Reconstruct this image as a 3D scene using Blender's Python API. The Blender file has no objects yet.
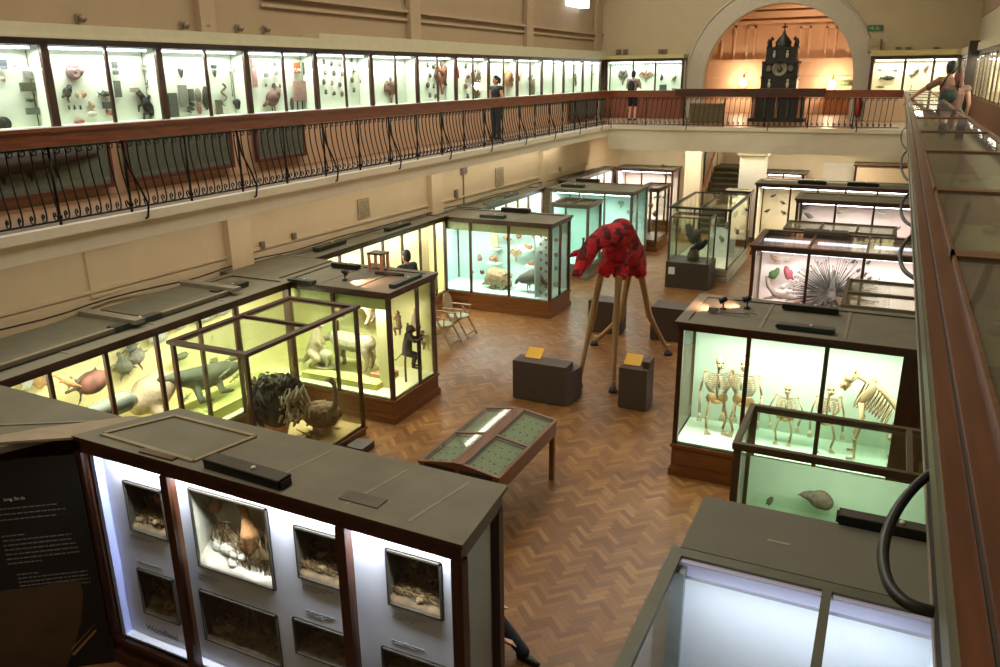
import bpy, bmesh, math, random
from math import sin, cos, radians, pi, hypot, atan2
from mathutils import Vector, Matrix, Euler
random.seed(7)
scene = bpy.context.scene
COL = scene.collection
V = Vector

# ------------------------------------------------------------------ camera
FPX = 800.2
YAW, PIT, ROL = radians(-25.776), radians(17.863), radians(0.6425)
EYE = V((0, 0, 5.6))
_f = V((sin(YAW) * cos(PIT), cos(YAW) * cos(PIT), -sin(PIT)))
_r0 = V((cos(YAW), -sin(YAW), 0))
_d0 = _f.cross(_r0)
_r = cos(ROL) * _r0 + sin(ROL) * _d0
_d = -sin(ROL) * _r0 + cos(ROL) * _d0
cam_data = bpy.data.cameras.new('camera')
cam = bpy.data.objects.new('camera', cam_data)
COL.objects.link(cam)
cam_data.sensor_fit = 'HORIZONTAL'
cam_data.sensor_width = 36
cam_data.lens = FPX / 1000 * 36
cam_data.clip_start = 0.05
cam.matrix_world = Matrix(((_r.x, -_d.x, -_f.x, EYE.x), (_r.y, -_d.y, -_f.y, EYE.y), (_r.z, -_d.z, -_f.z, EYE.z), (0, 0, 0, 1)))
scene.camera = cam

def ray(px, py):
    return _f + _r * ((px - 500) / FPX) + _d * ((py - 333.5) / FPX)
def on_z(px, py, z):
    v = ray(px, py); return EYE + v * ((z - EYE.z) / v.z)
def on_x(px, py, x):
    v = ray(px, py); return EYE + v * ((x - EYE.x) / v.x)
def on_y(px, py, y):
    v = ray(px, py); return EYE + v * ((y - EYE.y) / v.y)

# ------------------------------------------------------------------ materials
def lin(c):
    return tuple(((v / 255) / 12.92 if v / 255 <= .04045 else ((v / 255 + .055) / 1.055) ** 2.4) for v in c)

MATS = {}
def mat(name, rgb, rough=.55, metal=0.0, var=.12, scale=6.0, stretch=None, bump=0.0, spec=.5, emit=None, estr=0, coat=0):
    """noise-mottled principled surface"""
    if name in MATS: return MATS[name]
    m = bpy.data.materials.new(name); m.use_nodes = True
    nt = m.node_tree; n = nt.nodes; b = n['Principled BSDF']
    c = lin(rgb)
    b.inputs['Roughness'].default_value = rough
    b.inputs['Metallic'].default_value = metal
    b.inputs['Specular IOR Level'].default_value = spec
    if coat: b.inputs['Coat Weight'].default_value = coat; b.inputs['Coat Roughness'].default_value = .2
    tc = n.new('ShaderNodeTexCoord')
    mp = n.new('ShaderNodeMapping'); nt.links.new(tc.outputs['Object'], mp.inputs[0])
    if stretch: mp.inputs['Scale'].default_value = stretch
    no = n.new('ShaderNodeTexNoise'); no.inputs['Scale'].default_value = scale; no.inputs['Detail'].default_value = 4
    nt.links.new(mp.outputs[0], no.inputs['Vector'])
    rp = n.new('ShaderNodeValToRGB')
    rp.color_ramp.elements[0].position = .3; rp.color_ramp.elements[1].position = .7
    rp.color_ramp.elements[0].color = tuple(v * (1 - var) for v in c) + (1,)
    rp.color_ramp.elements[1].color = tuple(min(1, v * (1 + var)) for v in c) + (1,)
    nt.links.new(no.outputs['Fac'], rp.inputs[0]); nt.links.new(rp.outputs[0], b.inputs['Base Color'])
    if bump:
        bp = n.new('ShaderNodeBump'); bp.inputs['Strength'].default_value = bump; bp.inputs['Distance'].default_value = .01
        nt.links.new(no.outputs['Fac'], bp.inputs['Height']); nt.links.new(bp.outputs[0], b.inputs['Normal'])
    if emit:
        b.inputs['Emission Color'].default_value = lin(emit) + (1,); b.inputs['Emission Strength'].default_value = estr
    MATS[name] = m
    return m

def glass(name, tint=(249, 253, 250), refl=.03, smear=0.0):
    m = bpy.data.materials.new(name); m.use_nodes = True
    nt = m.node_tree; n = nt.nodes; n.clear()
    out = n.new('ShaderNodeOutputMaterial'); mix = n.new('ShaderNodeMixShader')
    tr = n.new('ShaderNodeBsdfTransparent'); tr.inputs[0].default_value = lin(tint) + (1,)
    gl = n.new('ShaderNodeBsdfGlossy'); gl.inputs['Roughness'].default_value = .04
    ge = n.new('ShaderNodeNewGeometry'); dt = n.new('ShaderNodeVectorMath'); dt.operation = 'DOT_PRODUCT'
    nt.links.new(ge.outputs['Normal'], dt.inputs[0]); nt.links.new(ge.outputs['Incoming'], dt.inputs[1])
    def mth(op, a, b=None):
        k = n.new('ShaderNodeMath'); k.operation = op
        nt.links.new(a, k.inputs[0])
        if b is not None: k.inputs[1].default_value = b
        return k.outputs[0]
    ab = mth('ABSOLUTE', dt.outputs['Value'])
    sb = n.new('ShaderNodeMath'); sb.operation = 'SUBTRACT'; sb.inputs[0].default_value = 1; nt.links.new(ab, sb.inputs[1])
    sch = mth('ADD', mth('MULTIPLY', mth('POWER', sb.outputs[0], 5), .9), refl)
    cl = n.new('ShaderNodeClamp'); nt.links.new(sch, cl.inputs[0]); cl.inputs['Max'].default_value = .8
    nt.links.new(cl.outputs[0], mix.inputs[0]); nt.links.new(tr.outputs[0], mix.inputs[1]); nt.links.new(gl.outputs[0], mix.inputs[2])
    last = mix
    if smear:
        df = n.new('ShaderNodeBsdfDiffuse'); df.inputs[0].default_value = (.6, .62, .55, 1)
        m2 = n.new('ShaderNodeMixShader'); m2.inputs[0].default_value = smear
        nt.links.new(mix.outputs[0], m2.inputs[1]); nt.links.new(df.outputs[0], m2.inputs[2]); last = m2
    nt.links.new(last.outputs[0], out.inputs[0])
    MATS[name] = m
    return m

def wood(name, rgb, rough=.4, var=.3, axis=0, coat=.15):
    st = [14, 14, 14]; st[axis] = 1.2
    return mat(name, rgb, rough, 0, var, 2.2, tuple(st), .05, .5, coat=coat)

MAHOG = wood('mahogany', (64, 33, 15)); MAHOG_Y = wood('mahogany_y', (64, 33, 15), axis=1); MAHOG_Z = wood('mahogany_z', (60, 31, 15), axis=2)
PLINTH = wood('plinth_oak', (112, 66, 28), .42)
GREYTOP = mat('grey_paint_top', (112, 108, 88), .75, var=.12, scale=3)
GREYTOP2 = mat('grey_paint_seam', (128, 122, 102), .7)
BEIGEBOARD = mat('beige_board', (150, 134, 108), .7)
BLACKBOX = mat('black_metal_box', (26, 30, 26), .35, .3)
GREENBOX = mat('green_metal_box', (44, 62, 50), .4, .3)
IRON = mat('black_iron', (34, 36, 28), .4, .6)
IRONB = mat('bright_iron', (130, 130, 112), .35, .8)
GLASS = glass('clear_glass')
GLASSD = glass('dusty_glass', smear=.06)
GLASSR = glass('desk_glass', tint=(240, 246, 236), refl=.06, smear=.06)
WALLT = mat('wall_tan', (206, 186, 152), .85, var=.04, scale=2)
WALLP = mat('wall_pinkish_tan', (156, 134, 104), .85, var=.04, scale=2)
CREAM = mat('cream_plaster', (216, 204, 176), .8, var=.04, scale=2)
WHITEP = mat('white_paint', (214, 212, 200), .7, var=.03)
CORN = mat('pale_green_cornice', (190, 184, 150), .7, var=.05)
YELLOWB = mat('backdrop_yellow', (240, 229, 164), .8, var=.03)
YELLOWD = mat('deck_yellow_green', (200, 198, 110), .7, var=.05)
TEALB = mat('backdrop_pale_teal', (198, 226, 217), .8, var=.02)
TEALC = mat('backdrop_teal', (174, 220, 206), .8, var=.02)
GREENB = mat('backdrop_green', (204, 226, 198), .8, var=.02)
GREEND = mat('backdrop_mid_green', (172, 196, 160), .8, var=.04)
PINKB = mat('backdrop_pink', (236, 212, 206), .8, var=.02)
CREAMB = mat('backdrop_cream', (236, 220, 190), .8, var=.02)
PALEB = mat('backdrop_gallery', (214, 222, 204), .8, var=.02)
WHITEB = mat('panel_white', (204, 204, 216), .7, var=.01)
SHEET = mat('lit_white_panel', (222, 228, 240), .7, var=.01)
GREYBL = mat('grey_blind', (150, 152, 146), .8, var=.03)
BAIZE = mat('green_baize', (128, 138, 98), .9, var=.15, scale=30)
BONE = mat('bone', (178, 154, 110), .6, var=.15, scale=10)
DARKSC = mat('dark_brown_fur', (52, 42, 32), .8, var=.3, scale=30)
def tubemat(name, rgb, s):
    return mat(name, (240, 240, 240), emit=rgb, estr=s)
TUBE = tubemat('fluorescent_white', (235, 240, 255), 9)
TUBEV = tubemat('fluorescent_violet', (190, 185, 255), 4)

# ------------------------------------------------------------------ mesh builder
class MB:
    def __init__(s): s.v = []; s.f = []; s.sm = []
    def add(s, vs, fs, smooth=False):
        o = len(s.v); s.v += [tuple(v) for v in vs]; s.f += [tuple(i + o for i in f) for f in fs]; s.sm += [smooth] * len(fs); return s
    def box(s, x0, x1, y0, y1, z0, z1):
        x0, x1 = min(x0, x1), max(x0, x1); y0, y1 = min(y0, y1), max(y0, y1); z0, z1 = min(z0, z1), max(z0, z1)
        return s.prism([(x0, y0), (x1, y0), (x1, y1), (x0, y1)], z0, z1)
    def prism(s, poly, z0, z1):
        a = sum(poly[i][0] * poly[(i + 1) % len(poly)][1] - poly[(i + 1) % len(poly)][0] * poly[i][1] for i in range(len(poly)))
        if a < 0: poly = poly[::-1]
        n = len(poly)
        vs = [(p[0], p[1], z0) for p in poly] + [(p[0], p[1], z1) for p in poly]
        fs = [tuple(range(n - 1, -1, -1)), tuple(range(n, 2 * n))] + [(i, (i + 1) % n, n + (i + 1) % n, n + i) for i in range(n)]
        return s.add(vs, fs)
    def obox(s, c, sx, sy, sz, rot=None):
        R = (rot if isinstance(rot, Matrix) else Euler(rot or (0, 0, 0)).to_matrix()); c = V(c)
        vs = [c + R @ V((x * sx / 2, y * sy / 2, z * sz / 2)) for z in (-1, 1) for x, y in ((-1, -1), (1, -1), (1, 1), (-1, 1))]
        return s.add(vs, [(3, 2, 1, 0), (4, 5, 6, 7), (0, 1, 5, 4), (1, 2, 6, 5), (2, 3, 7, 6), (3, 0, 4, 7)])
    def bar(s, a, b, w, h=None):
        a, b = V(a), V(b); d = b - a; h = h or w
        q = d.to_track_quat('Y', 'Z').to_matrix()
        return s.obox((a + b) / 2, w, d.length, h, q)
    def tube(s, pts, r, n=6, caps=True, close=False):
        pts = [V(p) for p in pts]; k = len(pts)
        rs = r if isinstance(r, (list, tuple)) else [r] * k
        ref = None; vs = []
        for i, p in enumerate(pts):
            if close: t = pts[(i + 1) % k] - pts[i - 1]
            else: t = pts[min(i + 1, k - 1)] - pts[max(i - 1, 0)]
            t = t.normalized() if t.length > 1e-9 else V((0, 0, 1))
            if ref is None:
                ref = t.orthogonal().normalized()
            ref = (ref - t * ref.dot(t)); ref = ref.normalized() if ref.length > 1e-6 else t.orthogonal().normalized()
            bn = t.cross(ref)
            vs += [p + (ref * cos(2 * pi * j / n) + bn * sin(2 * pi * j / n)) * rs[i] for j in range(n)]
        fs = []
        for i in range(k if close else k - 1):
            a, b = i * n, ((i + 1) % k) * n
            fs += [(a + j, a + (j + 1) % n, b + (j + 1) % n, b + j) for j in range(n)]
        if caps and not close: fs += [tuple(range(n - 1, -1, -1)), tuple(range((k - 1) * n, k * n))]
        return s.add(vs, fs, True)
    def lathe(s, prof, c=(0, 0, 0), n=16, M=None):
        c = V(c); M = M or Matrix.Identity(3)
        vs = []; k = len(prof)
        for r, z in prof:
            vs += [c + M @ V((r * cos(2 * pi * j / n), r * sin(2 * pi * j / n), z)) for j in range(n)]
        fs = [(i * n + j, i * n + (j + 1) % n, (i + 1) * n + (j + 1) % n, (i + 1) * n + j) for i in range(k - 1) for j in range(n)]
        fs += [tuple(range(n - 1, -1, -1)), tuple(range((k - 1) * n, k * n))]
        return s.add(vs, fs, True)
    def ell(s, c, r, rot=None, n=12, m=8):
        R = (rot if isinstance(rot, Matrix) else Euler(rot or (0, 0, 0)).to_matrix())
        if not isinstance(r, (tuple, list)): r = (r, r, r)
        c = V(c); vs = [c + R @ V((0, 0, -r[2]))]
        for i in range(1, m):
            a = -pi / 2 + pi * i / m
            vs += [c + R @ V((r[0] * cos(a) * cos(2 * pi * j / n), r[1] * cos(a) * sin(2 * pi * j / n), r[2] * sin(a))) for j in range(n)]
        vs.append(c + R @ V((0, 0, r[2]))); t = len(vs) - 1
        fs = [(0, 1 + (j + 1) % n, 1 + j) for j in range(n)]
        for i in range(m - 2):
            a = 1 + i * n; b = a + n
            fs += [(a + j, a + (j + 1) % n, b + (j + 1) % n, b + j) for j in range(n)]
        a = 1 + (m - 2) * n
        fs += [(a + j, a + (j + 1) % n, t) for j in range(n)]
        return s.add(vs, fs, True)
    def cone(s, a, ra, b, rb, n=10):
        a, b = V(a), V(b)
        s.ell(a, ra, n=n, m=6); s.ell(b, rb, n=n, m=6)
        return s.tube([a, b], [ra, rb], n)
    def chain(s, pts, rs, n=10):
        for i in range(len(pts) - 1): s.cone(pts[i], rs[i], pts[i + 1], rs[i + 1], n)
        return s
    def wall_holes(s, x0, x1, z0, z1, y0, y1, holes):
        """upright board in the local xz plane with rectangular openings"""
        xs = sorted({x0, x1} | {h[0] for h in holes} | {h[1] for h in holes}); zs = sorted({z0, z1} | {h[2] for h in holes} | {h[3] for h in holes})
        xs = [x for x in xs if x0 <= x <= x1]; zs = [z for z in zs if z0 <= z <= z1]
        for i in range(len(xs) - 1):
            for j in range(len(zs) - 1):
                cx, cz = (xs[i] + xs[i + 1]) / 2, (zs[j] + zs[j + 1]) / 2
                if any(h[0] < cx < h[1] and h[2] < cz < h[3] for h in holes): continue
                s.box(xs[i], xs[i + 1], y0, y1, zs[j], zs[j + 1])
        return s
    def build(s, name, m, parent=None, off=None):
        me = bpy.data.meshes.new(name)
        vs = s.v if off is None else [(v[0] - off[0], v[1] - off[1], v[2] - off[2]) for v in s.v]
        me.from_pydata(vs, [], s.f); me.materials.append(m)
        me.polygons.foreach_set('use_smooth', s.sm)
        me.update()
        o = bpy.data.objects.new(name, me); COL.objects.link(o)
        if parent: o.parent = parent
        return o

def B(x0, x1, y0, y1, z0, z1): return MB().box(x0, x1, y0, y1, z0, z1)

def tag(o, label=None, cat=None, group=None, kind=None):
    if label: o['label'] = label
    if cat: o['category'] = cat
    if group: o['group'] = group
    if kind: o['kind'] = kind
    return o
def thing(name, label, cat, loc=(0, 0, 0), rz=0, group=None):
    o = bpy.data.objects.new(name, None); COL.objects.link(o); o.empty_display_size = .1
    o.location = loc; o.rotation_euler = (0, 0, rz)
    return tag(o, label, cat, group)
def struct(name, mb, m, label=None, cat=None):
    o = mb.build(name, m); o['kind'] = 'structure'
    tag(o, label or name.replace('_', ' '), cat or name.split('_')[0]); return o
def centred(mb, name, m, label, cat, group=None):
    """one-mesh thing whose origin sits at its own base"""
    xs = [v[0] for v in mb.v]; ys = [v[1] for v in mb.v]; zs = [v[2] for v in mb.v]
    c = ((min(xs) + max(xs)) / 2, (min(ys) + max(ys)) / 2, min(zs))
    o = mb.build(name, m, None, c); o.location = c
    return tag(o, label, cat, group)
def dup(o, parent=None):
    c = o.copy(); COL.objects.link(c)
    if parent: c.parent = parent
    for ch in list(o.children): dup(ch, c)
    return c

ORG = []
def organic(mb, name, m, parent=None, voxel=.02, smooth=4, off=None):
    """melts overlapping forms into one continuous skin (voxel remesh, applied at the end)"""
    o = mb.build(name, m, parent, off)
    r = o.modifiers.new('skin', 'REMESH'); r.mode = 'VOXEL'; r.voxel_size = voxel; r.use_smooth_shade = True
    if smooth:
        k = o.modifiers.new('soft', 'SMOOTH'); k.iterations = smooth; k.factor = .5
    ORG.append(o)
    return o
def organic_thing(mb, name, m, label, cat, group=None, voxel=.02, smooth=4):
    xs = [v[0] for v in mb.v]; ys = [v[1] for v in mb.v]; zs = [v[2] for v in mb.v]
    c = ((min(xs) + max(xs)) / 2, (min(ys) + max(ys)) / 2, min(zs))
    o = organic(mb, name, m, None, voxel, smooth, c); o.location = c
    return tag(o, label, cat, group)

def area(name, loc, sx, sy, power, col=(1, .95, .88), rot=(0, 0, 0), parent=None):
    l = bpy.data.lights.new(name, 'AREA'); l.shape = 'RECTANGLE'; l.size = sx; l.size_y = sy; l.energy = power; l.color = col
    o = bpy.data.objects.new(name, l); COL.objects.link(o); o.location = loc; o.rotation_euler = rot
    if parent: o.parent = parent
    return o
def point(name, loc, power, col=(1, .8, .55), r=.08):
    l = bpy.data.lights.new(name, 'POINT'); l.energy = power; l.color = col; l.shadow_soft_size = r
    o = bpy.data.objects.new(name, l); COL.objects.link(o); o.location = loc; return o
def spot(name, loc, target, power, col, size=60, r=.03):
    l = bpy.data.lights.new(name, 'SPOT'); l.energy = power; l.color = col; l.spot_size = radians(size); l.spot_blend = .6; l.shadow_soft_size = r
    o = bpy.data.objects.new(name, l); COL.objects.link(o); o.location = loc
    o.rotation_euler = (V(target) - V(loc)).to_track_quat('-Z', 'Y').to_euler(); return o
HALL = 1480; EXPO = 0.35; CASEK = 1.0
# ------------------------------------------------------------------ setting
def xz_ngon(mb, poly, y0, y1):
    n = len(poly)
    vs = [(p[0], y0, p[1]) for p in poly] + [(p[0], y1, p[1]) for p in poly]
    fs = [tuple(range(n)), tuple(range(2 * n - 1, n - 1, -1))] + [(i, n + i, n + (i + 1) % n, (i + 1) % n) for i in range(n)]
    return mb.add(vs, fs)

# herringbone parquet: every block its own face, tone per block
def parquet():
    W, n = .072, 4
    vs, fs, tone = [], [], []
    c45 = cos(pi / 4)
    cx, cy = -4.5, 14.0
    N = 330
    g = .0012
    def add(u0, u1, v0, v1):
        um, vm = (u0 + u1) / 2 * W, (v0 + v1) / 2 * W
        X, Y = (um - vm) * c45 + cx, (um + vm) * c45 + cy
        if not (-11.2 < X < 2.2 and 4.0 < Y < 33.0): return
        if Y > 22 and X > -.2: return
        o = len(vs)
        for u, v in ((u0, v0), (u1, v0), (u1, v1), (u0, v1)):
            u = u * W + (g if u == u0 else -g); v = v * W + (g if v == v0 else -g)
            vs.append(((u - v) * c45 + cx, (u + v) * c45 + cy, .004))
        fs.append((o, o + 1, o + 2, o + 3)); tone.append(random.random())
    for x in range(-N, N):
        for y in range(-N, N):
            t = (x - y) % (2 * n)
            if t == 0: add(x, x + n, y, y + 1)
            elif t == 2 * n - 1: add(x, x + 1, y, y + n)
    me = bpy.data.meshes.new('floor'); me.from_pydata(vs, [], fs)
    at = me.attributes.new('tone', 'FLOAT', 'FACE'); at.data.foreach_set('value', tone)
    m = bpy.data.materials.new('parquet'); m.use_nodes = True
    nt = m.node_tree; nn = nt.nodes; b = nn['Principled BSDF']
    a = nn.new('ShaderNodeAttribute'); a.attribute_name = 'tone'
    rp = nn.new('ShaderNodeValToRGB'); e = rp.color_ramp.elements
    e[0].position = 0; e[0].color = lin((112, 74, 39)) + (1,); e[1].position = 1; e[1].color = lin((152, 110, 62)) + (1,)
    k = e.new(.4); k.color = lin((128, 86, 46)) + (1,); k = e.new(.8); k.color = lin((140, 97, 54)) + (1,)
    nt.links.new(a.outputs['Fac'], rp.inputs[0])
    tc = nn.new('ShaderNodeTexCoord'); no = nn.new('ShaderNodeTexNoise'); no.inputs['Scale'].default_value = 26; no.inputs['Detail'].default_value = 5
    nt.links.new(tc.outputs['Object'], no.inputs['Vector'])
    mx = nn.new('ShaderNodeMix'); mx.data_type = 'RGBA'; mx.blend_type = 'MULTIPLY'; mx.inputs['Factor'].default_value = .35
    nt.links.new(rp.outputs[0], mx.inputs['A']); nt.links.new(no.outputs['Fac'], mx.inputs['B']); nt.links.new(mx.outputs['Result'], b.inputs['Base Color'])
    n2 = nn.new('ShaderNodeTexNoise'); n2.inputs['Scale'].default_value = 1.3; nt.links.new(tc.outputs['Object'], n2.inputs['Vector'])
    mr = nn.new('ShaderNodeMapRange'); b.inputs['Specular IOR Level'].default_value = .3
    mr.inputs['To Min'].default_value = .26; mr.inputs['To Max'].default_value = .46
    nt.links.new(n2.outputs['Fac'], mr.inputs['Value']); nt.links.new(mr.outputs[0], b.inputs['Roughness'])
    me.materials.append(m)
    o = bpy.data.objects.new('floor', me); COL.objects.link(o); o['kind'] = 'structure'
    tag(o, 'herringbone parquet floor of the hall', 'floor')
parquet()
struct('floor_subfloor', B(-12, 3, -3.5, 34, -.1, 0), mat('dark_joint', (70, 44, 26), .7), 'dark subfloor showing in the parquet joints', 'floor')

def lwx(y): return -10.85 + .048 * (y - 5)           # slightly skewed lower left wall
WL = MB(); WL.prism([(lwx(-3), -3), (lwx(34), 34), (-12.2, 34), (-12.2, -3)], 0, 3.58)
struct('wall_left_lower', WL, WALLT, 'tan plaster wall under the left balcony')
pil = MB()
for y in (10.6, 17.2, 23.6, 30):
    x = lwx(y); pil.box(x - .1, x + .14, y, y + .55, 0, 3.4).box(x - .1, x + .2, y - .06, y + .61, 3.4, 3.58)
struct('trim_1', pil, WALLT, 'shallow pilasters on the lower left wall', 'trim')
dd = MB(); dd.prism([(lwx(5), 5), (lwx(33), 33), (lwx(33) + .03, 33), (lwx(5) + .03, 5)], 2.52, 2.57)
struct('trim_2', dd, WALLT, 'thin dado moulding along the lower left wall', 'trim')
# balcony slabs
sl = MB(); sl.box(-12, -9.0, -3, 33.8, 3.62, 3.88).box(-9.06, -8.94, -3, 27.45, 3.80, 3.92).box(-9.04, -8.98, -3, 27.45, 3.56, 3.80)
struct('trim_3', sl, mat('balcony_fascia', (232, 222, 198), .8, var=.03), 'plastered edge of the left balcony floor', 'trim')
slf = MB(); slf.box(-9.0, .6, 27.5, 33.8, 3.6, 3.88).box(-9.0, .6, 27.44, 27.9, 3.12, 3.84).box(-8.95, .6, 27.38, 27.5, 3.8, 3.92)
struct('trim_4', slf, CREAM, 'cream plastered beam under the far balcony', 'trim')
struct('trim_5', B(.38, 2.3, -3, 33.8, 3.6, 3.88), CREAM, 'floor slab of the right balcony', 'trim')
struct('floor_balcony', MB().box(-12, -9.08, -3, 33.8, 3.881, 3.9).box(-9.08, .38, 27.56, 40, 3.881, 3.9).box(.38, 2.3, -3, 33.8, 3.881, 3.9), wood('balcony_boards', (120, 88, 58), .5), 'brown floor of the balcony', 'floor')
# upper left wall
struct('wall_left_upper', B(-12, -11.35, -3, 33.4, 3.88, 7.3), WALLP, 'pinkish tan wall above the left balcony cases')
# far end wall with the arch
YB = 33.4
al, ar = on_y(703, 90, YB), on_y(851, 93, YB); AC = (al.x + ar.x) / 2; AR = (ar.x - al.x) / 2
ASP = on_y(777, 3, YB).z - AR
arch = [(AC - AR, 3.88)] + [(AC - AR * cos(pi * i / 40), ASP + AR * sin(pi * i / 40)) for i in range(41)] + [(AC + AR, 3.88)]
bw = MB(); xz_ngon(bw, [(-12, 3.88)] + arch + [(2.4, 3.88), (2.4, 16), (-12, 16)], YB, YB + .55)
struct('wall_back_upper', bw, mat('wall_olive_tan', (184, 168, 134), .85, var=.03, scale=2), 'tan end wall with a wide round arch')
AO = AR + .66
band = MB()
xz_ngon(band, [(AC - AO, 3.88)] + [(AC - AO * cos(pi * i / 40), ASP + AO * sin(pi * i / 40)) for i in range(41)] + [(AC + AO, 3.88)] + arch[::-1], YB - .05, YB - .002)
for rr in (AO + .03,):
    pts = [(AC - rr * cos(pi * i / 40), YB - .05, ASP + rr * sin(pi * i / 40)) for i in range(41)]
    band.tube([(AC - rr, YB - .05, 3.9)] + pts + [(AC + rr, YB - .05, 3.9)], .05, 6)
struct('trim_6', band, mat('arch_plaster', (192, 182, 158), .85, var=.05), 'plain plaster band round the arch', 'trim')
# room beyond the arch
RB = 38.2
ORW = mat('arch_room_wall', (206, 174, 146), .85, var=.03)
rm = MB(); rm.box(-9.5, 1.5, RB, RB + .2, 3.88, 8.2).box(-9.6, -9.4, YB + .55, RB, 3.88, 9).box(1.4, 1.6, YB + .55, RB, 3.88, 9)
struct('wall_arch_room', rm, ORW, 'warm orange wall of the room beyond the arch')
struct('ceiling_arch_room', MB().box(-9.6, 1.6, YB + .3, RB + .2, 9.0, 9.1).box(-9.5, 1.5, RB - .6, RB + .1, 8.15, 8.25).box(-9.5, 1.5, RB + .1, RB + .2, 8.2, 9.1), ORW, 'coved ceiling of the room beyond the arch')
tr = MB()
for px0, px1 in ((720, 737), (745, 757), (797, 812), (823, 838), (845, 853)):
    a, b = on_y(px0, 62, RB), on_y(px1, 26, RB)
    tr.box(a.x, a.x + .08, RB - .07, RB, a.z, b.z).box(b.x - .08, b.x, RB - .07, RB, a.z, b.z).box(a.x, b.x, RB - .07, RB, b.z - .08, b.z)
for zz, t, d in ((on_y(720, 62, RB).z, .16, .16), (on_y(720, 78, RB).z, .05, .05), (on_y(720, 24, RB).z, .12, .2), (on_y(720, 17, RB).z, .25, .35)):
    tr.box(-9.4, 1.4, RB - d, RB, zz - t / 2, zz + t / 2)
struct('trim_7', tr, mat('arch_room_trim', (214, 184, 156), .8, var=.03), 'panel mouldings and cornice of the room beyond the arch', 'trim')
# barrel vault
CX, CR, CZ = -4.6, 6.78, 7.3
va = MB()
for i in range(32):
    a0, a1 = pi * i / 32, pi * (i + 1) / 32
    p = [(CX - CR * cos(a0), CZ + CR * sin(a0)), (CX - CR * cos(a1), CZ + CR * sin(a1)), (CX - (CR + .15) * cos(a1), CZ + (CR + .15) * sin(a1)), (CX - (CR + .15) * cos(a0), CZ + (CR + .15) * sin(a0))]
    xz_ngon(va, p, -3, YB + .1)
struct('ceiling', va, WALLP, 'barrel vaulted ceiling of the hall')
rib = MB()
for y, w in ((11.3, .36), (18.3, .5), (25.5, .55), (32.4, .6), (4.2, .36)):
    pts = [(-11.35, 6.15), (-11.35, 7.3)] + [(CX - CR * cos(a), CZ + CR * sin(a)) for a in [pi * i / 24 for i in range(1, 24)]]
    for i in range(len(pts) - 1):
        (xa, za), (xb, zb) = pts[i], pts[i + 1]
        d = V((xb - xa, 0, zb - za)); n = V((d.z, 0, -d.x)).normalized() * .14
        rib.add([(xa, y, za), (xb, y, zb), (xb + n.x, y, zb + n.z), (xa + n.x, y, za + n.z), (xa, y + w, za), (xb, y + w, zb), (xb + n.x, y + w, zb + n.z), (xa + n.x, y + w, za + n.z)],
                [(0, 1, 2, 3), (7, 6, 5, 4), (3, 2, 6, 7), (0, 4, 5, 1), (0, 3, 7, 4), (1, 5, 6, 2)])
struct('trim_8', rib, mat('rib_plaster', (164, 142, 112), .85, var=.03), 'plaster ribs rising from the left wall into the vault', 'trim')
ml = MB()
for z, d in ((6.95, .06), (7.14, .1)):
    ml.box(-11.35, -11.35 + d, 13.0, 33.4, z - .03, z + .03)
struct('trim_9', ml, MATS['rib_plaster'], 'horizontal mouldings above the left balcony cases', 'trim')
struct('trim_16', MB().box(1.5, 1.74, 25.7, 26.0, 3.9, 6.35).box(1.46, 1.74, 25.66, 26.04, 3.9, 4.1), wood('post_dark', (44, 30, 24), .45, axis=2), 'thick dark post at the corner of the right balcony cases', 'post')
struct('wall_near', B(-12, 2.5, -3.2, -3, 0, 16), WALLT, 'wall at the near end of the hall')
struct('wall_right', MB().box(2.3, 2.5, -3, 34, 0, 3.6).box(2.2, 2.5, -3, 34, 3.9, 7.4), mat('wall_right_paint', (190, 180, 150), .85, var=.03), 'wall on the right of the hall')
# ground floor end wall, stair opening
YG = 30.6
gb = MB(); gb.box(-12, -6.27, YG, YG + .3, 0, 3.6).box(-4.3, 2.3, YG, YG + .3, 0, 3.6)
struct('wall_back_lower', gb, CREAM, 'cream end wall under the far balcony')
struct('wall_stairwell', MB().box(-6.5, -6.27, 29.6, 36, 0, 3.6).box(-4.33, -4.1, YG + .3, 36, 0, 3.6).box(-6.5, -4.1, 35, 35.2, 0, 3.9), CREAM, 'cream walls of the stairwell')
pl = MB(); pl.box(-4.62, -3.78, 28.45, 29.0, .0, 3.0).box(-4.7, -3.7, 28.38, 29.07, 2.95, 3.05).box(-4.75, -3.65, 28.33, 29.1, 3.05, 3.6)
struct('trim_10', pl, mat('pillar_white', (206, 204, 192), .75, var=.02), 'white square pillar under the far balcony', 'trim')
struct('trim_11', B(-4.66, -3.74, 28.41, 29.04, 0, .18), mat('pillar_foot_green', (52, 66, 50), .6), 'dark green foot of the white pillar', 'trim')
pl = MB(); pl.box(-6.65, -6.08, 29.2, 29.6, 0, 3.6)
struct('trim_12', pl, CREAM, 'cream pier left of the stairs', 'trim')
# door panel and rails on the far right back wall
struct('door_1', MB().box(-2.1, -1.0, YG - .06, YG, 0, 2.6).box(-1.95, -1.15, YG - .09, YG - .06, 1.5, 2.45), WHITEP, 'white panelled door in the end wall', 'door')
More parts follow.
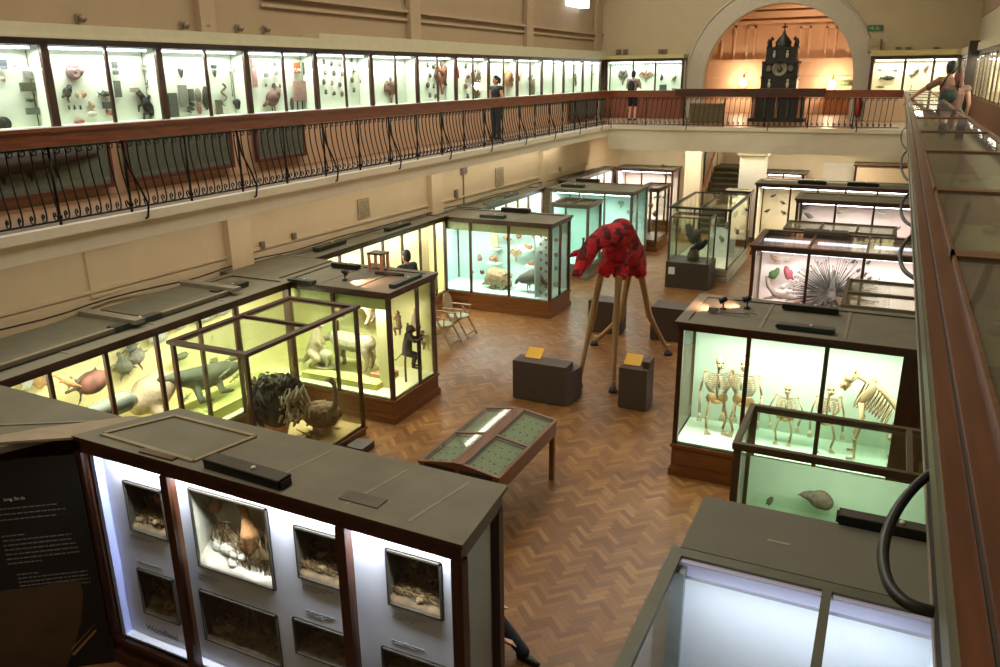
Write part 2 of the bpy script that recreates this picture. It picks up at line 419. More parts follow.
# staircase
st = thing('staircase', 'dark carpeted staircase climbing behind the far balcony pillar', 'stairs', (-5.3, 29.4, 0))
sm = MB()
for i in range(12):
    sm.box(-.93, .93, .28 * i, 4.4, .175 * i, .175 * (i + 1))
sm.build('steps', mat('stair_carpet', (70, 66, 48), .9, var=.2, scale=20), st)
em = MB()
for i in range(12): em.box(-.93, .93, .28 * i - .012, .28 * i, .175 * (i + 1) - .05, .175 * (i + 1))
em.build('nosing', mat('stair_nosing', (104, 96, 70), .7), st)
hr = MB().tube([(-.84, -.1, 1.05), (-.84, 3.3, 3.25)], .045, 8)
for k in range(4): hr.tube([(-.84, .2 + k * .95, .2 + k * .6), (-.84, .2 + k * .95, 1.22 + k * .6)], .02, 6)
hr.build('handrail', wood('rail_orange', (168, 92, 42)), st)

# ------------------------------------------------------------------ display case builder
def light_tube(root, x0, x1, y, z, m=None, r=.016):
    MB().tube([(x0, y, z), (x1, y, z)], r, 8).build('light_tube', m or TUBE, root)

def face_frame(root, L, place, z0, z1, divs, pw, wm, gm, pane=True, n_mull='mullion'):
    """panes and mullions on one face; place(u0,u1,d0,d1,z0,z1) -> box bounds"""
    cuts = [0] + [d * L for d in divs] + [L]
    for d in divs:
        B(*place(d * L - pw / 2, d * L + pw / 2, 0, pw * .9, z0, z1)).build(n_mull, wm, root)
    if pane:
        for a, b in zip(cuts[:-1], cuts[1:]):
            B(*place(a + .01, b - .01, .02, .027, z0, z1)).build('glass_pane', gm, root)

def case(name, label, x0, x1, y0, y1, H, base=.42, front=(.33, .67), right=None, left=None, back=None, roof='solid', frame=None, plinth=None,
         post=.07, corn=.12, lip=.05, bd=None, bdd=None, deck=None, light=60, lcol=(1, .97, .9), tubes=True, pelmet=None, cat='display case', group=None, z=0, rz=0, loc=None, seams=2,
         gm=None, rin=.07, roofm=None, plinth_panels=True, skirt=True, tubem=None, backboard=True, shade=.5):
    """front faces local -y.  None = boarded face, tuple = glazed face with mullions at those fractions"""
    W, D = x1 - x0, y1 - y0
    root = thing(name, label, cat, loc or ((x0 + x1) / 2, y0, z), rz, group)
    fm = frame or MAHOG_Z; gm = gm or GLASS; hw = W / 2
    pm = plinth or PLINTH; ch = frame or MAHOG
    # plinth with skirting and raised panels
    if base > .05:
        p = MB().box(-hw, hw, 0, D, 0, base)
        if skirt: p.box(-hw - .03, hw + .03, -.03, D + .03, 0, .12).box(-hw - .015, hw + .015, -.015, D + .015, .12, .15)
        p.box(-hw - .02, hw + .02, -.02, D + .02, base - .05, base)
        if plinth_panels:
            cuts = [0] + [f for f in (front or (.5,))] + [1]
            for a, b in zip(cuts[:-1], cuts[1:]):
                p.box(-hw + a * W + .05, -hw + b * W - .05, -.012, 0, .2, base - .09)
        p.build('plinth', pm, root)
    # cornice ring
    c = MB(); z1 = H - corn
    for k, (e, za, zb) in enumerate(((.012, z1, H - .05), (lip, H - .05, H))):
        c.box(-hw - e, hw + e, -e, rin, za, zb).box(-hw - e, hw + e, D - rin, D + e, za, zb).box(-hw - e, -hw + rin, rin, D - rin, za, zb).box(hw - rin, hw + e, rin, D - rin, za, zb)
    c.build('cornice', ch, root)
    for sx in (-1, 1):
        for yy in (0, D - post):
            B(sx * hw, sx * (hw - post), yy, yy + post, base, z1).build('post', fm, root)
    # faces
    FW, SD = W - 2 * post, D - 2 * post
    pf = lambda u0, u1, d0, d1, a, b: (-hw + post + u0, -hw + post + u1, d0, d1, a, b)
    pb = lambda u0, u1, d0, d1, a, b: (-hw + post + u0, -hw + post + u1, D - d1, D - d0, a, b)
    pl_ = lambda u0, u1, d0, d1, a, b: (-hw + d0, -hw + d1, post + u0, post + u1, a, b)
    pr = lambda u0, u1, d0, d1, a, b: (hw - d1, hw - d0, post + u0, post + u1, a, b)
    for f, L, pfn in ((front, FW, pf), (back, FW, pb), (left, SD, pl_), (right, SD, pr)):
        if f is not None: face_frame(root, L, pfn, base, z1, f, post * .8, fm, gm)
        else: B(*pfn(0, L, .01, .03, base, z1)).build('side_board', bd or fm, root)
    # inside
    if bd and backboard:
        yb = D - .05 if bdd is None else bdd
        B(-hw + .05, hw - .05, yb - .02, yb, base, z1).build('backdrop', bd, root)
    B(-hw + .04, hw - .04, .04, D - .04, base, base + .03).build('deck', deck or bd or fm, root)
    if pelmet:
        pmm = MB().box(-hw + post, hw - post, .05, .056, z1 - .2, z1)
        pmm.build('pelmet', pelmet, root)
    # roof
    if roof == 'solid':
        r = MB().box(-hw + .07, hw - .07, .07, D - .07, H - .04, H - .015)
        r.box(-hw - lip, hw + lip, -lip, .1, H, H + .006).box(-hw - lip, hw + lip, D - .1, D + lip, H, H + .006).box(-hw - lip, -hw + .1, .1, D - .1, H, H + .006).box(hw - .1, hw + lip, .1, D - .1, H, H + .006)
        r.build('roof', roofm or GREYTOP, root)
        for k in range(seams):
            xx = -hw + W * (k + 1) / (seams + 1)
            B(xx - .02, xx + .02, .1, D - .1, H - .015, H - .004).build('roof_seam', GREYTOP2, root)
    else:
        cuts = [-hw + .05] + [-hw + W * r_ for r_ in roof] + [hw - .05]
        for r_ in roof: B(-hw + W * r_ - .025, -hw + W * r_ + .025, .0, D, H - .05, H + .004).build('roof_bar', ch, root)
        for a, b in zip(cuts[:-1], cuts[1:]): B(a, b, .05, D - .05, H - .022, H - .015).build('roof_pane', gm, root)
    if light:
        area('case_light', (0, min(.3, D * .35), z1 - .06), W - .3, min(.16, D * .3), light * CASEK, lcol, (radians(-12), 0, 0), root)
        if tubes: light_tube(root, -hw + .15, hw - .15, min(.22, D * .3), z1 - .035, tubem)
    root['_w'] = 0
    del root['_w']
    return root

def top_box(px, py, z, length, ang=0, w=.14, h=.08, m=None, label='', name='lamp_ballast_box', grp=None):
    p = on_z(px, py, z)
    t = thing(name, label, 'lamp control box', p, ang, grp)
    MB().box(-length / 2, length / 2, -w / 2, w / 2, 0, h).box(-length / 2 - .004, length / 2 + .004, -w / 2 - .006, w / 2 + .006, h - .02, h - .001).build('housing', m or BLACKBOX, t)
    B(-length / 2 + .004, length / 2 - .004, -w / 2 + .004, w / 2 - .004, h - .001, h + .003).build('cover', mat('box_cover', (66, 62, 50), .5), t)
    for s in (-1, 1): B(s * length / 2, s * (length / 2 + .02), -w * .4, w * .4, .01, h - .015).build('end_cap', m or BLACKBOX, t)
    MB().lathe([(.02, 0), (.02, .02), (.008, .026)], (length * .1, 0, h), 8).build('screw_cap', WHITEP, t)
    return t
# ------------------------------------------------------------------ ground floor cases
# near left diorama case (angled left end)
KN = .94
def near_case():
    r = thing('diorama_case', 'large mahogany case of framed woodland dioramas on white panels, nearest on the left', 'display case', (-4.6 * KN, 4.55 * KN, 0))
    X = lambda x: (x + 4.6) * KN
    Y = lambda y: (y - 4.55) * KN
    L = lambda x, y: (X(x), Y(y))
    H, BS = 2.498, .3
    foot = [L(-6.88, 4.6), L(-2.5, 4.5), L(-2.58, 5.46), L(-6.44, 5.54)]
    inn = [L(-6.8, 4.66), L(-2.56, 4.57), L(-2.63, 5.4), L(-6.45, 5.47)]
    MB().prism(inn, 0, BS).prism([L(-6.85, 4.6), L(-2.5, 4.52), L(-2.58, 5.44), L(-6.45, 5.52)], 0, .14).prism([L(-6.85, 4.62), L(-2.5, 4.54), L(-2.58, 5.44), L(-6.45, 5.5)], BS - .05, BS).build('plinth', MAHOG, r)
    ring = MB()
    for i in range(4):
        a, b, c, d = foot[i], foot[(i + 1) % 4], inn[(i + 1) % 4], inn[i]
        ring.prism([a, b, c, d], H - .03, H)
        k = lambda p, q: (p[0] * .35 + q[0] * .65, p[1] * .35 + q[1] * .65)
        ring.prism([k(a, d), k(b, c), c, d], H - .17, H - .03)
    ring.build('cornice', MAHOG, r)
    MB().prism(inn, H - .02, H).prism(foot, H, H + .005).build('roof', GREYTOP, r)
    fr = MB(); q = [L(-6.62, 4.74), L(-5.35, 4.68), L(-5.2, 5.32), L(-6.3, 5.36)]
    for i in range(4): fr.bar((*q[i], H + .01), (*q[(i + 1) % 4], H + .01), .04, .025)
    fr.build('roof_frame', mat('frame_beige', (142, 130, 100), .6), r)
    for x in (-4.45, -3.6, -3.0): MB().bar((*L(x - .04, 4.62), H + .004), (*L(x + .1, 5.36), H + .004), .03, .006).build('roof_seam', GREYTOP2, r)
    xs = [-6.85, -5.67, -3.66, -2.57]
    def yy(x): return 4.66 - .02 * (x + 6.8)
    for x in xs:
        B(X(x) - .045, X(x) + .045, Y(yy(x)) - .05, Y(yy(x)) + .04, BS, H - .16).build('post', MAHOG_Z, r)
    for x, y in ((-2.64, 5.36), (-6.42, 5.43)): B(X(x) - .04, X(x) + .04, Y(y) - .04, Y(y) + .04, BS, H - .16).build('post', MAHOG_Z, r)
    for a, b in zip(xs[:-1], xs[1:]): B(X(a) + .04, X(b) - .04, Y(yy(a)) - .012, Y(yy(a)) - .005, BS, H - .16).build('glass_pane', GLASS, r)
    MB().bar((*L(-2.58, 4.63), 1.38), (*L(-2.64, 5.33), 1.38), .006, 1.9).build('glass_pane', GLASS, r)
    global PY
    PY = 4.77 * KN
    yp = PY - 4.55 * KN
    hs = []
    for tl, br in DIO:
        a, b = on_y(*tl, PY), on_y(*br, PY); hs.append((a.x + 4.6 * KN, b.x + 4.6 * KN, b.z, a.z))
    MB().wall_holes(X(-6.72), X(-2.72), BS, H - .1, yp, yp + .02, hs).build('mount_board', WHITEB, r)
    B(X(-6.77), X(-6.72), Y(4.68), yp + .02, BS, H - .1).build('side_lining', mat('violet_lit_lining', (176, 184, 238), .6, var=.01), r)  # violet glow of the tubes painted into the lining colour
    B(X(-6.72), X(-2.72), Y(4.68), yp, BS, BS + .02).build('deck', WHITEB, r)
    B(X(-2.73), X(-2.70), yp - .06, Y(5.36), BS, H - .12).build('end_blind', GREYBL, r)
    B(X(-6.4), X(-2.75), Y(5.34), Y(5.36), BS, H - .12).build('back_board', MAHOG, r)
    light_tube(r, X(-6.5), X(-2.8), Y(4.7), H - .12, TUBEV)
    area('case_light', (0, Y(4.69), H - .16), 3.6, .06, 92, (.88, .9, 1), (radians(10), 0, 0), r)
    return r
DIO = [((123.4, 480), (170, 541)), ((137.6, 567.5), (181, 625)), ((188.4, 487), (276, 590)), ((199.6, 589), (283, 667)), ((294, 525), (349, 592)), ((293, 617), (352, 672)), ((385.6, 548), (443.5, 620)), ((382, 646), (456, 700))]
near_case()
# graphic panel joining at an angle, and the boards over it
gp = thing('graphic_panel', 'black angled text panel with a brown bird shape at the left edge', 'information panel', (-7.25 * KN, 4.3 * KN, 0), atan2(.41, .55))
ZP = lambda z: 5.6 - (5.6 - z) * KN
MB().box(-1.1, .46, 0, .04, .0, ZP(2.1)).build('board', mat('panel_black', (20, 19, 17), .5, var=.1), gp)
bs = MB()
xz_ngon(bs, [(-1.1, .03), (.02, .03), (.1, .2), (.22, .5), (.3, .85), (.29, .97), (.2, 1.0), (-.1, .97), (-1.1, .98)], -.004, 0)
bs.build('bird_picture', mat('panel_bird_brown', (74, 52, 27), .6, var=.2, scale=3), gp)
bk = MB(); xz_ngon(bk, [(.08, .2), (.37, .5), (.39, .52), (.1, .24)], -.006, -.004); xz_ngon(bk, [(.08, .16), (.34, .42), (.35, .4), (.11, .15)], -.006, -.004)
bk.build('beak_line', mat('panel_line', (150, 116, 70), .6), gp)
def text(s, size, M, m, name, parent=None, align='LEFT', ext=.001):
    cu = bpy.data.curves.new(name, 'FONT'); cu.body = s; cu.size = size; cu.align_x = align; cu.extrude = ext
    o = bpy.data.objects.new(name, cu); COL.objects.link(o); cu.materials.append(m)
    if parent: o.parent = parent
    o.matrix_local = M; TXT.append(o); return o
TXT = []
PALET = mat('panel_text', (176, 170, 150), .6)
UPX = Matrix.Rotation(pi / 2, 4, 'X')
text('king Birds', .046, Matrix.Translation((-.215, -.003, ZP(1.68))) @ UPX, PALET, 'heading_text', gp)
tl = MB()
for z, xa, xb in ((1.80, -.33, .14), (1.76, -.33, .21), (1.72, -.33, .12), (1.60, -.32, -.2), (1.565, -.32, .22), (1.53, -.32, .22), (1.495, -.32, .24), (1.46, -.32, .25), (1.425, -.32, .26), (1.39, -.32, -.1), (1.3, -.26, -.16), (1.27, -.26, .3), (1.24, -.26, .3), (1.21, -.26, .31), (1.18, -.26, .31), (1.15, -.25, -.14)):
    x, xb, z = xa * KN, xb * KN + .09, ZP(1.685 - (1.865 - z) * 1.5)
    while x < xb:
        w = random.uniform(.02, .06); tl.box(x, min(x + w, xb), -.003, 0, z, z + .011); x += w + .012
tl.build('text_lines', mat('panel_text_dim', (104, 100, 88), .7), gp)['kind'] = 'stuff'
g2 = thing('corner_case', 'grey topped case filling the corner left of the diorama case', 'display case', (-8.1 * KN, 4.6 * KN, 0))
MB().prism([(-.75, -.38), (.45, -.0), (1.0, .28), (1.15, .5), (-.75, .58)], 0, 2.4).build('carcass', MAHOG, g2)
MB().prism([(-.95, -.4), (.7, -.38), (1.03, .28), (1.17, .56), (-.95, .62)], 2.4, 2.465).build('roof', GREYTOP, g2)
MB().bar((-.2, -.33, 2.47), (1.03, .38, 2.47), .03, .012).build('roof_seam', GREYTOP2, g2)
g3 = centred(MB().prism([(x * KN, y * KN) for x, y in ((-7.9, 3.85), (-7.28, 4.3), (-6.86, 4.58), (-6.5, 5.25), (-6.75, 5.2), (-7.35, 4.6))], 2.472, 2.495), 'infill_board', BEIGEBOARD, 'beige triangular board bridging the corner above the black panel', 'board')

# left wall case near run (yellow inside)
LW = -8.95
def wall_case(label, y0, y1, divs, x=LW, depth=1.3, bd=YELLOWB, deck=None, light=90, H=2.32, pel=None, seams=3, group=None, lcol=(1, .97, .86), base=.42):
    return case('wall_case', label, 0, y1 - y0, 0, depth, H, base, [(d - y0) / (y1 - y0) for d in divs], bd=bd, bdd=depth - .05, deck=deck or bd, light=light, lcol=lcol, rz=pi / 2, loc=(x, (y0 + y1) / 2, 0), seams=seams, pelmet=pel, group=group)
wc1 = wall_case('long wall case of turtles and sea beasts on yellow, along the left wall', 4.9, 10.36, (5.82, 6.65, 7.5, 8.32, 9.07), light=150)
for c_ in list(wc1.children):
    if c_.name.startswith('side_board') and c_.bound_box[0][0] > 0: bpy.data.objects.remove(c_)
# stepped yellow bench inside it
centred(B(-9.75, -9.12, 5.0, 10.3, .45, .62), 'display_bench', YELLOWD, 'yellow green step inside the long left wall case', 'bench')
# projecting yellow case with kangaroo
yc = case('mammal_case', 'projecting case of kangaroo and mammals on yellow, by the left wall', -9.2, -7.02, 10.42, 11.9, 2.3, .42, (.48,), right=(.62,), left=(), back=None, bd=YELLOWB, deck=mat('deck_cream_yellow', (228, 222, 170), .7, var=.04), light=92, lcol=(1, .96, .86), pelmet=mat('pelmet_olive', (176, 178, 100), .7))
centred(MB().box(-10.25, -10.22, 10.37, 11.9, .45, 2.2).box(-10.22, -9.21, 11.87, 11.9, .45, 2.2).box(-10.22, -9.21, 10.43, 11.87, .42, .45), 'corner_backdrop', YELLOWB, 'yellow backdrop filling the corner where the two yellow cases meet', 'backdrop')
centred(B(-10.6, -9.28, 10.42, 11.96, 2.24, 2.32), 'connecting_roof', GREYTOP, 'flat grey roof joining the yellow mammal case to the left wall', 'roof board')
wc2 = wall_case('recessed wall case on yellow behind the man in a dark shirt', 12.0, 17.2, (12.8, 13.6, 14.4, 15.2, 16.0, 16.7), x=-9.75, depth=.6, light=90, H=2.32)
tc = case('animal_case', 'projecting case on pale teal with shelves of small animals', -10.15, -6.95, 17.2, 18.5, 2.3, .42, (.32, .66), right=(.5,), left=None, back=None, bd=TEALB, deck=TEALB, light=100, lcol=(.97, 1, .98), pelmet=mat('pelmet_teal', (182, 188, 150), .7))
wc3 = wall_case('teal wall case beyond the projecting teal case', 18.6, 22.9, (19.4, 20.2, 21.0, 21.8), x=-9.5, depth=.65, bd=TEALB, light=90, lcol=(.93, 1, .97))
tc2 = case('teal_case', 'second projecting case on teal, further down the hall', -9.35, -6.72, 23.0, 24.7, 2.3, .42, (.36, .68), right=(.35,), left=None, back=None, bd=TEALB, deck=TEALB, light=90, lcol=(.9, 1, .97), frame=mat('grey_brown_frame', (92, 84, 66), .5))
gcube = case('square_glass_case', 'tall square grey framed glass case with teal back before the second teal case', -8.55, -7.42, 21.15, 22.3, 2.15, .4, (), right=(), left=(), back=None, bd=TEALC, light=16, lcol=(.9, 1, .97), roof=(.5,), frame=MATS['grey_brown_frame'], plinth=mat('grey_plinth', (112, 104, 84), .6), tubes=False)  # light inside is added to brighten the teal back, no tube here
wc4 = wall_case('pink lit wall case at the far end of the left wall', 24.8, 29.2, (25.8, 26.6, 27.4, 28.2), x=-9.3, depth=.45, bd=PINKB, light=70, lcol=(1, .93, .88))
pc = case('bird_wall_case', 'pink backed case with a big bird against the far wall', -9.2, -7.05, 29.2, 30.3, 2.3, .42, (.45, .9), right=(), bd=PINKB, light=60, lcol=(1, .92, .85))
gc2 = case('slim_glass_case', 'slim brown framed glass case beyond the second teal case', -7.3, -6.62, 25.6, 27.1, 2.08, .35, (), right=(), left=(), back=(), light=0, roof=(), tubes=False)

# right hand row
RL = dict(left=None, right=None, back=None)
sk = case('skeleton_case', 'wide case of hanging skeletons on pale green, right side', -2.36, .8, 10.58, 12.1, 2.35, .5, [(on_y(q, 345, 10.62).x + 2.29) / 3.02 for q in (749, 828, 908)], left=(), right=None, back=None, bd=GREENB, bdd=1.0, deck=GREENB, light=85, lcol=(.97, 1, .95))
B(.46 + .78, .8 + .78, .01, .04, .5, 2.25).build('end_panel', MAHOG_Z, sk)
gtc = case('low_glass_case', 'green backed glass case with glazed top in front of the skeletons', -1.0, .9, 7.1, 8.12, 2.3, .9, (), left=(), right=(), back=(), light=20, lcol=(.95, 1, .95), roof=(.78,), deck=GREEND, tubes=False, corn=.07, lip=.015, rin=.04, frame=mat('grey_brown_wood', (86, 72, 48), .5))
B(-.9, .9, .9, .93, .93, 1.75).build('backdrop', GREEND, gtc)
gt2 = case('glass_top_case', 'glass topped case between the skeletons and the peacock', -.4, 1.2, 12.55, 14.3, 2.3, .9, (.6,), left=(), right=(), back=(), light=12, roof=(.72,), deck=PINKB, tubes=False, corn=.06, lip=.015, rin=.04, frame=MATS['grey_brown_wood'])
MB().box(-.75, .75, .8, .87, 2.26, 2.305).build('roof_bar', MATS['grey_brown_wood'], gt2)
bc1 = case('peacock_case', 'case of bright birds round a peacock on pink, right side', -2.3, .9, 16.55, 18.4, 2.3, .45, (.33, .655), left=(), right=None, back=None, bd=PINKB, bdd=1.2, deck=PINKB, light=130, lcol=(1, .95, .95), roof=(.33, .66))
for k in range(3): B(-1.5 + k * 1.06, -.56 + k * 1.06, .8, 1.02, 2.235, 2.26).build('lamp_diffuser', mat('diffuser_white', (240, 240, 245), emit=(238, 236, 255), estr=1.6), bc1)
gt3 = case('glass_top_case', 'glass topped case standing behind the peacock case', -2.0, .3, 19.0, 20.1, 2.25, .9, (), left=(), right=(), back=(), light=14, roof=(.33, .66), deck=PINKB, tubes=False, corn=.06, lip=.015, rin=.04, frame=MATS['grey_brown_wood'])
bc2 = case('waterbird_case', 'case of pale water birds behind the glass topped case', -2.2, .8, 23.4, 24.7, 2.3, .45, (.33, .66), left=(), right=None, back=None, bd=PINKB, deck=PINKB, light=75, lcol=(1, .97, .95))
bc3 = case('small_bird_case', 'cream lit case of small dark birds, farthest in the right row', -3.72, .8, 26.4, 27.8, 2.3, .45, (.22, .4, .58, .78), left=None, right=None, back=None, bd=CREAMB, deck=CREAMB, light=80, lcol=(1, .93, .84))
bc4 = case('back_wall_case', 'wall case with a lit top strip against the end wall, right of the pillar', -3.95, -2.6, 29.4, 30.5, 2.3, .45, (.5,), bd=PINKB, light=40, corn=.06)
bc5 = case('back_wall_cabinet', 'beige wall cabinet with a red brown rail, far right end wall', -1.05, 1.6, 29.5, 30.5, 2.66, .45, None, bd=mat('cabinet_cream', (226, 204, 168), .7, var=.03), light=0, roofm=BEIGEBOARD, corn=.05)
ycr = case('pillar_case', 'narrow cream lit bird case in front of the white pillar', -4.85, -4.1, 27.7, 28.25, 1.85, .45, (.16,), bd=CREAMB, light=22, lcol=(1, .95, .8))

# near right case with glazed roof and lit white panel
nr = thing('glazed_roof_case', 'white lit case with glazed roof at the lower right', 'display case', (-.25, 3.7, 0))
GB = mat('grey_green_metal', (92, 92, 72), .5, .1)
fr = MB(); H = 2.3
fr.box(-.85, -.76, -.6, 1.35, H - .05, H).box(-.85, 1.1, 1.35, 1.45, H - .05, H).box(.19, .25, -.6, 1.35, H - .04, H).box(.9, 1.1, -.6, 1.35, H - .05, H)
fr.build('roof_frame', GB, nr)
for a, b in ((-.76, .19), (.25, .9)): B(a, b, -.6, 1.35, H - .03, H - .023).build('roof_pane', GLASS, nr)
B(-.7, .86, 1.26, 1.3, .3, H - .12).build('lit_panel', SHEET, nr)
B(-.78, .9, 1.3, 1.36, H - .14, H - .02).build('lamp_housing', mat('violet_white', (196, 196, 226), .5, var=.01), nr)
B(-.8, -.7, 1.2, 1.32, .3, H - .05).build('corner_post', mat('steel_grey', (140, 146, 148), .4, .3), nr)
B(-.81, -.8, -.6, 1.25, .3, H - .05).build('side_pane', GLASS, nr)
MB().box(-.85, 1.1, -.6, 1.45, 0, .3).build('plinth', MAHOG, nr)
B(.86, .9, -.6, 1.3, .3, H - .05).build('side_board', SHEET, nr)
B(-.7, .86, -.6, 1.26, .3, .33).build('deck', SHEET, nr)
area('case_light', (.05, .9, H - .1), 1.5, .2, 6.5, (.86, .89, 1), (radians(25), 0, 0), nr)
nb = thing('grey_top_case', 'case with a plain grey painted top, behind the white lit case', 'display case', (-.2, 5.2, 0))
B(-.8, 1.1, 0, .74, 0, 2.24).build('carcass', MAHOG, nb)
MB().box(-.84, 1.1, -.04, .78, 2.24, 2.3).build('roof', mat('grey_paint_near', (106, 104, 88), .75, var=.05, scale=3), nb)
lb = MB().box(-.28, -.12, .3, .33, 2.3, 2.303)
lb.build('pale_scuff', mat('scuff', (150, 142, 126), .8), nb)

# freestanding ostrich case (glass box)
oc = case('ostrich_case', 'tall glass box case holding an ostrich, before the yellow cases', -8.6, -7.25, 7.4, 9.9, 2.2, .14, (), right=(), left=(), back=(), roof=(), light=0, tubes=False, corn=.06, lip=.03, post=.055, deck=mat('sandy_deck', (196, 164, 104), .9, var=.1, scale=12), frame=MAHOG, skirt=False, plinth_panels=False)
B(-.675, .675, 1.33, 1.38, 2.15, 2.205).build('roof_bar', MAHOG, oc)
# central glass case
gcen = case('island_glass_case', 'clear glass island case with dark rims in the middle of the far hall', -5.45, -3.75, 22.4, 25.6, 2.05, .35, (), right=(), left=(), back=(), roof=(.5,), light=20, tubes=False, corn=.06, lip=.02, post=.05, frame=mat('dark_green_rim', (36, 44, 34), .45), plinth=mat('pale_plinth', (170, 164, 138), .6), plinth_panels=False, deck=mat('pale_plinth_top', (190, 184, 160), .6))
MB().box(-.03, .03, -.01, .05, .3, 2.0).build('mullion', MATS['dark_green_rim'], gcen)
B(-.82, .82, .0, .06, .0, .18).build('skirting', MATS['dark_green_rim'], gcen)
B(-.02, .75, 1.6, 1.66, .38, 1.25).build('divider', mat('divider_pale', (196, 200, 186), .8), gcen)
pb = thing('display_plinth', 'dark brown plinth with a glass hood in front of the island case', 'display case', (-4.62, 21.25, 0))
B(-.58, .58, 0, .95, 0, .72).build('block', mat('plinth_dark_brown', (58, 46, 32), .6), pb)
B(-.5, -.33, -.006, 0, .38, .58).build('white_notice', WHITEP, pb)
hood = MB()
for x, y in ((-.52, .06), (.52, .06), (-.52, .86), (.52, .86)): hood.box(x - .02, x + .02, y - .02, y + .02, .72, 1.95)
for y in (.06, .86): hood.box(-.54, .54, y - .02, y + .02, 1.92, 1.96)
for x in (-.52, .52): hood.box(x - .02, x + .02, .06, .86, 1.92, 1.96)
hood.build('hood_frame', MATS['grey_brown_frame'], pb)
for bnd in ((-.5, .5, .055, .06, .72, 1.92), (-.5, .5, .86, .865, .72, 1.92), (-.525, -.52, .08, .84, .72, 1.92), (.52, .525, .08, .84, .72, 1.92), (-.5, .5, .08, .84, 1.935, 1.94)):
    B(*bnd).build('glass_pane', GLASS, pb)

# desk case on legs in the foreground
dk = thing('desk_case', 'wooden desk case with four sloping glass lids, mid floor', 'desk case', (-4.4, 7.85, 0))
TW = wood('desk_wood', (104, 64, 34), axis=1)
W2, DD = .56, 1.92
bx = MB()
bx.box(-W2, W2, 0, .04, .7, .92).box(-W2, W2, DD - .04, DD, .7, .92).box(-W2, -W2 + .04, .04, DD - .04, .7, .92).box(W2 - .04, W2, .04, DD - .04, .7, .92).box(-W2 + .04, W2 - .04, .04, DD - .04, .7, .72)
for y0 in (0, DD - .04): xz_ngon(bx, [(-W2, .92), (W2, .92), (0, 1.0)], y0, y0 + .04)
bx.build('body', TW, dk)
B(-.06, .06, 0, DD, .985, 1.01).build('ridge_board', TW, dk)
for s in (-1, 1):
    f = MB(); sl = Matrix.Rotation(s * atan2(.08, W2), 3, 'Y')
    def pt(u, y, h=0): return V((s * (.05 + u * (W2 - .04)), y, 1.0 - u * .083 + h))
    for u in (0.02, .98): f.bar(pt(u, 0), pt(u, DD), .045, .03)
    for y in (.02, DD / 2, DD - .02): f.bar(pt(0, y), pt(1, y), .045, .03)
    lf = f.build('lid_frame', TW, dk)
    for ya, yb in ((.04, DD / 2 - .02), (DD / 2 + .02, DD - .04)):
        q = [pt(.04, ya), pt(.96, ya), pt(.96, yb), pt(.04, yb)]
        MB().add(q + [p + V((0, 0, .006)) for p in q], [(3, 2, 1, 0), (4, 5, 6, 7), (0, 1, 5, 4), (1, 2, 6, 5), (2, 3, 7, 6), (3, 0, 4, 7)]).build('lid_pane', GLASSD, dk)
        q = [p - V((0, 0, .05)) for p in q]
        MB().add(q + [p - V((0, 0, .01)) for p in q], [(0, 1, 2, 3), (7, 6, 5, 4), (0, 4, 5, 1), (1, 5, 6, 2), (2, 6, 7, 3), (3, 7, 4, 0)]).build('baize_bed', BAIZE, dk)
        mk = MB()
        for i in range(4):
            for j in range(4):
                c = pt(.18 + .2 * i, ya + (yb - ya) * (.15 + .22 * j), -.04); mk.ell(c + V((random.uniform(-.02, .02), random.uniform(-.02, .02), 0)), (random.uniform(.012, .03), random.uniform(.006, .015), .006), n=6, m=4)
        mk.build('pinned_specimens', mat('pin_brown', (96, 92, 60), .8), dk)['kind'] = 'stuff'
ep = MB(); ep.box(-W2 + .08, -.03, -.006, .0, .72, .93).box(.03, W2 - .08, -.006, 0, .72, .93)
ep.build('end_panel', mat('end_panel_dark', (28, 22, 14), .5), dk)
for x in (-W2 + .04, W2 - .04):
    for y in (.05, DD - .05): MB().prism([(x - .035, y - .035), (x + .035, y - .035), (x + .035, y + .035), (x - .035, y + .035)], 0, .7).build('leg', TW, dk)

# benches / barrier blocks round the giraffe
def bench(name, label, x, y, w, d, h, rz, sign=False, hh=.12, sy=.18):
    t = thing(name, label, 'display block', (x, y, 0), rz)
    m = mat('block_dark_brown', (62, 46, 34), .55, var=.08)
    B(-w / 2, w / 2, -d / 2, d / 2, .02, h).build('block', m, t)
    B(-w / 2 + .02, w / 2 - .02, -d / 2 + .02, d / 2 - .02, 0, .02).build('foot', BLACKBOX, t)
    if hh: B(-w / 2, w / 2, d / 2 - .16, d / 2, h, h + hh).build('back_ledge', m, t)
    if sign:
        s = MB().obox((sign[0], -d / 2 + sy, h + .07), .3, .26, .012, (radians(30), 0, 0))
        s.build('yellow_notice', mat('notice_yellow', (206, 156, 20), .5, var=.03), t)
    return t
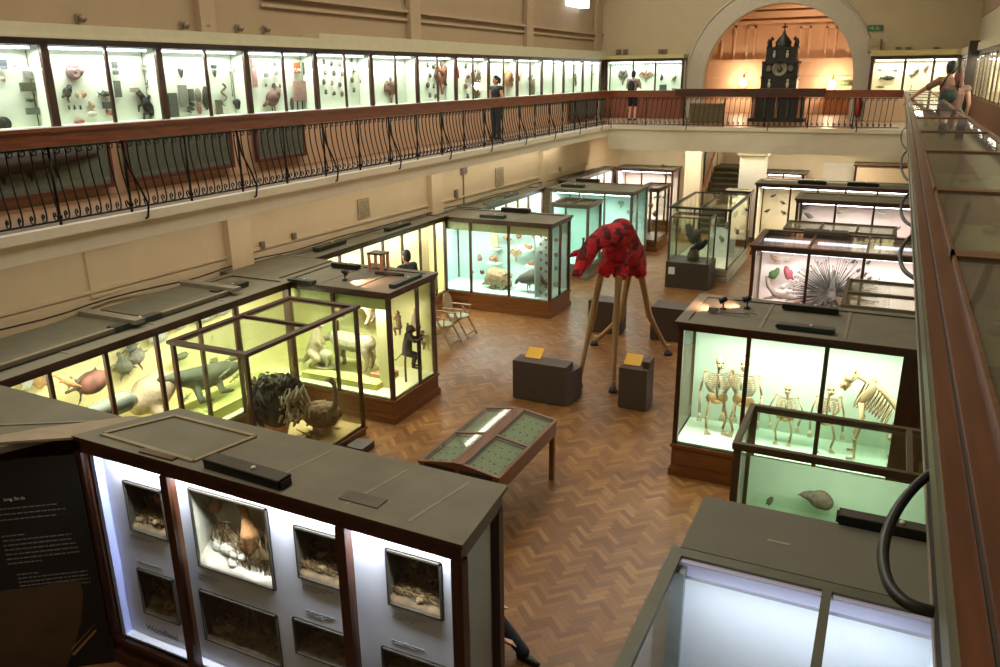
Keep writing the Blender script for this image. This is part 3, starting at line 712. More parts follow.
# ------------------------------------------------------------------ balcony wall cases
TANB = mat('case_base_tan', (190, 156, 124), .8, var=.03)
ORD = ['first', 'second', 'third', 'fourth', 'fifth', 'sixth', 'seventh', 'eighth', 'ninth', 'tenth', 'eleventh', 'twelfth', 'thirteenth', 'fourteenth']
GX = -10.95
y0 = 6.0
for i in range(13):
    y1 = min(y0 + 2.02, 32.72)
    extra = {0: 'nearest, with small framed pictures', 1: 'with the pink shell and the dark lizard skeleton', 2: 'with grey boards and spear shapes', 3: 'with a big brown fish and two coloured pictures', 4: 'with rows of dark specks', 5: 'with one bat shaped skin', 6: 'with the big orange brown bird', 7: 'with a tall dark plant', 8: 'behind the dark haired visitor', 9: 'just past the dark haired visitor', 10: 'with greyer glass', 11: 'last but one', 12: 'last, at the far corner'}[i]
    case('balcony_case', '%s balcony case from the near left, %s' % (ORD[i], extra), 0, y1 - y0, 0, .42, 2.28, 1.04, (.5,), bd=PALEB, light=25, lcol=(1, 1, .96), rz=pi / 2,
         loc=(GX, (y0 + y1) / 2, 3.9), plinth=TANB, plinth_panels=False, skirt=False, corn=.1, lip=.02, post=.06, seams=0, group=None, tubem=TUBE)
    y0 = y1
cn = MB().box(-11.4, -10.9, -3, 14.2, 6.18, 6.37).box(-11.4, -10.9, 14.2, 33.4, 6.18, 6.47).box(-11.4, -10.86, -3, 33.4, 6.17, 6.2)
struct('trim_13', cn, CORN, 'pale cornice over the left balcony cases', 'trim')
YF = 32.72
def yx(px): return on_y(px, 61, YF).x
xe = yx(684)
case('balcony_case', 'balcony case left of the arch, behind the visitor with a backpack', GX + .05, xe, 0, .5, 2.28, 1.04, ((yx(632) - GX) / (xe - GX), (yx(656) - GX) / (xe - GX)), bd=PALEB, light=36, lcol=(.95, 1, .93), loc=((GX + .05 + xe) / 2, YF, 3.9),
     plinth=mat('red_brown_base', (122, 66, 42), .6), plinth_panels=False, skirt=False, corn=.1, lip=.02, post=.08, seams=0)
xs_, xe_ = yx(871), 1.75
case('balcony_case', 'balcony case right of the arch with a dark fish', xs_, xe_, 0, .5, 2.2, 1.0, ((yx(905) - xs_) / (xe_ - xs_), (yx(936) - xs_) / (xe_ - xs_)), bd=CREAMB, light=40, lcol=(1, .98, .8), loc=((xs_ + xe_) / 2, YF, 3.9),
     plinth=TANB, plinth_panels=False, skirt=False, corn=.1, lip=.02, post=.1, seams=0)
struct('trim_14', MB().box(GX, xe, YF - .05, YB, 6.18, 6.32).box(xs_ - .05, 2.2, YF - .05, YB, 6.12, 6.3), mat('cornice_yellow', (186, 174, 112), .7, var=.04), 'pale cornices over the cases beside the arch', 'trim')
y0 = 15.0
for i in range(6):
    y1 = min(y0 + 2.95, 32.6)
    case('balcony_case', '%s case of tall narrow panes on the right balcony wall' % ORD[i] + (', nearest the camera' if i == 0 else ', farthest' if i == 5 else ''), 0, y1 - y0, 0, .45, 2.2, 1.05, (.33, .67), bd=CREAMB, light=45, lcol=(1, 1, .82), rz=-pi / 2,
         loc=(1.75, (y0 + y1) / 2, 3.9), plinth=wood('base_brown', (112, 76, 48), .5, axis=0), plinth_panels=False, skirt=False, corn=.1, lip=.02, post=.03, seams=0)
    y0 = y1
struct('trim_15', B(1.7, 2.2, 14.9, 33.4, 6.1, 6.3), CORN, 'pale cornice over the right balcony cases', 'trim')
# framed panels leaning on the case bases
def framed(label, ya, yb, z0, z1, m):
    t = thing('framed_panel', label, 'framed panel', (-10.86, (ya + yb) / 2, z0), pi / 2, 'framed panels behind the left balusters')
    w, h = yb - ya, z1 - z0; f = MB()
    f.box(-w / 2, w / 2, -.03, .03, 0, .06).box(-w / 2, w / 2, -.03, .03, h - .06, h).box(-w / 2, -w / 2 + .06, -.03, .03, .06, h - .06).box(w / 2 - .06, w / 2, -.03, .03, .06, h - .06)
    f.build('frame', mat('red_frame', (84, 34, 22), .5), t)
    B(-w / 2 + .05, w / 2 - .05, -.005, .03, .05, h - .05).build('panel', m, t)
    B(-w / 2 + .05, w / 2 - .05, -.022, -.016, .05, h - .05).build('glass_pane', GLASSD, t)
    return t
PD = mat('panel_grey_green', (62, 64, 48), .6, var=.3, scale=5)
framed('nearest red framed panel with a long dark fish behind the balusters', 5.6, 8.75, 4.02, 4.9, mat('panel_pale_green', (78, 82, 64), .6, var=.1))
framed('second red framed panel, grey green, behind the balusters', 9.0, 11.35, 4.05, 4.9, PD)
framed('third and smallest red framed panel behind the balusters', 11.95, 13.4, 4.08, 4.85, mat('panel_brown_green', (70, 66, 48), .6, var=.25, scale=5))
framed('glassy panel behind the balusters near the far left corner', 28.6, 31.6, 4.0, 4.85, PD)
fs = MB(); fs.chain([V((-10.84, 6.0, 4.5)), V((-10.84, 6.8, 4.52)), V((-10.84, 7.8, 4.55)), V((-10.84, 8.5, 4.55))], [.12, .17, .15, .04], 8)
for k in range(5): fs.cone((-10.84, 6.2 + .4 * k, 4.4), .05, (-10.84, 6.2 + .4 * k, 4.25), .02, 6)
organic_thing(fs, 'mounted_fish', DARKSC, 'long dark mounted fish on the nearest red framed panel', 'specimen', voxel=.025)

# ------------------------------------------------------------------ iron balustrades
def bal_profile(z0=3.9):
    return [(0, .93), (.0, .8), (.012, .66), (.045, .5), (.09, .35), (.125, .24), (.13, .16), (.1, .1), (.04, .085), (.0, .11), (-.01, .16), (.03, .185), (.06, .165), (.045, .135)]
def baluster_mb(axis, out, step=0):
    """axis = unit along the rail, out = unit away from the balcony"""
    a, o = V(axis), V(out); m = MB()
    m.tube([o * d + a * (d * -.25) + V((0, 0, z)) for d, z in bal_profile()], .0105, 5)
    m.tube([V((0, 0, .9)), a * .03 + V((0, 0, .865)), a * .07 + V((0, 0, .875)), a * .075 + V((0, 0, .915)), a * .04 + V((0, 0, .925)), a * .03 + V((0, 0, .9))], .009, 5)
    return m
def railing(label, start, axis, out, length, step, hz=(.96, 1.16), hw=(-.1, .1), post_step=1.05, limit=100, far=False, hand=wood('handrail_brown', (122, 62, 28), .4, axis=1)):
    a, o = V(axis), V(out); S = V(start)
    r = thing('iron_railing', label, 'railing', start)
    def bb(u0, u1, d0, d1, z0, z1):
        p, q = a * u0 + o * d0, a * u1 + o * d1
        return B(p.x, q.x, p.y, q.y, z0, z1)
    bb(0, length, hw[0], hw[1], hz[0], hz[1]).build('handrail', hand, r)
    hm = bb(0, length, hw[0] - .02, hw[1] + .02, hz[1] - .03, hz[1] + .012); hm.build('handrail_cap', hand, r)
    bb(0, length, -.012, .012, .925, .945).build('top_rail', IRON, r)
    bb(0, length, .03, .06, .07, .09).build('bottom_rail', IRON, r)
    n = int(length / step); mesh = None; rest = MB()
    for i in range(n):
        p = a * (step * (i + .5))
        if i < limit:
            if mesh is None:
                b = baluster_mb(axis, out).build('baluster', IRON, r); mesh = b
            else:
                b = mesh.copy(); COL.objects.link(b); b.parent = r
            b.location = p
        else:
            q = baluster_mb(axis, out); rest.add([V(v) + p for v in q.v], q.f, True)
    if rest.v:
        rb = rest.build('baluster', IRON, r); rb['kind'] = 'stuff'
    pm = None; bm_ = None
    for k in range(int(length / post_step) + 1):
        p = a * min(length - .02, k * post_step)
        if pm is None: pm = MB().tube([V((0, 0, 0)), V((0, 0, .95))], .018, 6).ell((0, 0, .12), (.035, .035, .035), n=8, m=6).build('post', IRON, r); q = pm
        else: q = pm.copy(); COL.objects.link(q); q.parent = r
        q.location = p
        if k % 2 == 0:
            pr = [(0, .9), (.03, .6), (.11, .32), (.16, .1), (.14, -.06), (.08, -.1)]
            if bm_ is None: bm_ = MB().tube([o * d + a * (d * .9) + V((0, 0, z)) for d, z in pr], .015, 6).build('brace', IRON, r); q = bm_
            else: q = bm_.copy(); COL.objects.link(q); q.parent = r
            q.location = p
    return r
railing('long iron railing with bowed balusters along the left balcony', (-9.06, 5.4, 3.9), (0, 1, 0), (1, 0, 0), 22.0, .15)
fr_ = railing('iron railing across the far balcony', (-9.0, 27.52, 3.9), (1, 0, 0), (0, -1, 0), 9.1, .16, post_step=1.3)
xa, xb = on_y(676, 92, 27.5).x, on_y(826, 92, 27.5).x
B(xa + 9.0, xb + 9.0, -.14, .14, 1.0, 1.22).build('raised_handrail', MAHOG, fr_)

# right balcony: coping rail and desk cases
RW = wood('rail_red_wood', (98, 58, 36), .35, axis=1, coat=.3)
rr = thing('coping_rail', 'brown wooden rail edging the right balcony, closest to the camera', 'rail', (.14, -1, 3.9))
MB().box(-.018, .012, 0, 28.4, 1.08, 1.15).box(.016, .06, 0, 28.4, 1.08, 1.165).build('rail', RW, rr)
B(.012, .016, 0, 28.4, 1.08, 1.148).build('groove', mat('groove_green', (58, 62, 44), .6), rr)
MB().box(-.025, -.018, 0, 28.4, 1.1, 1.14).build('green_edge', mat('edge_green_grey', (120, 124, 100), .4, .4), rr)
MB().box(-.012, .06, 0, 28.4, .99, 1.08).build('dark_channel', mat('channel_dark', (30, 28, 22), .6), rr)
MB().box(-.0135, -.011, 0, 28.4, .985, 1.0).build('metal_strip', mat('strip_pale', (170, 160, 140), .35, .5), rr)
ys = [-.6, 1.2, 2.72, 4.25, 6.36, 8.45, 10.95, 13.2, 15.4, 17.6, 19.8, 22.0, 24.2, 26.6]
nm = ['nearest', 'second', 'third', 'fourth', 'fifth', 'sixth', 'seventh', 'eighth', 'ninth', 'tenth', 'eleventh', 'twelfth', 'farthest']
DWOOD = wood('desk_case_wood', (110, 76, 46), axis=0)
for i in range(13):
    a, b = ys[i], ys[i + 1]
    t = thing('balcony_desk_case', '%s glass topped desk case behind the right hand wooden rail' % nm[i], 'desk case', (.47, (a + b) / 2, 3.9))
    h = (b - a) / 2
    MB().box(-.27, .29, -h + .003, h - .003, .93, 1.02).box(-.1, .29, -h + .003, h - .003, 0, .93).build('carcass', DWOOD, t)
    f = MB().box(-.27, .29, -h + .001, -h + .05, 1.02, 1.18).box(-.27, .29, h - .05, h - .001, 1.02, 1.18).box(-.27, -.262, -h + .001, h - .001, 1.02, 1.18).box(.265, .29, -h, h, 1.02, 1.19)
    f.build('lid_frame', DWOOD, t)
    B(-.265, .265, -h + .05, h - .05, 1.165, 1.171).build('lid_pane', GLASSR, t)
    B(-.265, .265, -h + .05, h - .05, 1.02, 1.03).build('baize_bed', mat('desk_bed', (168, 178, 126), .85, var=.08), t)
    s = MB(); rnd = random.Random(i)
    for k in range(12):
        s.ell((rnd.uniform(-.2, .2), rnd.uniform(-h + .15, h - .15), 1.045), (rnd.uniform(.015, .05), rnd.uniform(.015, .06), .015), n=8, m=5)
    s.build('bed_specimens', mat('bed_spec', (120, 110, 80), .8, var=.3, scale=15), t)['kind'] = 'stuff'
# cables
CABM = mat('cable_black', (30, 32, 26), .45)
def cable(label, pts, r, z, grp=None):
    P = [on_z(a, b, z) for a, b in pts]
    # smooth
    Q = []
    for i in range(len(P) - 1):
        p0, p1, p2, p3 = P[max(i - 1, 0)], P[i], P[i + 1], P[min(i + 2, len(P) - 1)]
        for k in range(6):
            t = k / 6; Q.append(.5 * ((2 * p1) + (p2 - p0) * t + (2 * p0 - 5 * p1 + 4 * p2 - p3) * t * t + (3 * p1 - p0 - 3 * p2 + p3) * t ** 3))
    Q.append(P[-1])
    return centred(MB().tube(Q, r, 8), 'cable_loop', CABM, label, 'cable', grp)
cable('thick dark cable loop hanging off the wooden rail, nearest the camera', [(946, 466), (930, 474), (912, 490), (897, 510), (886, 535), (883, 558), (888, 582), (900, 598), (916, 607), (934, 612)], .0085, 4.93)
LP = [('farthest', [(911, 124), (903, 130), (901, 140), (905, 148), (912, 151)]), ('second farthest', [(913, 146), (904, 154), (901, 164), (904, 176), (914, 184)]), ('third farthest', [(914, 190), (904, 199), (901, 211), (905, 221), (914, 227)]), ('second nearest', [(915, 232), (904, 244), (900, 256), (904, 270), (917, 280)])]
for n_, p in LP: cable('dark cable loop on the outside of the right rail, ' + n_ + ' in the row', p, .009, 4.85)

# ------------------------------------------------------------------ blocks, chairs
bench('display_block', 'dark brown low block with a yellow notice, left of the giraffe puppet', -5.17, 12.45, 1.02, .36, .74, 0, (-.22, 0), 0, .34)
MB().prism([(.51, -.18), (.58, .2), (.6, .42), (.45, .42), (.4, .18)], .02, .6).build('angled_end', MATS['block_dark_brown'], bpy.data.objects['display_block'])
bench('display_block', 'dark brown upright block with a yellow notice, right of the giraffe front feet', -3.56, 12.85, .5, .45, .76, 0, (-.08, 0), 0, .3)
B(.13, .25, -.1, .225, .76, .88).build('back_ledge', MATS['block_dark_brown'], bpy.data.objects['display_block.001'])
p = on_z(604, 333, 0); bench('display_block', 'dark block standing behind the giraffe front legs', p.x, p.y + .2, .75, .5, .75, 0, False, 0)
p = on_z(672, 342, 0); bench('display_block', 'dark block behind the right rear giraffe leg, beside the skeleton case', p.x, p.y + .3, 1.0, .6, .75, 0, False, 0)
bench('display_block', 'small black block on the floor in front of the ostrich case', -6.98, 9.35, .3, .34, .12, 0, False, 0)
CH = wood('chair_pale_wood', (150, 124, 92), .5)
def chair(label, fa, fb, first=True):
    A, Bp = on_z(*fa, 0), on_z(*fb, 0); mid = (A + Bp) / 2; d = (A - Bp).normalized(); fw = V((d.y, -d.x, 0))
    if fw.x < 0: fw = -fw
    rz = atan2(fw.y, fw.x); w = .23
    t = thing('folding_chair', label, 'chair', (mid.x - fw.x * .42, mid.y - fw.y * .42, 0), rz, 'folding chairs by the yellow case')
    MB().prism([(.30 + .03 * cos(a), .0 + 0 * a) if False else (.06 + .22 * cos(a) , .22 * sin(a)) for a in [pi * 2 * k / 20 for k in range(20)]], .44, .465).build('seat', mat('seat_pale_green', (156, 168, 140), .5), t)
    bk = MB(); R = Matrix.Rotation(radians(-14), 3, 'Y'); n = 20
    vs = [V((-.2, 0, .76)) + R @ V((e, .19 * cos(2 * pi * k / n), .21 * sin(2 * pi * k / n))) for e in (-.012, .012) for k in range(n)]
    bk.add(vs, [tuple(range(n)), tuple(range(2 * n - 1, n - 1, -1))] + [(k, n + k, n + (k + 1) % n, (k + 1) % n) for k in range(n)]); bk.build('backrest', CH, t)
    for s in (-1, 1):
        MB().bar((.03, s * w, .66), (.42, s * w, 0), .03, .035).build('leg', CH, t)
        MB().bar((.2, s * (w - .04), .46), (-.36, s * (w - .04), 0), .03, .035).build('leg', CH, t)
        MB().bar((-.22, s * w, .66), (.28, s * w, .66), .045, .022).build('armrest', CH, t)
        MB().bar((-.13, s * .16, .44), (-.24, s * .16, .8), .025, .03).build('back_stile', CH, t)
        MB().bar((.24, s * w, .45), (.24, s * w, .65), .022, .022).build('arm_support', CH, t)
    MB().bar((.37, -w, .09), (.37, w, .09), .025, .03).build('stretcher', CH, t)
    MB().bar((-.3, -w + .04, .09), (-.3, w - .04, .09), .025, .03).build('stretcher', CH, t)
chair('pale folding chair with a round back, the one nearer the teal case', (479.6, 332), (466.4, 340.8))
chair('pale folding chair partly hidden by the yellow mammal case', (464, 342), (450, 350))

# ------------------------------------------------------------------ clock
CLK = mat('clock_dark', (36, 34, 22), .45, .1, var=.3, scale=8)
CLK2 = mat('clock_mid', (66, 60, 40), .45, .1, var=.3, scale=12)
YC = 31.2
cxl, cxr = on_y(759.5, 92, YC).x, on_y(796, 92, YC).x; cxm = (cxl + cxr) / 2; hwc = (cxr - cxl) / 2
ck = thing('tower_clock', 'tall dark carved tower clock standing under the arch', 'clock', (cxm, YC, 3.9))
MB().box(-hwc * 1.55, hwc * 1.55, 0, .9, 0, .12).box(-hwc * 1.4, hwc * 1.4, .05, .9, .12, .95).box(-hwc * 1.5, hwc * 1.5, 0, .9, .95, 1.04).build('base_cabinet', CLK, ck)
for i in range(5):
    x = -hwc * 1.25 + hwc * 2.5 * i / 4
    MB().lathe([(.05, .12), (.06, .2), (.035, .3), (.05, .6), (.03, .8), (.06, .93)], (x, -.02, 0), 8).build('column', mat('clock_pink_wood', (150, 100, 70), .5) if i % 2 == 0 else CLK2, ck)
body = MB().box(-hwc * .96, hwc * .96, .05, .75, 1.04, 1.5).box(-hwc * 1.02, hwc * 1.02, .0, .8, 1.5, 1.56).box(-hwc * .93, hwc * .93, .05, .75, 1.56, 2.0).box(-hwc, hwc, 0, .8, 2.0, 2.08)
for s in (-1, 1): body.box(s * hwc * .9 - .05, s * hwc * .9 + .05, 0, .1, 1.04, 2.02)
body.build('clock_body', CLK, ck)
dz = on_y(778, 69, YC).z - 3.9
MB().lathe([(.0, 0), (.24, 0), (.26, .02), (.24, .05), (.2, .05), (.19, .03), (0, .03)], (0, .05, dz), 24, Matrix.Rotation(pi / 2, 3, 'X')).build('dial', mat('dial_grey', (128, 122, 96), .5), ck)
MB().lathe([(0, 0), (.1, 0), (.1, .01), (0, .01)], (0, -.0, dz), 20, Matrix.Rotation(pi / 2, 3, 'X')).build('dial_centre', mat('dial_dark', (66, 60, 42), .5), ck)
hd = MB().bar((0, -.015, dz), (.0, -.015, dz + .17), .014, .01).bar((0, -.015, dz), (.1, -.015, dz + .04), .014, .01); hd.build('clock_hand', CLK, ck)
for s in (-1, 1):
    MB().lathe([(0, 0), (.13, 0), (.14, .02), (.1, .03), (0, .03)], (s * hwc * .6, .05, dz), 16, Matrix.Rotation(pi / 2, 3, 'X')).build('side_rosette', CLK2, ck)
    f = MB().ell((s * hwc * .5, -.02, 1.28), (.055, .05, .12)).ell((s * hwc * .5, -.03, 1.43), .045); f.build('white_figure', mat('figure_pale', (176, 172, 150), .6), ck)
    f = MB().ell((s * hwc * .35, -.02, 2.28), (.05, .05, .1)).ell((s * hwc * .35, -.03, 2.4), .04); f.build('white_figure', MATS['figure_pale'], ck)
up = MB().box(-hwc * .78, hwc * .78, .1, .7, 2.08, 2.5).box(-hwc * .84, hwc * .84, .05, .75, 2.5, 2.56).box(-hwc * .84, hwc * .84, .04, .75, 2.08, 2.15)
for s in (-1, 1): up.box(s * hwc * .76 - .04, s * hwc * .76 + .04, .06, .14, 2.1, 2.52)
up.build('upper_stage', CLK, ck)
tp = MB(); tp.lathe([(.3, 2.56), (.26, 2.62), (.28, 2.72), (.18, 2.86), (.09, 2.95), (.05, 3.02), (.06, 3.06), (.02, 3.1)], (0, .4, 0), 12)
tp.build('dome', CLK, ck)
cr = MB().box(-.02, .02, .38, .42, 3.08, 3.36).box(-.1, .1, .38, .42, 3.2, 3.25); cr.build('cross', CLK, ck)
for s in (-1, 1):
    MB().lathe([(.06, 2.56), (.04, 2.62), (.06, 2.72), (.02, 2.84)], (s * hwc * .78, .3, 0), 8).build('finial', CLK, ck)
    MB().tube([(s * .42, .35, 2.56), (s * .44, .35, 2.75), (s * .38, .35, 2.9), (s * .34, .35, 2.84), (s * .38, .35, 2.78)], [.06, .05, .04, .03, .02], 8).build('scroll', CLK, ck)

# wall lamps in the arch room
for i, (px, py, side) in enumerate(((743, 83, 'left'), (832, 85, 'right'))):
    p = on_y(px, py, RB - .25)
    t = thing('wall_lamp', 'glowing wall lamp to the %s of the tower clock' % side, 'lamp', p)
    MB().ell((0, 0, 0), (.17, .17, .19)).build('lamp_shade', mat('lamp_glow', (255, 240, 200), emit=(255, 214, 140), estr=9), t)
    MB().tube([(0, .22, .3), (0, .0, .34), (0, 0, .2)], .015, 6).lathe([(.05, .17), (.03, .24), (.05, .27)], (0, 0, 0), 8).build('bracket', mat('brass', (150, 110, 50), .35, .8), t)
    point('lamp_light', p + V((0, -.35, .05)), 95, (1, .72, .46), .15)
# cupboard, box, extinguisher, signs on the far balcony
a, b = on_y(826, 100, RB - .8), on_y(846, 130, RB - .8)
t = thing('cupboard', 'orange wooden cupboard right of the tower clock, seen through the railing', 'cupboard', ((a.x + b.x) / 2, RB - .8, 3.9))
w = (b.x - a.x) / 2 + .1; hh = .95
B(-w, w, 0, .5, 0, hh).build('carcass', wood('cupboard_orange', (190, 122, 66), .45, axis=2), t)
for s in (-1, 1): B(s * .02, s * (w - .04), -.02, 0, .08, hh - .06).build('door', MATS['cupboard_orange'], t)
a, b = on_y(690, 109, 30), on_y(721, 127, 30)
t = thing('storage_box', 'olive brown box on the far balcony floor behind the railing', 'box', ((a.x + b.x) / 2, 30, 3.9))
w = (b.x - a.x) / 2; B(-w, w, 0, .5, 0, .62).build('body', mat('olive_box', (96, 84, 52), .6), t); B(-w - .02, w + .02, -.02, .52, .62, .67).build('lid', mat('olive_box_lid', (104, 92, 58), .6), t)
p = on_y(858, 107, YB - .12)
t = thing('fire_extinguisher', 'red fire extinguisher hanging at the foot of the arch', 'fire extinguisher', (p.x, p.y, p.z))
MB().lathe([(.0, -.32), (.09, -.32), (.1, -.28), (.1, .2), (.06, .28), (.03, .3)], (0, 0, 0), 12).build('cylinder', mat('extinguisher_red', (176, 24, 22), .35, coat=.3), t)
MB().tube([(.02, 0, .3), (.02, 0, .36), (.1, -.02, .34)], .015, 6).build('valve', BLACKBOX, t)
MB().tube([(.02, -.02, .33), (.13, -.06, .2), (.12, -.06, -.1)], .012, 6).build('hose', BLACKBOX, t)
def exit_sign(px, py, Y, w, h, label):
    p = on_y(px, py, Y)
    t = thing('exit_sign', label, 'sign', p)
    B(-w / 2, w / 2, 0, .04, -h / 2, h / 2).build('plate', mat('exit_green', (62, 104, 70), .5), t)
    m = MB(); q = h * .3
    xz_ngon(m, [(-w * .38, -q * .3), (-w * .2, -q * .3), (-w * .2, -q), (-w * .04, 0), (-w * .2, q), (-w * .2, q * .3), (-w * .38, q * .3)], -.006, -.001)
    m.ell((w * .14, -.004, q * .75), (h * .1, .003, h * .1), n=8, m=4)
    xz_ngon(m, [(w * .1, q * .4), (w * .2, q * .4), (w * .24, -q * .2), (w * .3, -q), (w * .22, -q), (w * .16, -q * .2), (w * .06, -q), (w * .0, -q), (w * .1, -q * .1)], -.006, -.001)
    m.build('pictogram', mat('exit_white', (150, 170, 140), .5), t)
exit_sign(875, 28, YB - .06, .5, .2, 'green exit sign on the end wall right of the arch')
exit_sign(845, 83, RB - .1, .36, .2, 'small green exit sign in the room beyond the arch')
p = on_y(874, 45, YB - .1); centred(MB().box(p.x - .2, p.x + .2, YB - .2, YB, p.z - .22, p.z + .22).box(p.x - .1, p.x + .1, YB - .24, YB - .2, p.z - .05, p.z + .15), 'alarm_box', mat('alarm_beige', (170, 156, 124), .6), 'beige alarm box on the end wall beside the arch', 'box')

# small fittings on the walls
for i, (px, py) in enumerate(((78, 18), (182, 25), (203, 26), (237, 28), (264, 29))):
    p = on_x(px, py, -11.33)
    t = thing('wall_spotlight', 'small grey wall fitting above the cornice, %s from the near end' % ORD[i], 'wall fitting', p, 0, 'small fittings above the left cornice')
    MB().box(0, .04, -.05, .05, -.06, .06).build('back_plate', GREYTOP2, t); MB().tube([(.04, 0, 0), (.12, 0, -.02)], [.045, .055], 8).build('head', mat('fitting_grey', (120, 104, 88), .4, .3), t)
for px, lab in ((619, 'first'), (626, 'second'), (661, 'third'), (665, 'fourth'), (898, 'fifth'), (908, 'sixth'), (936, 'seventh')):
    p = on_y(px, 52 if px < 700 else 50, YB - .01)
    centred(MB().box(p.x - .09, p.x + .09, YB - .1, YB, p.z - .09, p.z + .1).box(p.x - .05, p.x + .05, YB - .16, YB - .1, p.z - .05, p.z + .05), 'wall_spotlight', MATS['fitting_grey'], 'small fitting on the end wall above the cornice, %s from the left' % lab, 'wall fitting', 'small fittings on the end wall')
for px, py, w, h, lab in ((362, 208, .42, .42, 'square vent grille on the lower left wall, nearer one'), (497, 177, .5, .55, 'square vent grille on the lower left wall, farther one')):
    q = on_x(px, py, lwx(14 if px < 400 else 19.5)); x = lwx(q.y)
    t = thing('vent_grille', lab, 'vent', (x, q.y, q.z))
    B(0, .03, -w / 2, w / 2, -h / 2, h / 2).build('frame', mat('vent_tan', (168, 152, 122), .7), t)
    s = MB()
    for k in range(8): s.box(.03, .04, -w / 2 + .03, w / 2 - .03, -h / 2 + .03 + k * (h - .06) / 8, -h / 2 + .05 + k * (h - .06) / 8)
    s.build('slats', mat('vent_slat', (140, 126, 100), .7), t)
for px, py, w, h, lab in ((262, 245, .1, .13, 'small grey socket box on the lower left wall beside the pilaster'), (292, 236, .1, .12, 'small grey socket box right of the pilaster'), (463, 168, .28, .3, 'grey electrical box with a conduit on the lower left wall'), (456, 194, .14, .22, 'small switch plate on the lower left wall'), (551, 169, .1, .16, 'small dark fitting near the far end of the lower left wall')):
    q = on_x(px, py, lwx(12 if px < 400 else 19)); x = lwx(q.y)
    m = MB().box(x, x + .06, q.y - w / 2, q.y + w / 2, q.z - h / 2, q.z + h / 2).box(x + .06, x + .07, q.y - w / 3, q.y + w / 3, q.z - h / 3, q.z + h / 3)
    if px == 463: m.box(x, x + .03, q.y - .03, q.y + .0, 2.35, q.z - h / 2)
    centred(m, 'socket_box', mat('socket_grey', (120, 108, 90), .5), lab, 'wall fitting')
q = on_x(112, 270, lwx(8.5)); x = lwx(q.y)
m = MB(); 
for yy in (-.42, .42): m.box(x, x + .012, q.y + yy - .01, q.y + yy + .01, q.z - .35, q.z + .35)
for zz in (-.35, .35): m.box(x, x + .012, q.y - .42, q.y + .42, q.z + zz - .01, q.z + zz + .01)
centred(m, 'access_panel', mat('panel_edge', (196, 176, 142), .8), 'faint outlined access panel on the lower left wall', 'panel')
# skylight window at the foot of the vault
w = on_x(583, 3, -10.9)
struct('window_1', B(-11.3, -10.98, w.y - .7, w.y + .9, w.z - .12, w.z + .9), mat('daylight_pane', (240, 245, 255), emit=(235, 242, 255), estr=3), 'small bright window high on the left', 'window')
# ------------------------------------------------------------------ specimens
def col(r, g, b, var=.22, sc=22, rough=.75):
    return mat('tone_%d_%d_%d' % (r, g, b), (r * .82, g * .82, b * .82), rough, var=var, scale=sc)
def mpp(p): return (p - EYE).dot(_f) / FPX      # metres per picture unit at a point
class S(MB): pass
def s_bird(w, h, f=1, legs=True):
    m = MB(); t = .18 * h
    m.ell((0, 0, h * .52), (w * .32, w * .13 + .4 * t, h * .27), (0, -f * .45, 0))
    m.chain([V((f * w * .2, 0, h * .62)), V((f * w * .3, 0, h * .82))], [h * .17, h * .135], 8)
    m.tube([(f * w * .34, 0, h * .83), (f * w * .5, 0, h * .79)], [h * .05, h * .008], 6)
    m.tube([(-f * w * .18, 0, h * .44), (-f * w * .5, 0, h * .26)], [h * .1, h * .05], 6)
    if legs:
        for s in (-1, 1): m.tube([(0, s * w * .06, h * .4), (f * w * .02, s * w * .06, 0)], h * .02, 5).tube([(f * w * .02, s * w * .06, .004), (f * w * .12, s * w * .06, .004)], h * .018, 5)
    return m
def s_spread(w, h):
    m = MB(); m.ell((0, 0, h * .5), (w * .09, w * .06, h * .34)); m.ell((0, 0, h * .9), (w * .06, w * .05, h * .1))
    for s in (-1, 1):
        m.chain([V((s * w * .06, 0, h * .66)), V((s * w * .28, 0, h * .8)), V((s * w * .5, 0, h * .62))], [h * .09, h * .06, h * .02], 6)
        for k in range(4): m.tube([(s * w * (.12 + .09 * k), 0, h * .68), (s * w * (.14 + .11 * k), .005, h * (.25 + .06 * k))], [h * .05, h * .02], 5)
    m.tube([(0, 0, h * .3), (0, 0, 0)], [h * .08, h * .03], 6)
    return m
def s_turtle(w, h, rot=0):
    m = MB(); m.ell((0, 0, 0), (w * .32, h * .2, h * .27)); m.ell((0, -h * .08, 0), (w * .27, h * .2, h * .22))
    m.chain([V((-w * .28, 0, 0)), V((-w * .4, 0, h * .03)), V((-w * .5, 0, h * .04))], [h * .07, h * .06, h * .075], 8)
    for sx, sz in ((-1, 1), (-1, -1), (1, 1), (1, -1)):
        L = .34 if sx < 0 else .16
        m.chain([V((sx * w * .22, 0, sz * h * .2)), V((sx * w * .3, 0, sz * h * (.2 + L * .6))), V((sx * w * .42, 0, sz * h * (.22 + L)))], [h * .055, h * .05, h * .015], 6)
    m.tube([(w * .3, 0, 0), (w * .46, 0, 0)], [h * .04, h * .01], 6)
    return spin(m, rot)
def spin(m, a):
    if a: m.v = [(v[0] * cos(a) - v[2] * sin(a), v[1], v[0] * sin(a) + v[2] * cos(a)) for v in m.v]
    return m
def s_fish(w, h, f=1):
    m = MB(); m.chain([V((f * w * .46, 0, 0)), V((f * w * .25, 0, 0)), V((0, 0, 0)), V((-f * w * .3, 0, 0)), V((-f * w * .4, 0, 0))], [h * .12, h * .34, h * .4, h * .16, h * .08], 8)
    for s in (-1, 1): m.tube([(-f * w * .36, 0, 0), (-f * w * .5, 0, s * h * .4)], [h * .1, h * .03], 6)
    m.tube([(0, 0, h * .3), (-f * w * .1, 0, h * .58)], [h * .1, h * .03], 6)
    return m
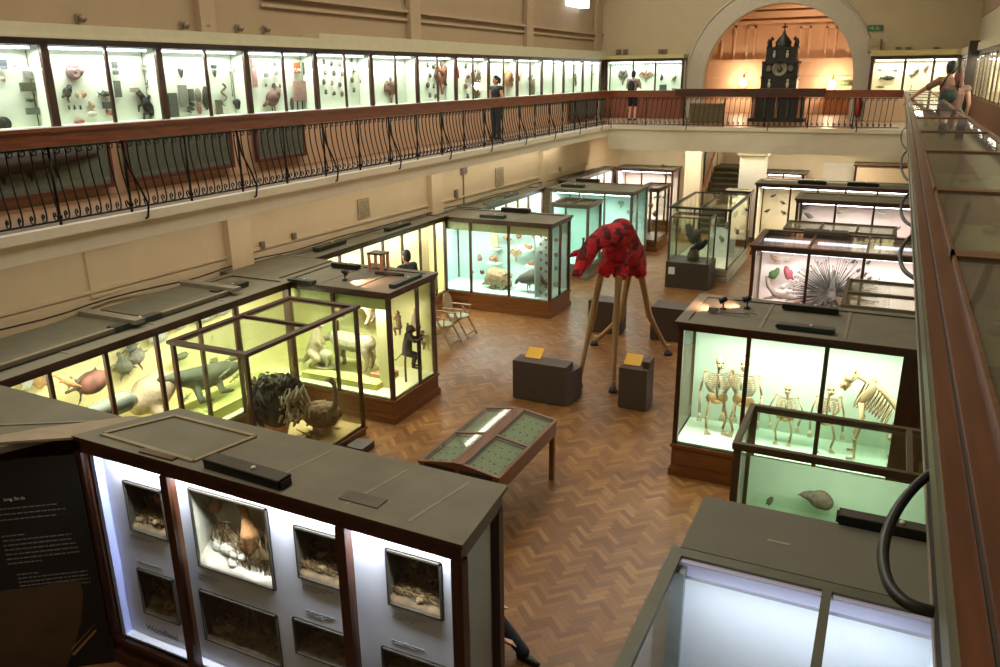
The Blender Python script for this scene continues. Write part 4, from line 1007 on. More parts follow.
def s_lizard(w, h, rot=0, f=1):
    m = MB(); m.chain([V((-f * w * .5, 0, 0)), V((-f * w * .3, 0, h * .05)), V((0, 0, 0)), V((f * w * .18, 0, 0)), V((f * w * .5, 0, h * .1))], [h * .1, h * .09, h * .18, h * .12, h * .015], 8)
    for x in (-.14, .12):
        for s in (-1, 1): m.tube([(f * w * x, 0, 0), (f * w * (x - .05), 0, s * h * .32), (f * w * (x + .06), 0, s * h * .45)], [h * .06, h * .05, h * .03], 6)
    return spin(m, rot)
def s_shell(w, h):
    m = MB(); pts = []; rs = []
    for k in range(26):
        a = k * .42; r = .5 - k * .017
        pts.append((w * r * .55 * cos(a) - w * .05, -k * .004 * w, h * r * .55 * sin(a) + h * .5)); rs.append(h * .2 * (1 - k * .033))
    m.tube(pts, rs, 8); m.tube([(w * .2, 0, h * .45), (w * .5, 0, h * .8)], [h * .12, h * .05], 7)
    return m
def s_bone(w, h, rot=0):
    m = MB(); m.tube([(-w * .5, 0, 0), (-w * .4, 0, 0), (w * .4, 0, 0), (w * .5, 0, 0)], [h * .4, h * .22, h * .22, h * .4], 8)
    for s in (-1, 1):
        for q in (-1, 1): m.ell((s * w * .48, 0, q * h * .22), h * .28, n=8, m=5)
    return spin(m, rot)
def s_skull(w, h):
    m = MB(); m.ell((-w * .1, 0, h * .6), (w * .34, w * .25, h * .36)); m.chain([V((w * .1, 0, h * .5)), V((w * .46, 0, h * .35))], [h * .24, h * .12], 8); m.tube([(-w * .1, 0, h * .2), (w * .4, 0, h * .12)], [h * .12, h * .08], 7)
    return m
def s_beetle(w, h):
    m = MB(); m.ell((0, 0, h * .4), (w * .22, h * .16, h * .36)); m.ell((0, 0, h * .82), (w * .15, h * .12, h * .14))
    for s in (-1, 1):
        for k in range(3): m.tube([(s * w * .15, 0, h * (.3 + .2 * k)), (s * w * .4, 0, h * (.3 + .25 * k)), (s * w * .5, 0, h * (.12 + .3 * k))], h * .03, 4)
    return m
def s_lump(w, h):
    m = MB()
    for k in range(6): m.ell((random.uniform(-.25, .25) * w, random.uniform(-.1, .1) * w, h * random.uniform(.3, .6)), (w * random.uniform(.15, .28), w * .16, h * random.uniform(.2, .38)), n=8, m=6)
    return m
def s_board(w, h, t=.03):
    return MB().box(-w / 2, w / 2, -t, 0, 0, h).box(-w / 2 + .01, w / 2 - .01, -t - .006, -t, .01, h - .01)
def s_cone(w, h):
    return MB().lathe([(w * .5, h), (w * .48, h * .96), (w * .3, h * .4), (w * .1, 0)], n=10)
def s_oval(w, h):
    m = MB().ell((0, 0, h / 2), (w / 2, w * .16, h / 2)); m.tube([(0, -.01, h * .05), (0, -w * .17, h * .5), (0, -.01, h * .95)], w * .05, 6); return m
def s_wave(w, h):
    return MB().tube([(w * .5 * sin(k * .9), 0, h * (1 - k / 14)) for k in range(15)], [w * .16 * (1 - .04 * k) for k in range(15)], 7)
def s_plantlike(w, h):
    m = MB(); r = random.Random(3)
    for k in range(9):
        x = (k - 4) / 4 * w * .45; m.tube([(0, 0, 0), (x * .4, -.02, h * .5), (x, -.03, h * r.uniform(.7, 1))], [w * .05, w * .04, w * .015], 5)
        m.ell((x, -.03, h * r.uniform(.65, .95)), (w * .07, .02, h * .05), n=6, m=4)
    return m
def s_quad(L, H, f=1, br=.2, neck=.3, headl=.25, up=.2, lr=.05, ears=True, tail=.3, snout=.07):
    """standing four legged mammal, facing local x * f"""
    m = MB(); hb = H * .62
    m.chain([V((f * L * .36, 0, hb + H * .04)), V((0, 0, hb)), V((-f * L * .36, 0, hb + H * .03))], [br * H, br * H * 1.08, br * H], 10)
    n0 = V((f * L * .42, 0, hb + H * .08)); n1 = n0 + V((f * neck * L * .7, 0, up * H)); h1 = n1 + V((f * headl * L, 0, -.1 * H))
    m.chain([n0, n1], [br * H * .7, br * H * .48], 9).chain([n1, h1], [br * H * .48, snout * H], 9)
    if ears:
        for s in (-1, 1): m.tube([n1 + V((0, s * br * H * .3, br * H * .3)), n1 + V((-f * .02, s * br * H * .5, br * H * .9))], [.03 * H, .012 * H], 6)
    for x, bx in ((.34, 1), (-.36, -1)):
        for s in (-1, 1):
            y = s * br * H * .55
            kx = f * L * (x + (.02 if bx > 0 else -.05))
            m.chain([V((f * L * x, y, hb * .85)), V((kx, y, hb * .42)), V((f * L * (x + (.0 if bx > 0 else .02)), y, .03 * H)), V((f * L * (x + .06), y, .02 * H))], [lr * H * 1.9, lr * H * 1.05, lr * H * .8, lr * H * .7], 8)
    if tail: m.tube([(-f * L * .44, 0, hb + H * .06), (-f * L * .52, 0, hb * .8), (-f * L * (.5 + tail * .3), 0, hb * .5)], [lr * H, lr * H * .7, lr * H * .3], 6)
    return m
def put(mb, name, m, label, p, rz=0, cat='specimen', vox=None, group=None, sm=3):
    if vox: o = organic(mb, name, m, None, vox, sm)
    else: o = mb.build(name, m)
    o.location = p; o.rotation_euler = (0, 0, rz)
    return tag(o, label, cat, group)
NM = dict(bird=('mounted_bird', 'mounted bird'), spread=('spread_bird', 'mounted bird'), turtle=('turtle', 'turtle'), fish=('mounted_fish', 'fish'), lizard=('lizard', 'lizard'), shell=('large_shell', 'shell'),
          bone=('bone', 'bone'), skull=('skull', 'skull'), beetle=('beetle', 'insect'), lump=('mineral_lump', 'specimen'), board=('specimen_board', 'specimen board'), cone=('horn_cone', 'horn'), oval=('oval_shell', 'shell'), wave=('wavy_specimen', 'specimen'), plant=('dried_plant', 'plant'))
def spec(kind, px, py, w, h, plane, rgb, label, arg=None, vox=None, group=None, name=None):
    """centre, width and height measured on the picture, stood against a real plane of the case"""
    ax, val = plane
    p = on_x(px, py, val) if ax == 'x' else on_y(px, py, val)
    s = mpp(p)
    # foreshortening along a side wall
    if ax == 'x':
        q = on_x(px + 1, py, val); s_w = abs(q.y - p.y)
    else: q = on_y(px + 1, py, val); s_w = abs(q.x - p.x)
    W_, H_ = w * s_w, h * s * 1.05
    if kind == 'bird': W_ *= 1.25; H_ *= 1.15
    g = dict(bird=s_bird, spread=s_spread, turtle=s_turtle, fish=s_fish, lizard=s_lizard, shell=s_shell, bone=s_bone, skull=s_skull, beetle=s_beetle, lump=s_lump, board=s_board, cone=s_cone, oval=s_oval, wave=s_wave, plant=s_plantlike)[kind]
    mb = g(W_, H_) if arg is None else g(W_, H_, *(arg if isinstance(arg, tuple) else (arg,)))
    if kind not in ('turtle', 'fish', 'lizard', 'bone'): p = p - V((0, 0, H_ / 2))
    return put(mb, name or NM[kind][0], col(*rgb), label, p, pi / 2 if ax == 'x' else 0, NM[kind][1], vox, group)

GP = ('x', -11.26)
DK, GR, PK, BR, RD = (44, 42, 36), (110, 112, 100), (202, 160, 150), (112, 84, 60), (160, 84, 54)
for it in (
    ('board', 2, 65, 8, 10, (84, 92, 104), 'blue grey picture board at the picture edge in the nearest balcony case'),
    ('board', 27, 75, 9, 8, (150, 150, 140), 'pale picture board, upper one in the nearest balcony case'),
    ('board', 27, 87, 15, 8, (86, 88, 66), 'dark green picture board in the nearest balcony case'),
    ('fish', 30, 100, 9, 5, (96, 100, 88), 'small grey fish on a shelf in the nearest balcony case'),
    ('board', 32, 111, 13, 6, (132, 138, 122), 'grey strip board, lowest in the nearest balcony case'),
    ('oval', 4, 124, 16, 14, DK, 'dark curved shell at the bottom of the nearest balcony case'),
    ('lump', 15, 66, 6, 7, (216, 180, 170), 'pale pink specimen at the top of the nearest balcony case'),
    ('lump', 3, 79, 7, 6, (212, 170, 160), 'pink specimen at the left edge of the nearest balcony case'),
    ('shell', 75, 73, 22, 22, (150, 112, 112), 'large pink and brown shell at the top of the second balcony case'),
    ('bird', 67, 93, 9, 15, DK, 'small dark bird below the large pink shell'),
    ('lump', 77, 95, 5, 9, (206, 196, 150), 'yellowish specimen beside the small dark bird'),
    ('lump', 84, 94, 6, 9, (216, 160, 120), 'orange pink specimen below the large shell'),
    ('beetle', 69, 107.5, 3, 5, DK, 'leftmost of three small dark insects in the second balcony case'),
    ('beetle', 74.5, 107.5, 4, 5, DK, 'middle of three small dark insects in the second balcony case'),
    ('beetle', 80.5, 107.5, 4, 5, DK, 'rightmost of three small dark insects in the second balcony case'),
    ('lump', 92, 105, 8, 11, (200, 170, 140), 'pale brown coral in the second balcony case'),
    ('oval', 92.5, 114, 10, 6, (230, 220, 210), 'white dish shaped shell under the coral'),
    ('lump', 80, 122, 12, 6, (180, 100, 80), 'flat reddish specimen at the bottom of the second balcony case'),
    ('fish', 104, 94, 13, 7, (90, 100, 84), 'dark green fish right of the pink shell', 1),
    ('board', 108, 105, 12, 6, (92, 94, 84), 'dark board under the dark green fish'),
    ('lump', 110, 113, 8, 9, (180, 120, 104), 'reddish specimen beside the pane bar of the second balcony case'),
    ('board', 114.5, 68, 5, 12, (104, 108, 102), 'topmost grey slab beside the pane bar left of the lizard'),
    ('board', 117, 89, 6, 15, (112, 116, 108), 'larger grey slab beside the pane bar left of the lizard'),
    ('lizard', 148, 107, 30, 26, DK, 'big dark lizard skeleton sprawled in the second balcony case', (-1.0, 1)),
    ('board', 145, 67.5, 9, 5, (172, 176, 160), 'pale label board above the lizard skeleton'),
    ('wave', 147.5, 85, 4, 8, (100, 100, 80), 'small dark twisted specimen above the lizard'),
    ('board', 134, 90, 9, 4, (190, 180, 160), 'narrow pale board left of the lizard'),
    ('cone', 181, 73, 5, 9, (72, 84, 76), 'dark pointed horn at the top of the third balcony case'),
    ('board', 172.5, 105, 9, 22, (96, 98, 88), 'tall grey slab at the lower left of the third balcony case'),
    ('board', 182.5, 96, 8, 20, (150, 152, 136), 'tall pale slab in the third balcony case'),
    ('board', 190.5, 95, 5, 11, (96, 106, 92), 'small green board in the third balcony case'),
    ('oval', 198, 95, 7, 13, (140, 132, 116), 'pale oval shell in the third balcony case'),
    ('oval', 206, 98, 7, 22, (66, 62, 52), 'large dark oval shell beside the pane bar in the third balcony case'),
    ('wave', 191, 108, 7, 8, (70, 72, 56), 'dark hooked specimen in the third balcony case'),
    ('oval', 199.5, 109, 5, 10, (150, 100, 84), 'small reddish oval shell in the third balcony case'),
    ('cone', 214.5, 71, 5, 11, (84, 92, 80), 'grey horn at the top right of the third balcony case'),
    ('wave', 224, 95, 5, 20, (120, 104, 84), 'brown wavy snake skin in the third balcony case'),
    ('bone', 231.5, 84, 17, 2.5, (140, 140, 118), 'long straight stick above the dark round shell', 1.57),
    ('lump', 238.5, 103, 13, 11, (52, 50, 42), 'dark round shell at the lower right of the third balcony case'),
    ('board', 218.5, 107, 6, 13, (110, 110, 84), 'olive board at the bottom of the third balcony case'),
    ('board', 236, 70, 6, 4, (120, 120, 96), 'small dark board at the top of the third balcony case'),
    ('board', 253.5, 73, 4, 26, (196, 142, 136), 'tall pink strip board at the left of the fourth balcony case'),
    ('beetle', 275, 64, 3, 5, BR, 'small brown insect, topmost in the fourth balcony case'),
    ('board', 265.5, 75, 4, 4, (150, 150, 140), 'small square card, left one in the fourth balcony case'),
    ('board', 276, 73, 4, 4, (170, 168, 156), 'small square card, right one in the fourth balcony case'),
    ('lump', 273.5, 85, 5, 6, (72, 54, 40), 'dark brown nut in the fourth balcony case'),
    ('beetle', 266, 85, 4, 4, BR, 'small brown insect left of the dark nut'),
    ('beetle', 280, 86, 4, 4, DK, 'small dark insect right of the dark nut'),
    ('bird', 272.5, 99, 15, 22, (126, 92, 78), 'big brown bird shaped skin in the fourth balcony case'),
    ('board', 296.5, 68, 5, 10, (170, 84, 36), 'orange picture of a figure, left of a pair in the fourth balcony case'),
    ('board', 305, 68.5, 5, 11, (64, 84, 40), 'green picture of a figure, right of a pair in the fourth balcony case'),
    ('board', 302.5, 91, 18, 18, (192, 150, 140), 'large pink specimen board in the fourth balcony case'),
    ('bone', 297.5, 104, 8, 3, DK, 'dark upright spike, left one under the pink board', 1.57),
    ('bone', 302.5, 104, 8, 3, DK, 'dark upright spike, middle one under the pink board', 1.57),
    ('bone', 308, 104, 8, 3, DK, 'dark upright spike, right one under the pink board', 1.57),
    ('oval', 292, 104, 4, 12, (100, 84, 70), 'brown oval shell beside the dark spikes'),
    ('spread', 391, 90, 13, 24, (138, 104, 84), 'brown bat shaped skin pinned alone in a pale balcony case'),
    ('spread', 442, 78, 14, 30, (150, 92, 66), 'left wing of the orange brown bird pair behind the pane bar'),
    ('spread', 452, 76, 15, 30, (164, 78, 50), 'big orange brown spread bird right of the pane bar'),
    ('lizard', 452, 93, 20, 10, (70, 54, 44), 'dark lizard below the orange brown birds', (-.6, 1)),
    ('plant', 476, 84, 12, 30, (84, 84, 60), 'tall dark dried plant in the eighth balcony case'),
    ('bird', 483, 92, 8, 10, (170, 130, 110), 'pale brown bird beside the dried plant'),
    ('shell', 511, 80, 22, 22, (188, 140, 100), 'large orange shell behind the dark haired visitor'),
    ('plant', 533, 84, 12, 18, (150, 140, 110), 'pale brown dried plant right of the large orange shell'),
    ('plant', 577, 83, 9, 22, (120, 116, 92), 'dried plant in the twelfth balcony case'),
    ('plant', 596, 80, 7, 18, (140, 130, 90), 'small dried plant in the far corner balcony case'),
): spec(it[0], it[1], it[2], it[3], it[4], GP, it[5], it[6], it[7] if len(it) > 7 else None)
# rows of small specks
rowlab = ['top', 'second', 'third', 'fourth', 'bottom']
k = 0
for (x0, n, dx, yb, nr_, wh) in ((324, 3, 8, 62, 4, 'wide pale'), (352, 2, 9, 60, 4, 'next pale'), (428, 2, 6, 65, 4, 'bird flanking'), (466, 1, 5, 66, 4, 'plant side')):
    for i in range(n):
        for j in range(nr_):
            x = x0 + dx * i + (j % 2) * 2; y = yb + j * 10 + i
            spec(('beetle', 'lump', 'oval')[(i + j) % 3], x, y, 3.4, 5.5, GP, [(70, 66, 54), (130, 110, 88), (96, 92, 70)][(i * 2 + j) % 3],
                 'tiny dark specimen in the %s row, %s column of the %s pane' % (rowlab[j], ['left', 'middle', 'right'][i], wh), group='tiny specimens in the ' + wh + ' balcony pane')
# far balcony cases
FPL = ('y', 33.12)
for it in (
    ('spread', 623, 76, 9, 16, (120, 108, 96), 'grey spread bird left of the visitor with a backpack'),
    ('spread', 646, 76, 15, 12, (176, 140, 104), 'sandy spread bird right of the visitor with a backpack'),
    ('lump', 662, 77, 4, 8, (70, 74, 70), 'dark specimen in the balcony case beside the arch'),
    ('board', 663, 88, 7, 6, (70, 84, 80), 'dark square board low in the balcony case beside the arch'),
    ('board', 674, 90, 4, 3, (120, 110, 80), 'small board in the lower corner of the balcony case beside the arch'),
    ('bird', 674, 79, 4, 6, (140, 130, 104), 'small brown bird in the balcony case beside the arch'),
    ('fish', 887, 78, 16, 5, (62, 62, 58), 'dark shark like fish right of the arch', 1),
    ('fish', 880, 87, 9, 2.5, (110, 100, 84), 'thin grey fish under the dark shark like fish', 1),
    ('lizard', 880, 69.5, 6, 3, (140, 136, 116), 'small grey newt, left one above the dark fish'),
    ('lizard', 896, 70, 6, 3, (150, 146, 120), 'small grey newt, right one above the dark fish'),
    ('spread', 912, 76, 6, 5, (92, 84, 66), 'small brown bat in the middle pane right of the arch'),
    ('lizard', 917, 71, 8, 6, (104, 96, 80), 'brown lizard in the middle pane right of the arch', .8),
    ('bird', 926, 69, 4, 7, (124, 104, 92), 'brown owl like bird at the top of the middle pane right of the arch'),
    ('bone', 911, 88, 5, 1.5, (130, 124, 96), 'small bone low in the middle pane right of the arch', 1.57),
): spec(it[0], it[1], it[2], it[3], it[4], FPL, it[5], it[6], it[7] if len(it) > 7 else None)

# ---- left wall yellow case
YP = ('x', -10.02)
spec('bird', 27, 385, 14, 20, YP, (214, 214, 196), 'pale penguin standing at the left end of the yellow wall case', 1, .03)
spec('bird', 40, 382, 16, 26, YP, (206, 160, 96), 'orange and white penguin in the yellow wall case', -1, .03)
p = on_x(88, 381, -9.75); s = mpp(p)
t = thing('sea_turtle', 'big reddish brown sea turtle hung high on the yellow wall', 'turtle', p, pi / 2)
sh = s_turtle(50 * s, 34 * s, .2); organic(sh, 'body', col(108, 92, 70), t, .03, 3)
MB().ell((0, -.12, 0), (17 * s, .12, 11 * s), (0, -.15, 0)).build('shell', col(124, 74, 54, .4, 8), t)
spec('lizard', 68, 382, 46, 22, ('x', -9.6), (196, 146, 90), 'orange brown otter shaped beast beside the big sea turtle', (-.7, 1), .03, name='otter')
spec('turtle', 124, 366, 26, 30, YP, (116, 118, 92), 'grey green turtle hanging on the yellow wall', -1.2, .016)
spec('turtle', 137, 356, 24, 26, YP, (150, 146, 120), 'grey turtle with pale belly, beside the hanging turtle', .9, .016)
spec('turtle', 131, 347, 12, 22, YP, (120, 122, 100), 'small grey turtle touching the case top', -.9, .016)
p = on_x(150, 395, -9.65); s = mpp(p)
put(MB().chain([V((-.2, 0, -.05)), V((-.0, 0, 0)), V((.2, 0, .08)), V((.34, 0, .08))], [.2, .29, .25, .1], 10).cone((-.1, -.25, -.2), .1, (-.2, -.4, -.32), .04), 'pale_seal', col(196, 172, 134), 'large pale pinkish seal behind the second pane bar', p, pi / 2, 'seal', .04)
p = on_x(106, 409, -9.35)
sb = MB().chain([V((-.6, 0, -.05)), V((-.2, 0, .0)), V((.3, 0, 0)), V((.42, 0, -.03))], [.08, .14, .16, .1], 10)
t = put(sb, 'whale_model', mat('whale_stripes', (96, 100, 84), .6, var=.3, scale=9, stretch=(.6, 9, 9)), 'pale grey grooved whale model at the bottom of the yellow case', p, pi / 2, 'whale', .03)
p = on_x(199, 381, -9.5)
wl = MB().chain([V((-.75, 0, .28)), V((-.35, 0, .16)), V((.1, 0, .02)), V((.6, 0, .0)), V((.95, 0, -.03))], [.05, .13, .2, .15, .04], 10)
for x in (-.15, .3): wl.chain([V((x, -.1, -.05)), V((x - .08, -.25, -.22)), V((x + .12, -.3, -.25))], [.07, .05, .03], 8)
put(wl, 'grey_crocodile', col(92, 92, 68), 'large grey crocodile lying in the yellow wall case', p, pi / 2, 'crocodile', .03)
for (x, y, w, h, lab) in ((182, 356, 20, 9, 'left'), (214, 361, 13, 8, 'middle'), (234, 357, 16, 9, 'right')):
    spec('turtle', x, y, w, h * 1.6, YP, (140, 138, 96), '%s of three small tortoises on the yellow wall behind the ostrich case' % lab, 0, .025)
for (x, y, w, h, lab) in ((158, 338, 22, 14, 'first'), (178, 325, 20, 14, 'second'), (205, 318, 22, 12, 'third'), (222, 312, 20, 10, 'fourth')):
    spec('fish', x, y, w, h, YP, (206, 206, 176), '%s of the pale fish along the top of the yellow wall, from the left' % lab, 1, .03)
for (x, y, lab) in ((186, 398, 'left'), (236, 377, 'right'), (226, 372, 'middle')):
    spec('lizard', x, y, 14, 7, ('x', -9.3), (150, 148, 110), 'small lizard on the yellow green step, %s one' % lab, .3)

# ---- projecting yellow case
YY = 11.35
D = lambda px, py, y=YY: on_y(px, py, y)
b = D(308, 352, 10.95); k = MB()
k.chain([V((-.1, 0, .42)), V((0, 0, .7)), V((.05, 0, .95))], [.2, .17, .1], 10).chain([V((.05, 0, .95)), V((.1, 0, 1.12)), V((.22, 0, 1.08))], [.08, .075, .04], 8)
for s in (-1, 1):
    k.tube([(.08, s * .04, 1.16), (.04, s * .09, 1.36)], [.035, .012], 6).chain([V((.06, s * .1, .82)), V((.16, s * .1, .66)), V((.2, s * .08, .56))], [.04, .03, .02], 6)
    k.chain([V((-.08, s * .14, .4)), V((.1, s * .16, .28)), V((-.1, s * .15, .08)), V((.2, s * .15, .03))], [.13, .1, .05, .035], 8)
k.chain([V((-.2, 0, .35)), V((-.45, 0, .1)), V((-.95, 0, .05))], [.1, .06, .02], 8)
k.v = [tuple(.74 * q for q in v) for v in k.v]
put(k, 'kangaroo', col(206, 180, 140), 'pale kangaroo standing upright in the yellow mammal case', V((max(b.x, -8.98), b.y, .56)), 0, 'kangaroo', .02)
p = D(322, 355, 11.0)
m_ = s_quad(.34, .34, -1, .3, .1, .14, .75, .08, True, .3)
put(m_, 'pale_mongoose', col(216, 206, 168), 'pale small mammal sitting up on a grey slab beside the kangaroo', V((p.x, p.y, .58)), 0, 'mammal', .015)
centred(MB().prism([(p.x + .3 * cos(a), p.y + .16 * sin(a)) for a in [2 * pi * k / 14 for k in range(14)]], .455, .58), 'grey_slab', col(150, 146, 110), 'grey oval slab under the pale small mammal', 'stand')
p = D(354, 352, 11.2)
put(s_quad(.85, .78, -1, .21, .2, .25, .0, .06, True, .2), 'white_wolf', col(196, 180, 146), 'white wolf like beast standing low in the yellow mammal case', V((p.x, p.y, .55)), 0, 'mammal', .02)
p = D(354, 305, 11.3)
put(s_quad(.95, .62, -1, .27, .16, .2, -.05, .07, True, .1), 'pale_pig', col(222, 196, 160), 'pale pinkish pig like beast on the upper shelf of the yellow mammal case', V((p.x, p.y, 1.42)), 0, 'mammal', .02)
centred(B(-8.6, -7.5, 11.1, 11.5, 1.38, 1.42), 'glass_shelf', GLASS, 'clear shelf under the pale pig like beast', 'shelf')
centred(B(-7.95, -7.55, 11.05, 11.4, .45, .56), 'tan_mound', col(206, 160, 104), 'tan mound under the white wolf like beast', 'stand')
centred(B(-9.1, -7.5, 10.62, 10.9, .45, .56), 'front_step', YELLOWD, 'yellow green step along the front of the mammal case', 'stand')
for (x, y, lab) in ((255, 353, 'left'), (293, 352, 'right')):
    spec('turtle', x, y, 12, 12, ('y', 10.9), (150, 140, 100), 'small tortoise before the kangaroo, %s one' % lab, 0, .02)
centred(B(on_y(378, 350, 10.8).x, on_y(390, 350, 10.8).x, 10.8, 10.83, .45, 2.05), 'divider_panel', YELLOWB, 'upright yellow divider near the corner of the mammal case', 'panel')
def monkey(label, p, H, m, rz, arms=1, vox=.015, name='mounted_monkey'):
    """p = seat of the pelvis"""
    k = MB(); h = H
    k.chain([V((0, 0, 0)), V((.02 * h, 0, .22 * h)), V((.06 * h, 0, .42 * h))], [.13 * h, .12 * h, .11 * h], 9)
    k.ell((.1 * h, 0, .58 * h), (.11 * h, .1 * h, .11 * h)).ell((.19 * h, 0, .55 * h), (.06 * h, .06 * h, .05 * h))
    for s in (-1, 1):
        k.ell((.08 * h, s * .11 * h, .59 * h), (.02 * h, .03 * h, .035 * h))
        if arms == 1: a = [V((.06 * h, s * .11 * h, .42 * h)), V((.2 * h, s * .15 * h, .3 * h)), V((.36 * h, s * .13 * h, .36 * h))]
        else: a = [V((.06 * h, s * .11 * h, .42 * h)), V((.12 * h, s * .2 * h, .62 * h)), V((.2 * h, s * .14 * h, .86 * h))]
        k.chain(a, [.055 * h, .045 * h, .035 * h], 7).ell(a[2], .045 * h)
        k.chain([V((.0, s * .08 * h, -.02 * h)), V((.2 * h, s * .12 * h, -.1 * h)), V((.12 * h, s * .1 * h, -.36 * h)), V((.24 * h, s * .1 * h, -.4 * h))], [.075 * h, .06 * h, .04 * h, .03 * h], 7)
    k.tube([(-.1 * h, 0, -.02 * h), (-.3 * h, 0, -.2 * h), (-.42 * h, 0, -.05 * h), (-.34 * h, 0, .06 * h), (-.28 * h, 0, -.02 * h)], .02 * h, 6)
    return put(k, name, m, label, p, rz, 'monkey', vox)
XM = -7.22
monkey('dark ape climbing behind the end glass of the yellow mammal case', on_x(407, 352, XM), .72, col(62, 56, 42), 0.6)
monkey('pale monkey near the top behind the end glass of the yellow case', on_x(414, 325, -7.28), .46, col(206, 180, 138), .3, 2)
monkey('brown monkey clinging at the left of the end glass', on_x(399, 327, -7.3), .42, col(150, 116, 74), 2.6, 1)
monkey('small pale monkey below the topmost pale monkey', on_x(421, 342, -7.25), .34, col(196, 170, 132), .2, 1)
for q, lab in ((on_x(407, 352, XM), 'under the dark ape'),):
    centred(MB().tube([(q.x - .05, q.y, .45), (q.x - .05, q.y, q.z - .2), (q.x - .02, q.y + .1, q.z + .5)], .02, 8), 'climbing_branch', col(110, 84, 50), 'branch inside the end of the yellow case ' + lab, 'branch')
# recessed yellow wall: white birds
for (x, y, lab) in ((388, 252, 'left'), (413, 243, 'middle'), (428, 236, 'right')):
    spec('spread', x, y, 14, 12, ('x', -10.3), (226, 224, 196), '%s of the white spread birds above the man in a dark shirt' % lab, None, .03)

# ---- teal case
TY = 18.2
for it in (
    ('board', 495, 240, 7, 13, (206, 190, 150), 'upright pale board with a brown skull in the teal case'),
    ('skull', 507, 238, 9, 6, (186, 150, 104), 'small tan skull right of the pale board'),
    ('lump', 494.5, 258, 12, 8, (176, 140, 96), 'small tan animal on a shelf in the middle pane'),
    ('lump', 480, 257, 6, 9, (170, 140, 110), 'small brown specimen beside the first pane bar of the teal case'),
    ('lump', 519, 236, 7, 7, (160, 116, 90), 'brown specimen at the top beside the second pane bar'),
    ('spread', 516, 254, 12, 14, (186, 150, 100), 'sandy winged specimen beside the second pane bar'),
    ('lump', 528, 246, 11, 6, (190, 140, 96), 'orange tan animal on a shelf in the right pane of the teal case'),
    ('lump', 534, 235, 6, 6, (200, 170, 140), 'pale tan specimen at the top right of the teal case'),
    ('lump', 531, 263, 8, 5, (170, 120, 100), 'reddish specimen on a small shelf at the right of the teal case'),
    ('lump', 482, 272, 5, 5, (110, 60, 60), 'small dark red ball in the teal case'),
    ('lump', 472, 271, 6, 6, (190, 176, 150), 'small pale specimen left of the dark red ball'),
    ('lump', 469, 287, 12, 8, (196, 170, 110), 'tan rock shaped animal on the deck of the teal case'),
): spec(it[0], it[1], it[2], it[3], it[4], ('y', TY), it[5], it[6])
for x, y, lab in ((494.5, 262.5, 'under the small tan animal'), (528, 249.5, 'under the orange tan animal'), (531, 266, 'under the reddish specimen'), (495, 248, 'under the pale board')):
    a = on_y(x, y, TY); centred(B(a.x - .16, a.x + .16, TY - .12, TY + .15, a.z - .02, a.z), 'white_shelf', WHITEP, 'small white shelf ' + lab + ' in the teal case', 'shelf')
p = on_y(499, 292, 17.75)
an = MB().chain([V((.28, 0, .16)), V((.1, 0, .27)), V((-.12, 0, .3)), V((-.26, 0, .2)), V((-.36, 0, .12))], [.1, .22, .24, .15, .07], 10).tube([(-.36, 0, .12), (-.5, 0, .06)], [.05, .02], 7)
for q in range(90):
    c_ = random.uniform(-.2, 2.4); f_ = random.uniform(-.2, .28); an.tube([(f_, .16 * cos(c_), .28 + .14 * sin(c_)), (f_ + .08, .26 * cos(c_), .28 + .25 * sin(c_))], [.016, .004], 4)
for q in (-.15, .15):
    for s in (-1, 1): an.cone((q, s * .12, .14), .06, (q, s * .12, .03), .04, 8)
put(an, 'spiny_anteater', col(176, 150, 108, .4, 30), 'hump backed spiny brown beast on the deck of the teal case', V((p.x, p.y, .45)), 0, 'mammal', .02)
p = on_y(529, 296, 17.7); tk = MB(); TK = .8
tk.chain([V((-.2, 0, .42)), V((.08, 0, .5)), V((.35, 0, .45))], [.16, .23, .14], 10).chain([V((-.26, 0, .45)), V((-.4, 0, .34)), V((-.44, 0, .26))], [.08, .06, .05], 8).tube([(-.44, 0, .26), (-.54, 0, .2)], [.035, .01], 6)
for s in (-1, 1): tk.tube([(.02, s * .08, .34), (-.02, s * .08, .15), (.02, s * .08, .02), (-.1, s * .08, .015)], [.04, .025, .02, .015], 6)
tk.tube([(.4, 0, .42), (.62, 0, .3)], [.1, .05], 8)
tk.v = [tuple(TK * q for q in v) for v in tk.v]
put(tk, 'dark_turkey', col(92, 84, 74, .35, 30), 'dark long bodied bird stooping on the deck of the teal case', V((p.x, p.y, .45)), 0, 'mounted bird', .02)
centred(B(-7.42, -7.39, 17.3, 18.4, .45, 2.15), 'specimen_screen', TEALB, 'upright screen of little specimens near the corner of the teal case', 'panel')
k = 0
for i, x in enumerate((541, 546)):
    for j in range(9):
        y = 236 + j * 8 + i * 3; p = on_y(x, y, 17.26); k += 1
        spec('lump', x, y, 3.6, 4.5, ('y', 17.5), [(206, 176, 140), (176, 140, 110), (200, 176, 140)][(i + j) % 3], 'tiny specimen, %s in the %s column at the teal case corner' % (ORD[j] + ' from top', ('left', 'right')[i]), group='tiny specimens at the corner of the teal case')
for j in range(8):
    q = on_x(557 + (j % 2) * 7, 238 + j * 7.5, -7.15)
    spec('lump', 556 + (j % 2) * 6, 240 + j * 7, 3.5, 4.5, ('x', -7.3), [(204, 174, 138), (180, 146, 116)][j % 2], 'tiny specimen behind the end glass of the teal case, %s from the top' % ORD[j], group='tiny specimens behind the end glass')
# second teal case: pale specimens
for (x, y, lab) in ((588, 205, 'left'), (594, 211, 'middle'), (630, 213, 'right'), (621, 204, 'upper right')):
    spec('spread', x, y, 7, 9, ('y', 24.2), (150, 170, 150), 'small greyish specimen in the second teal case, %s one' % lab)
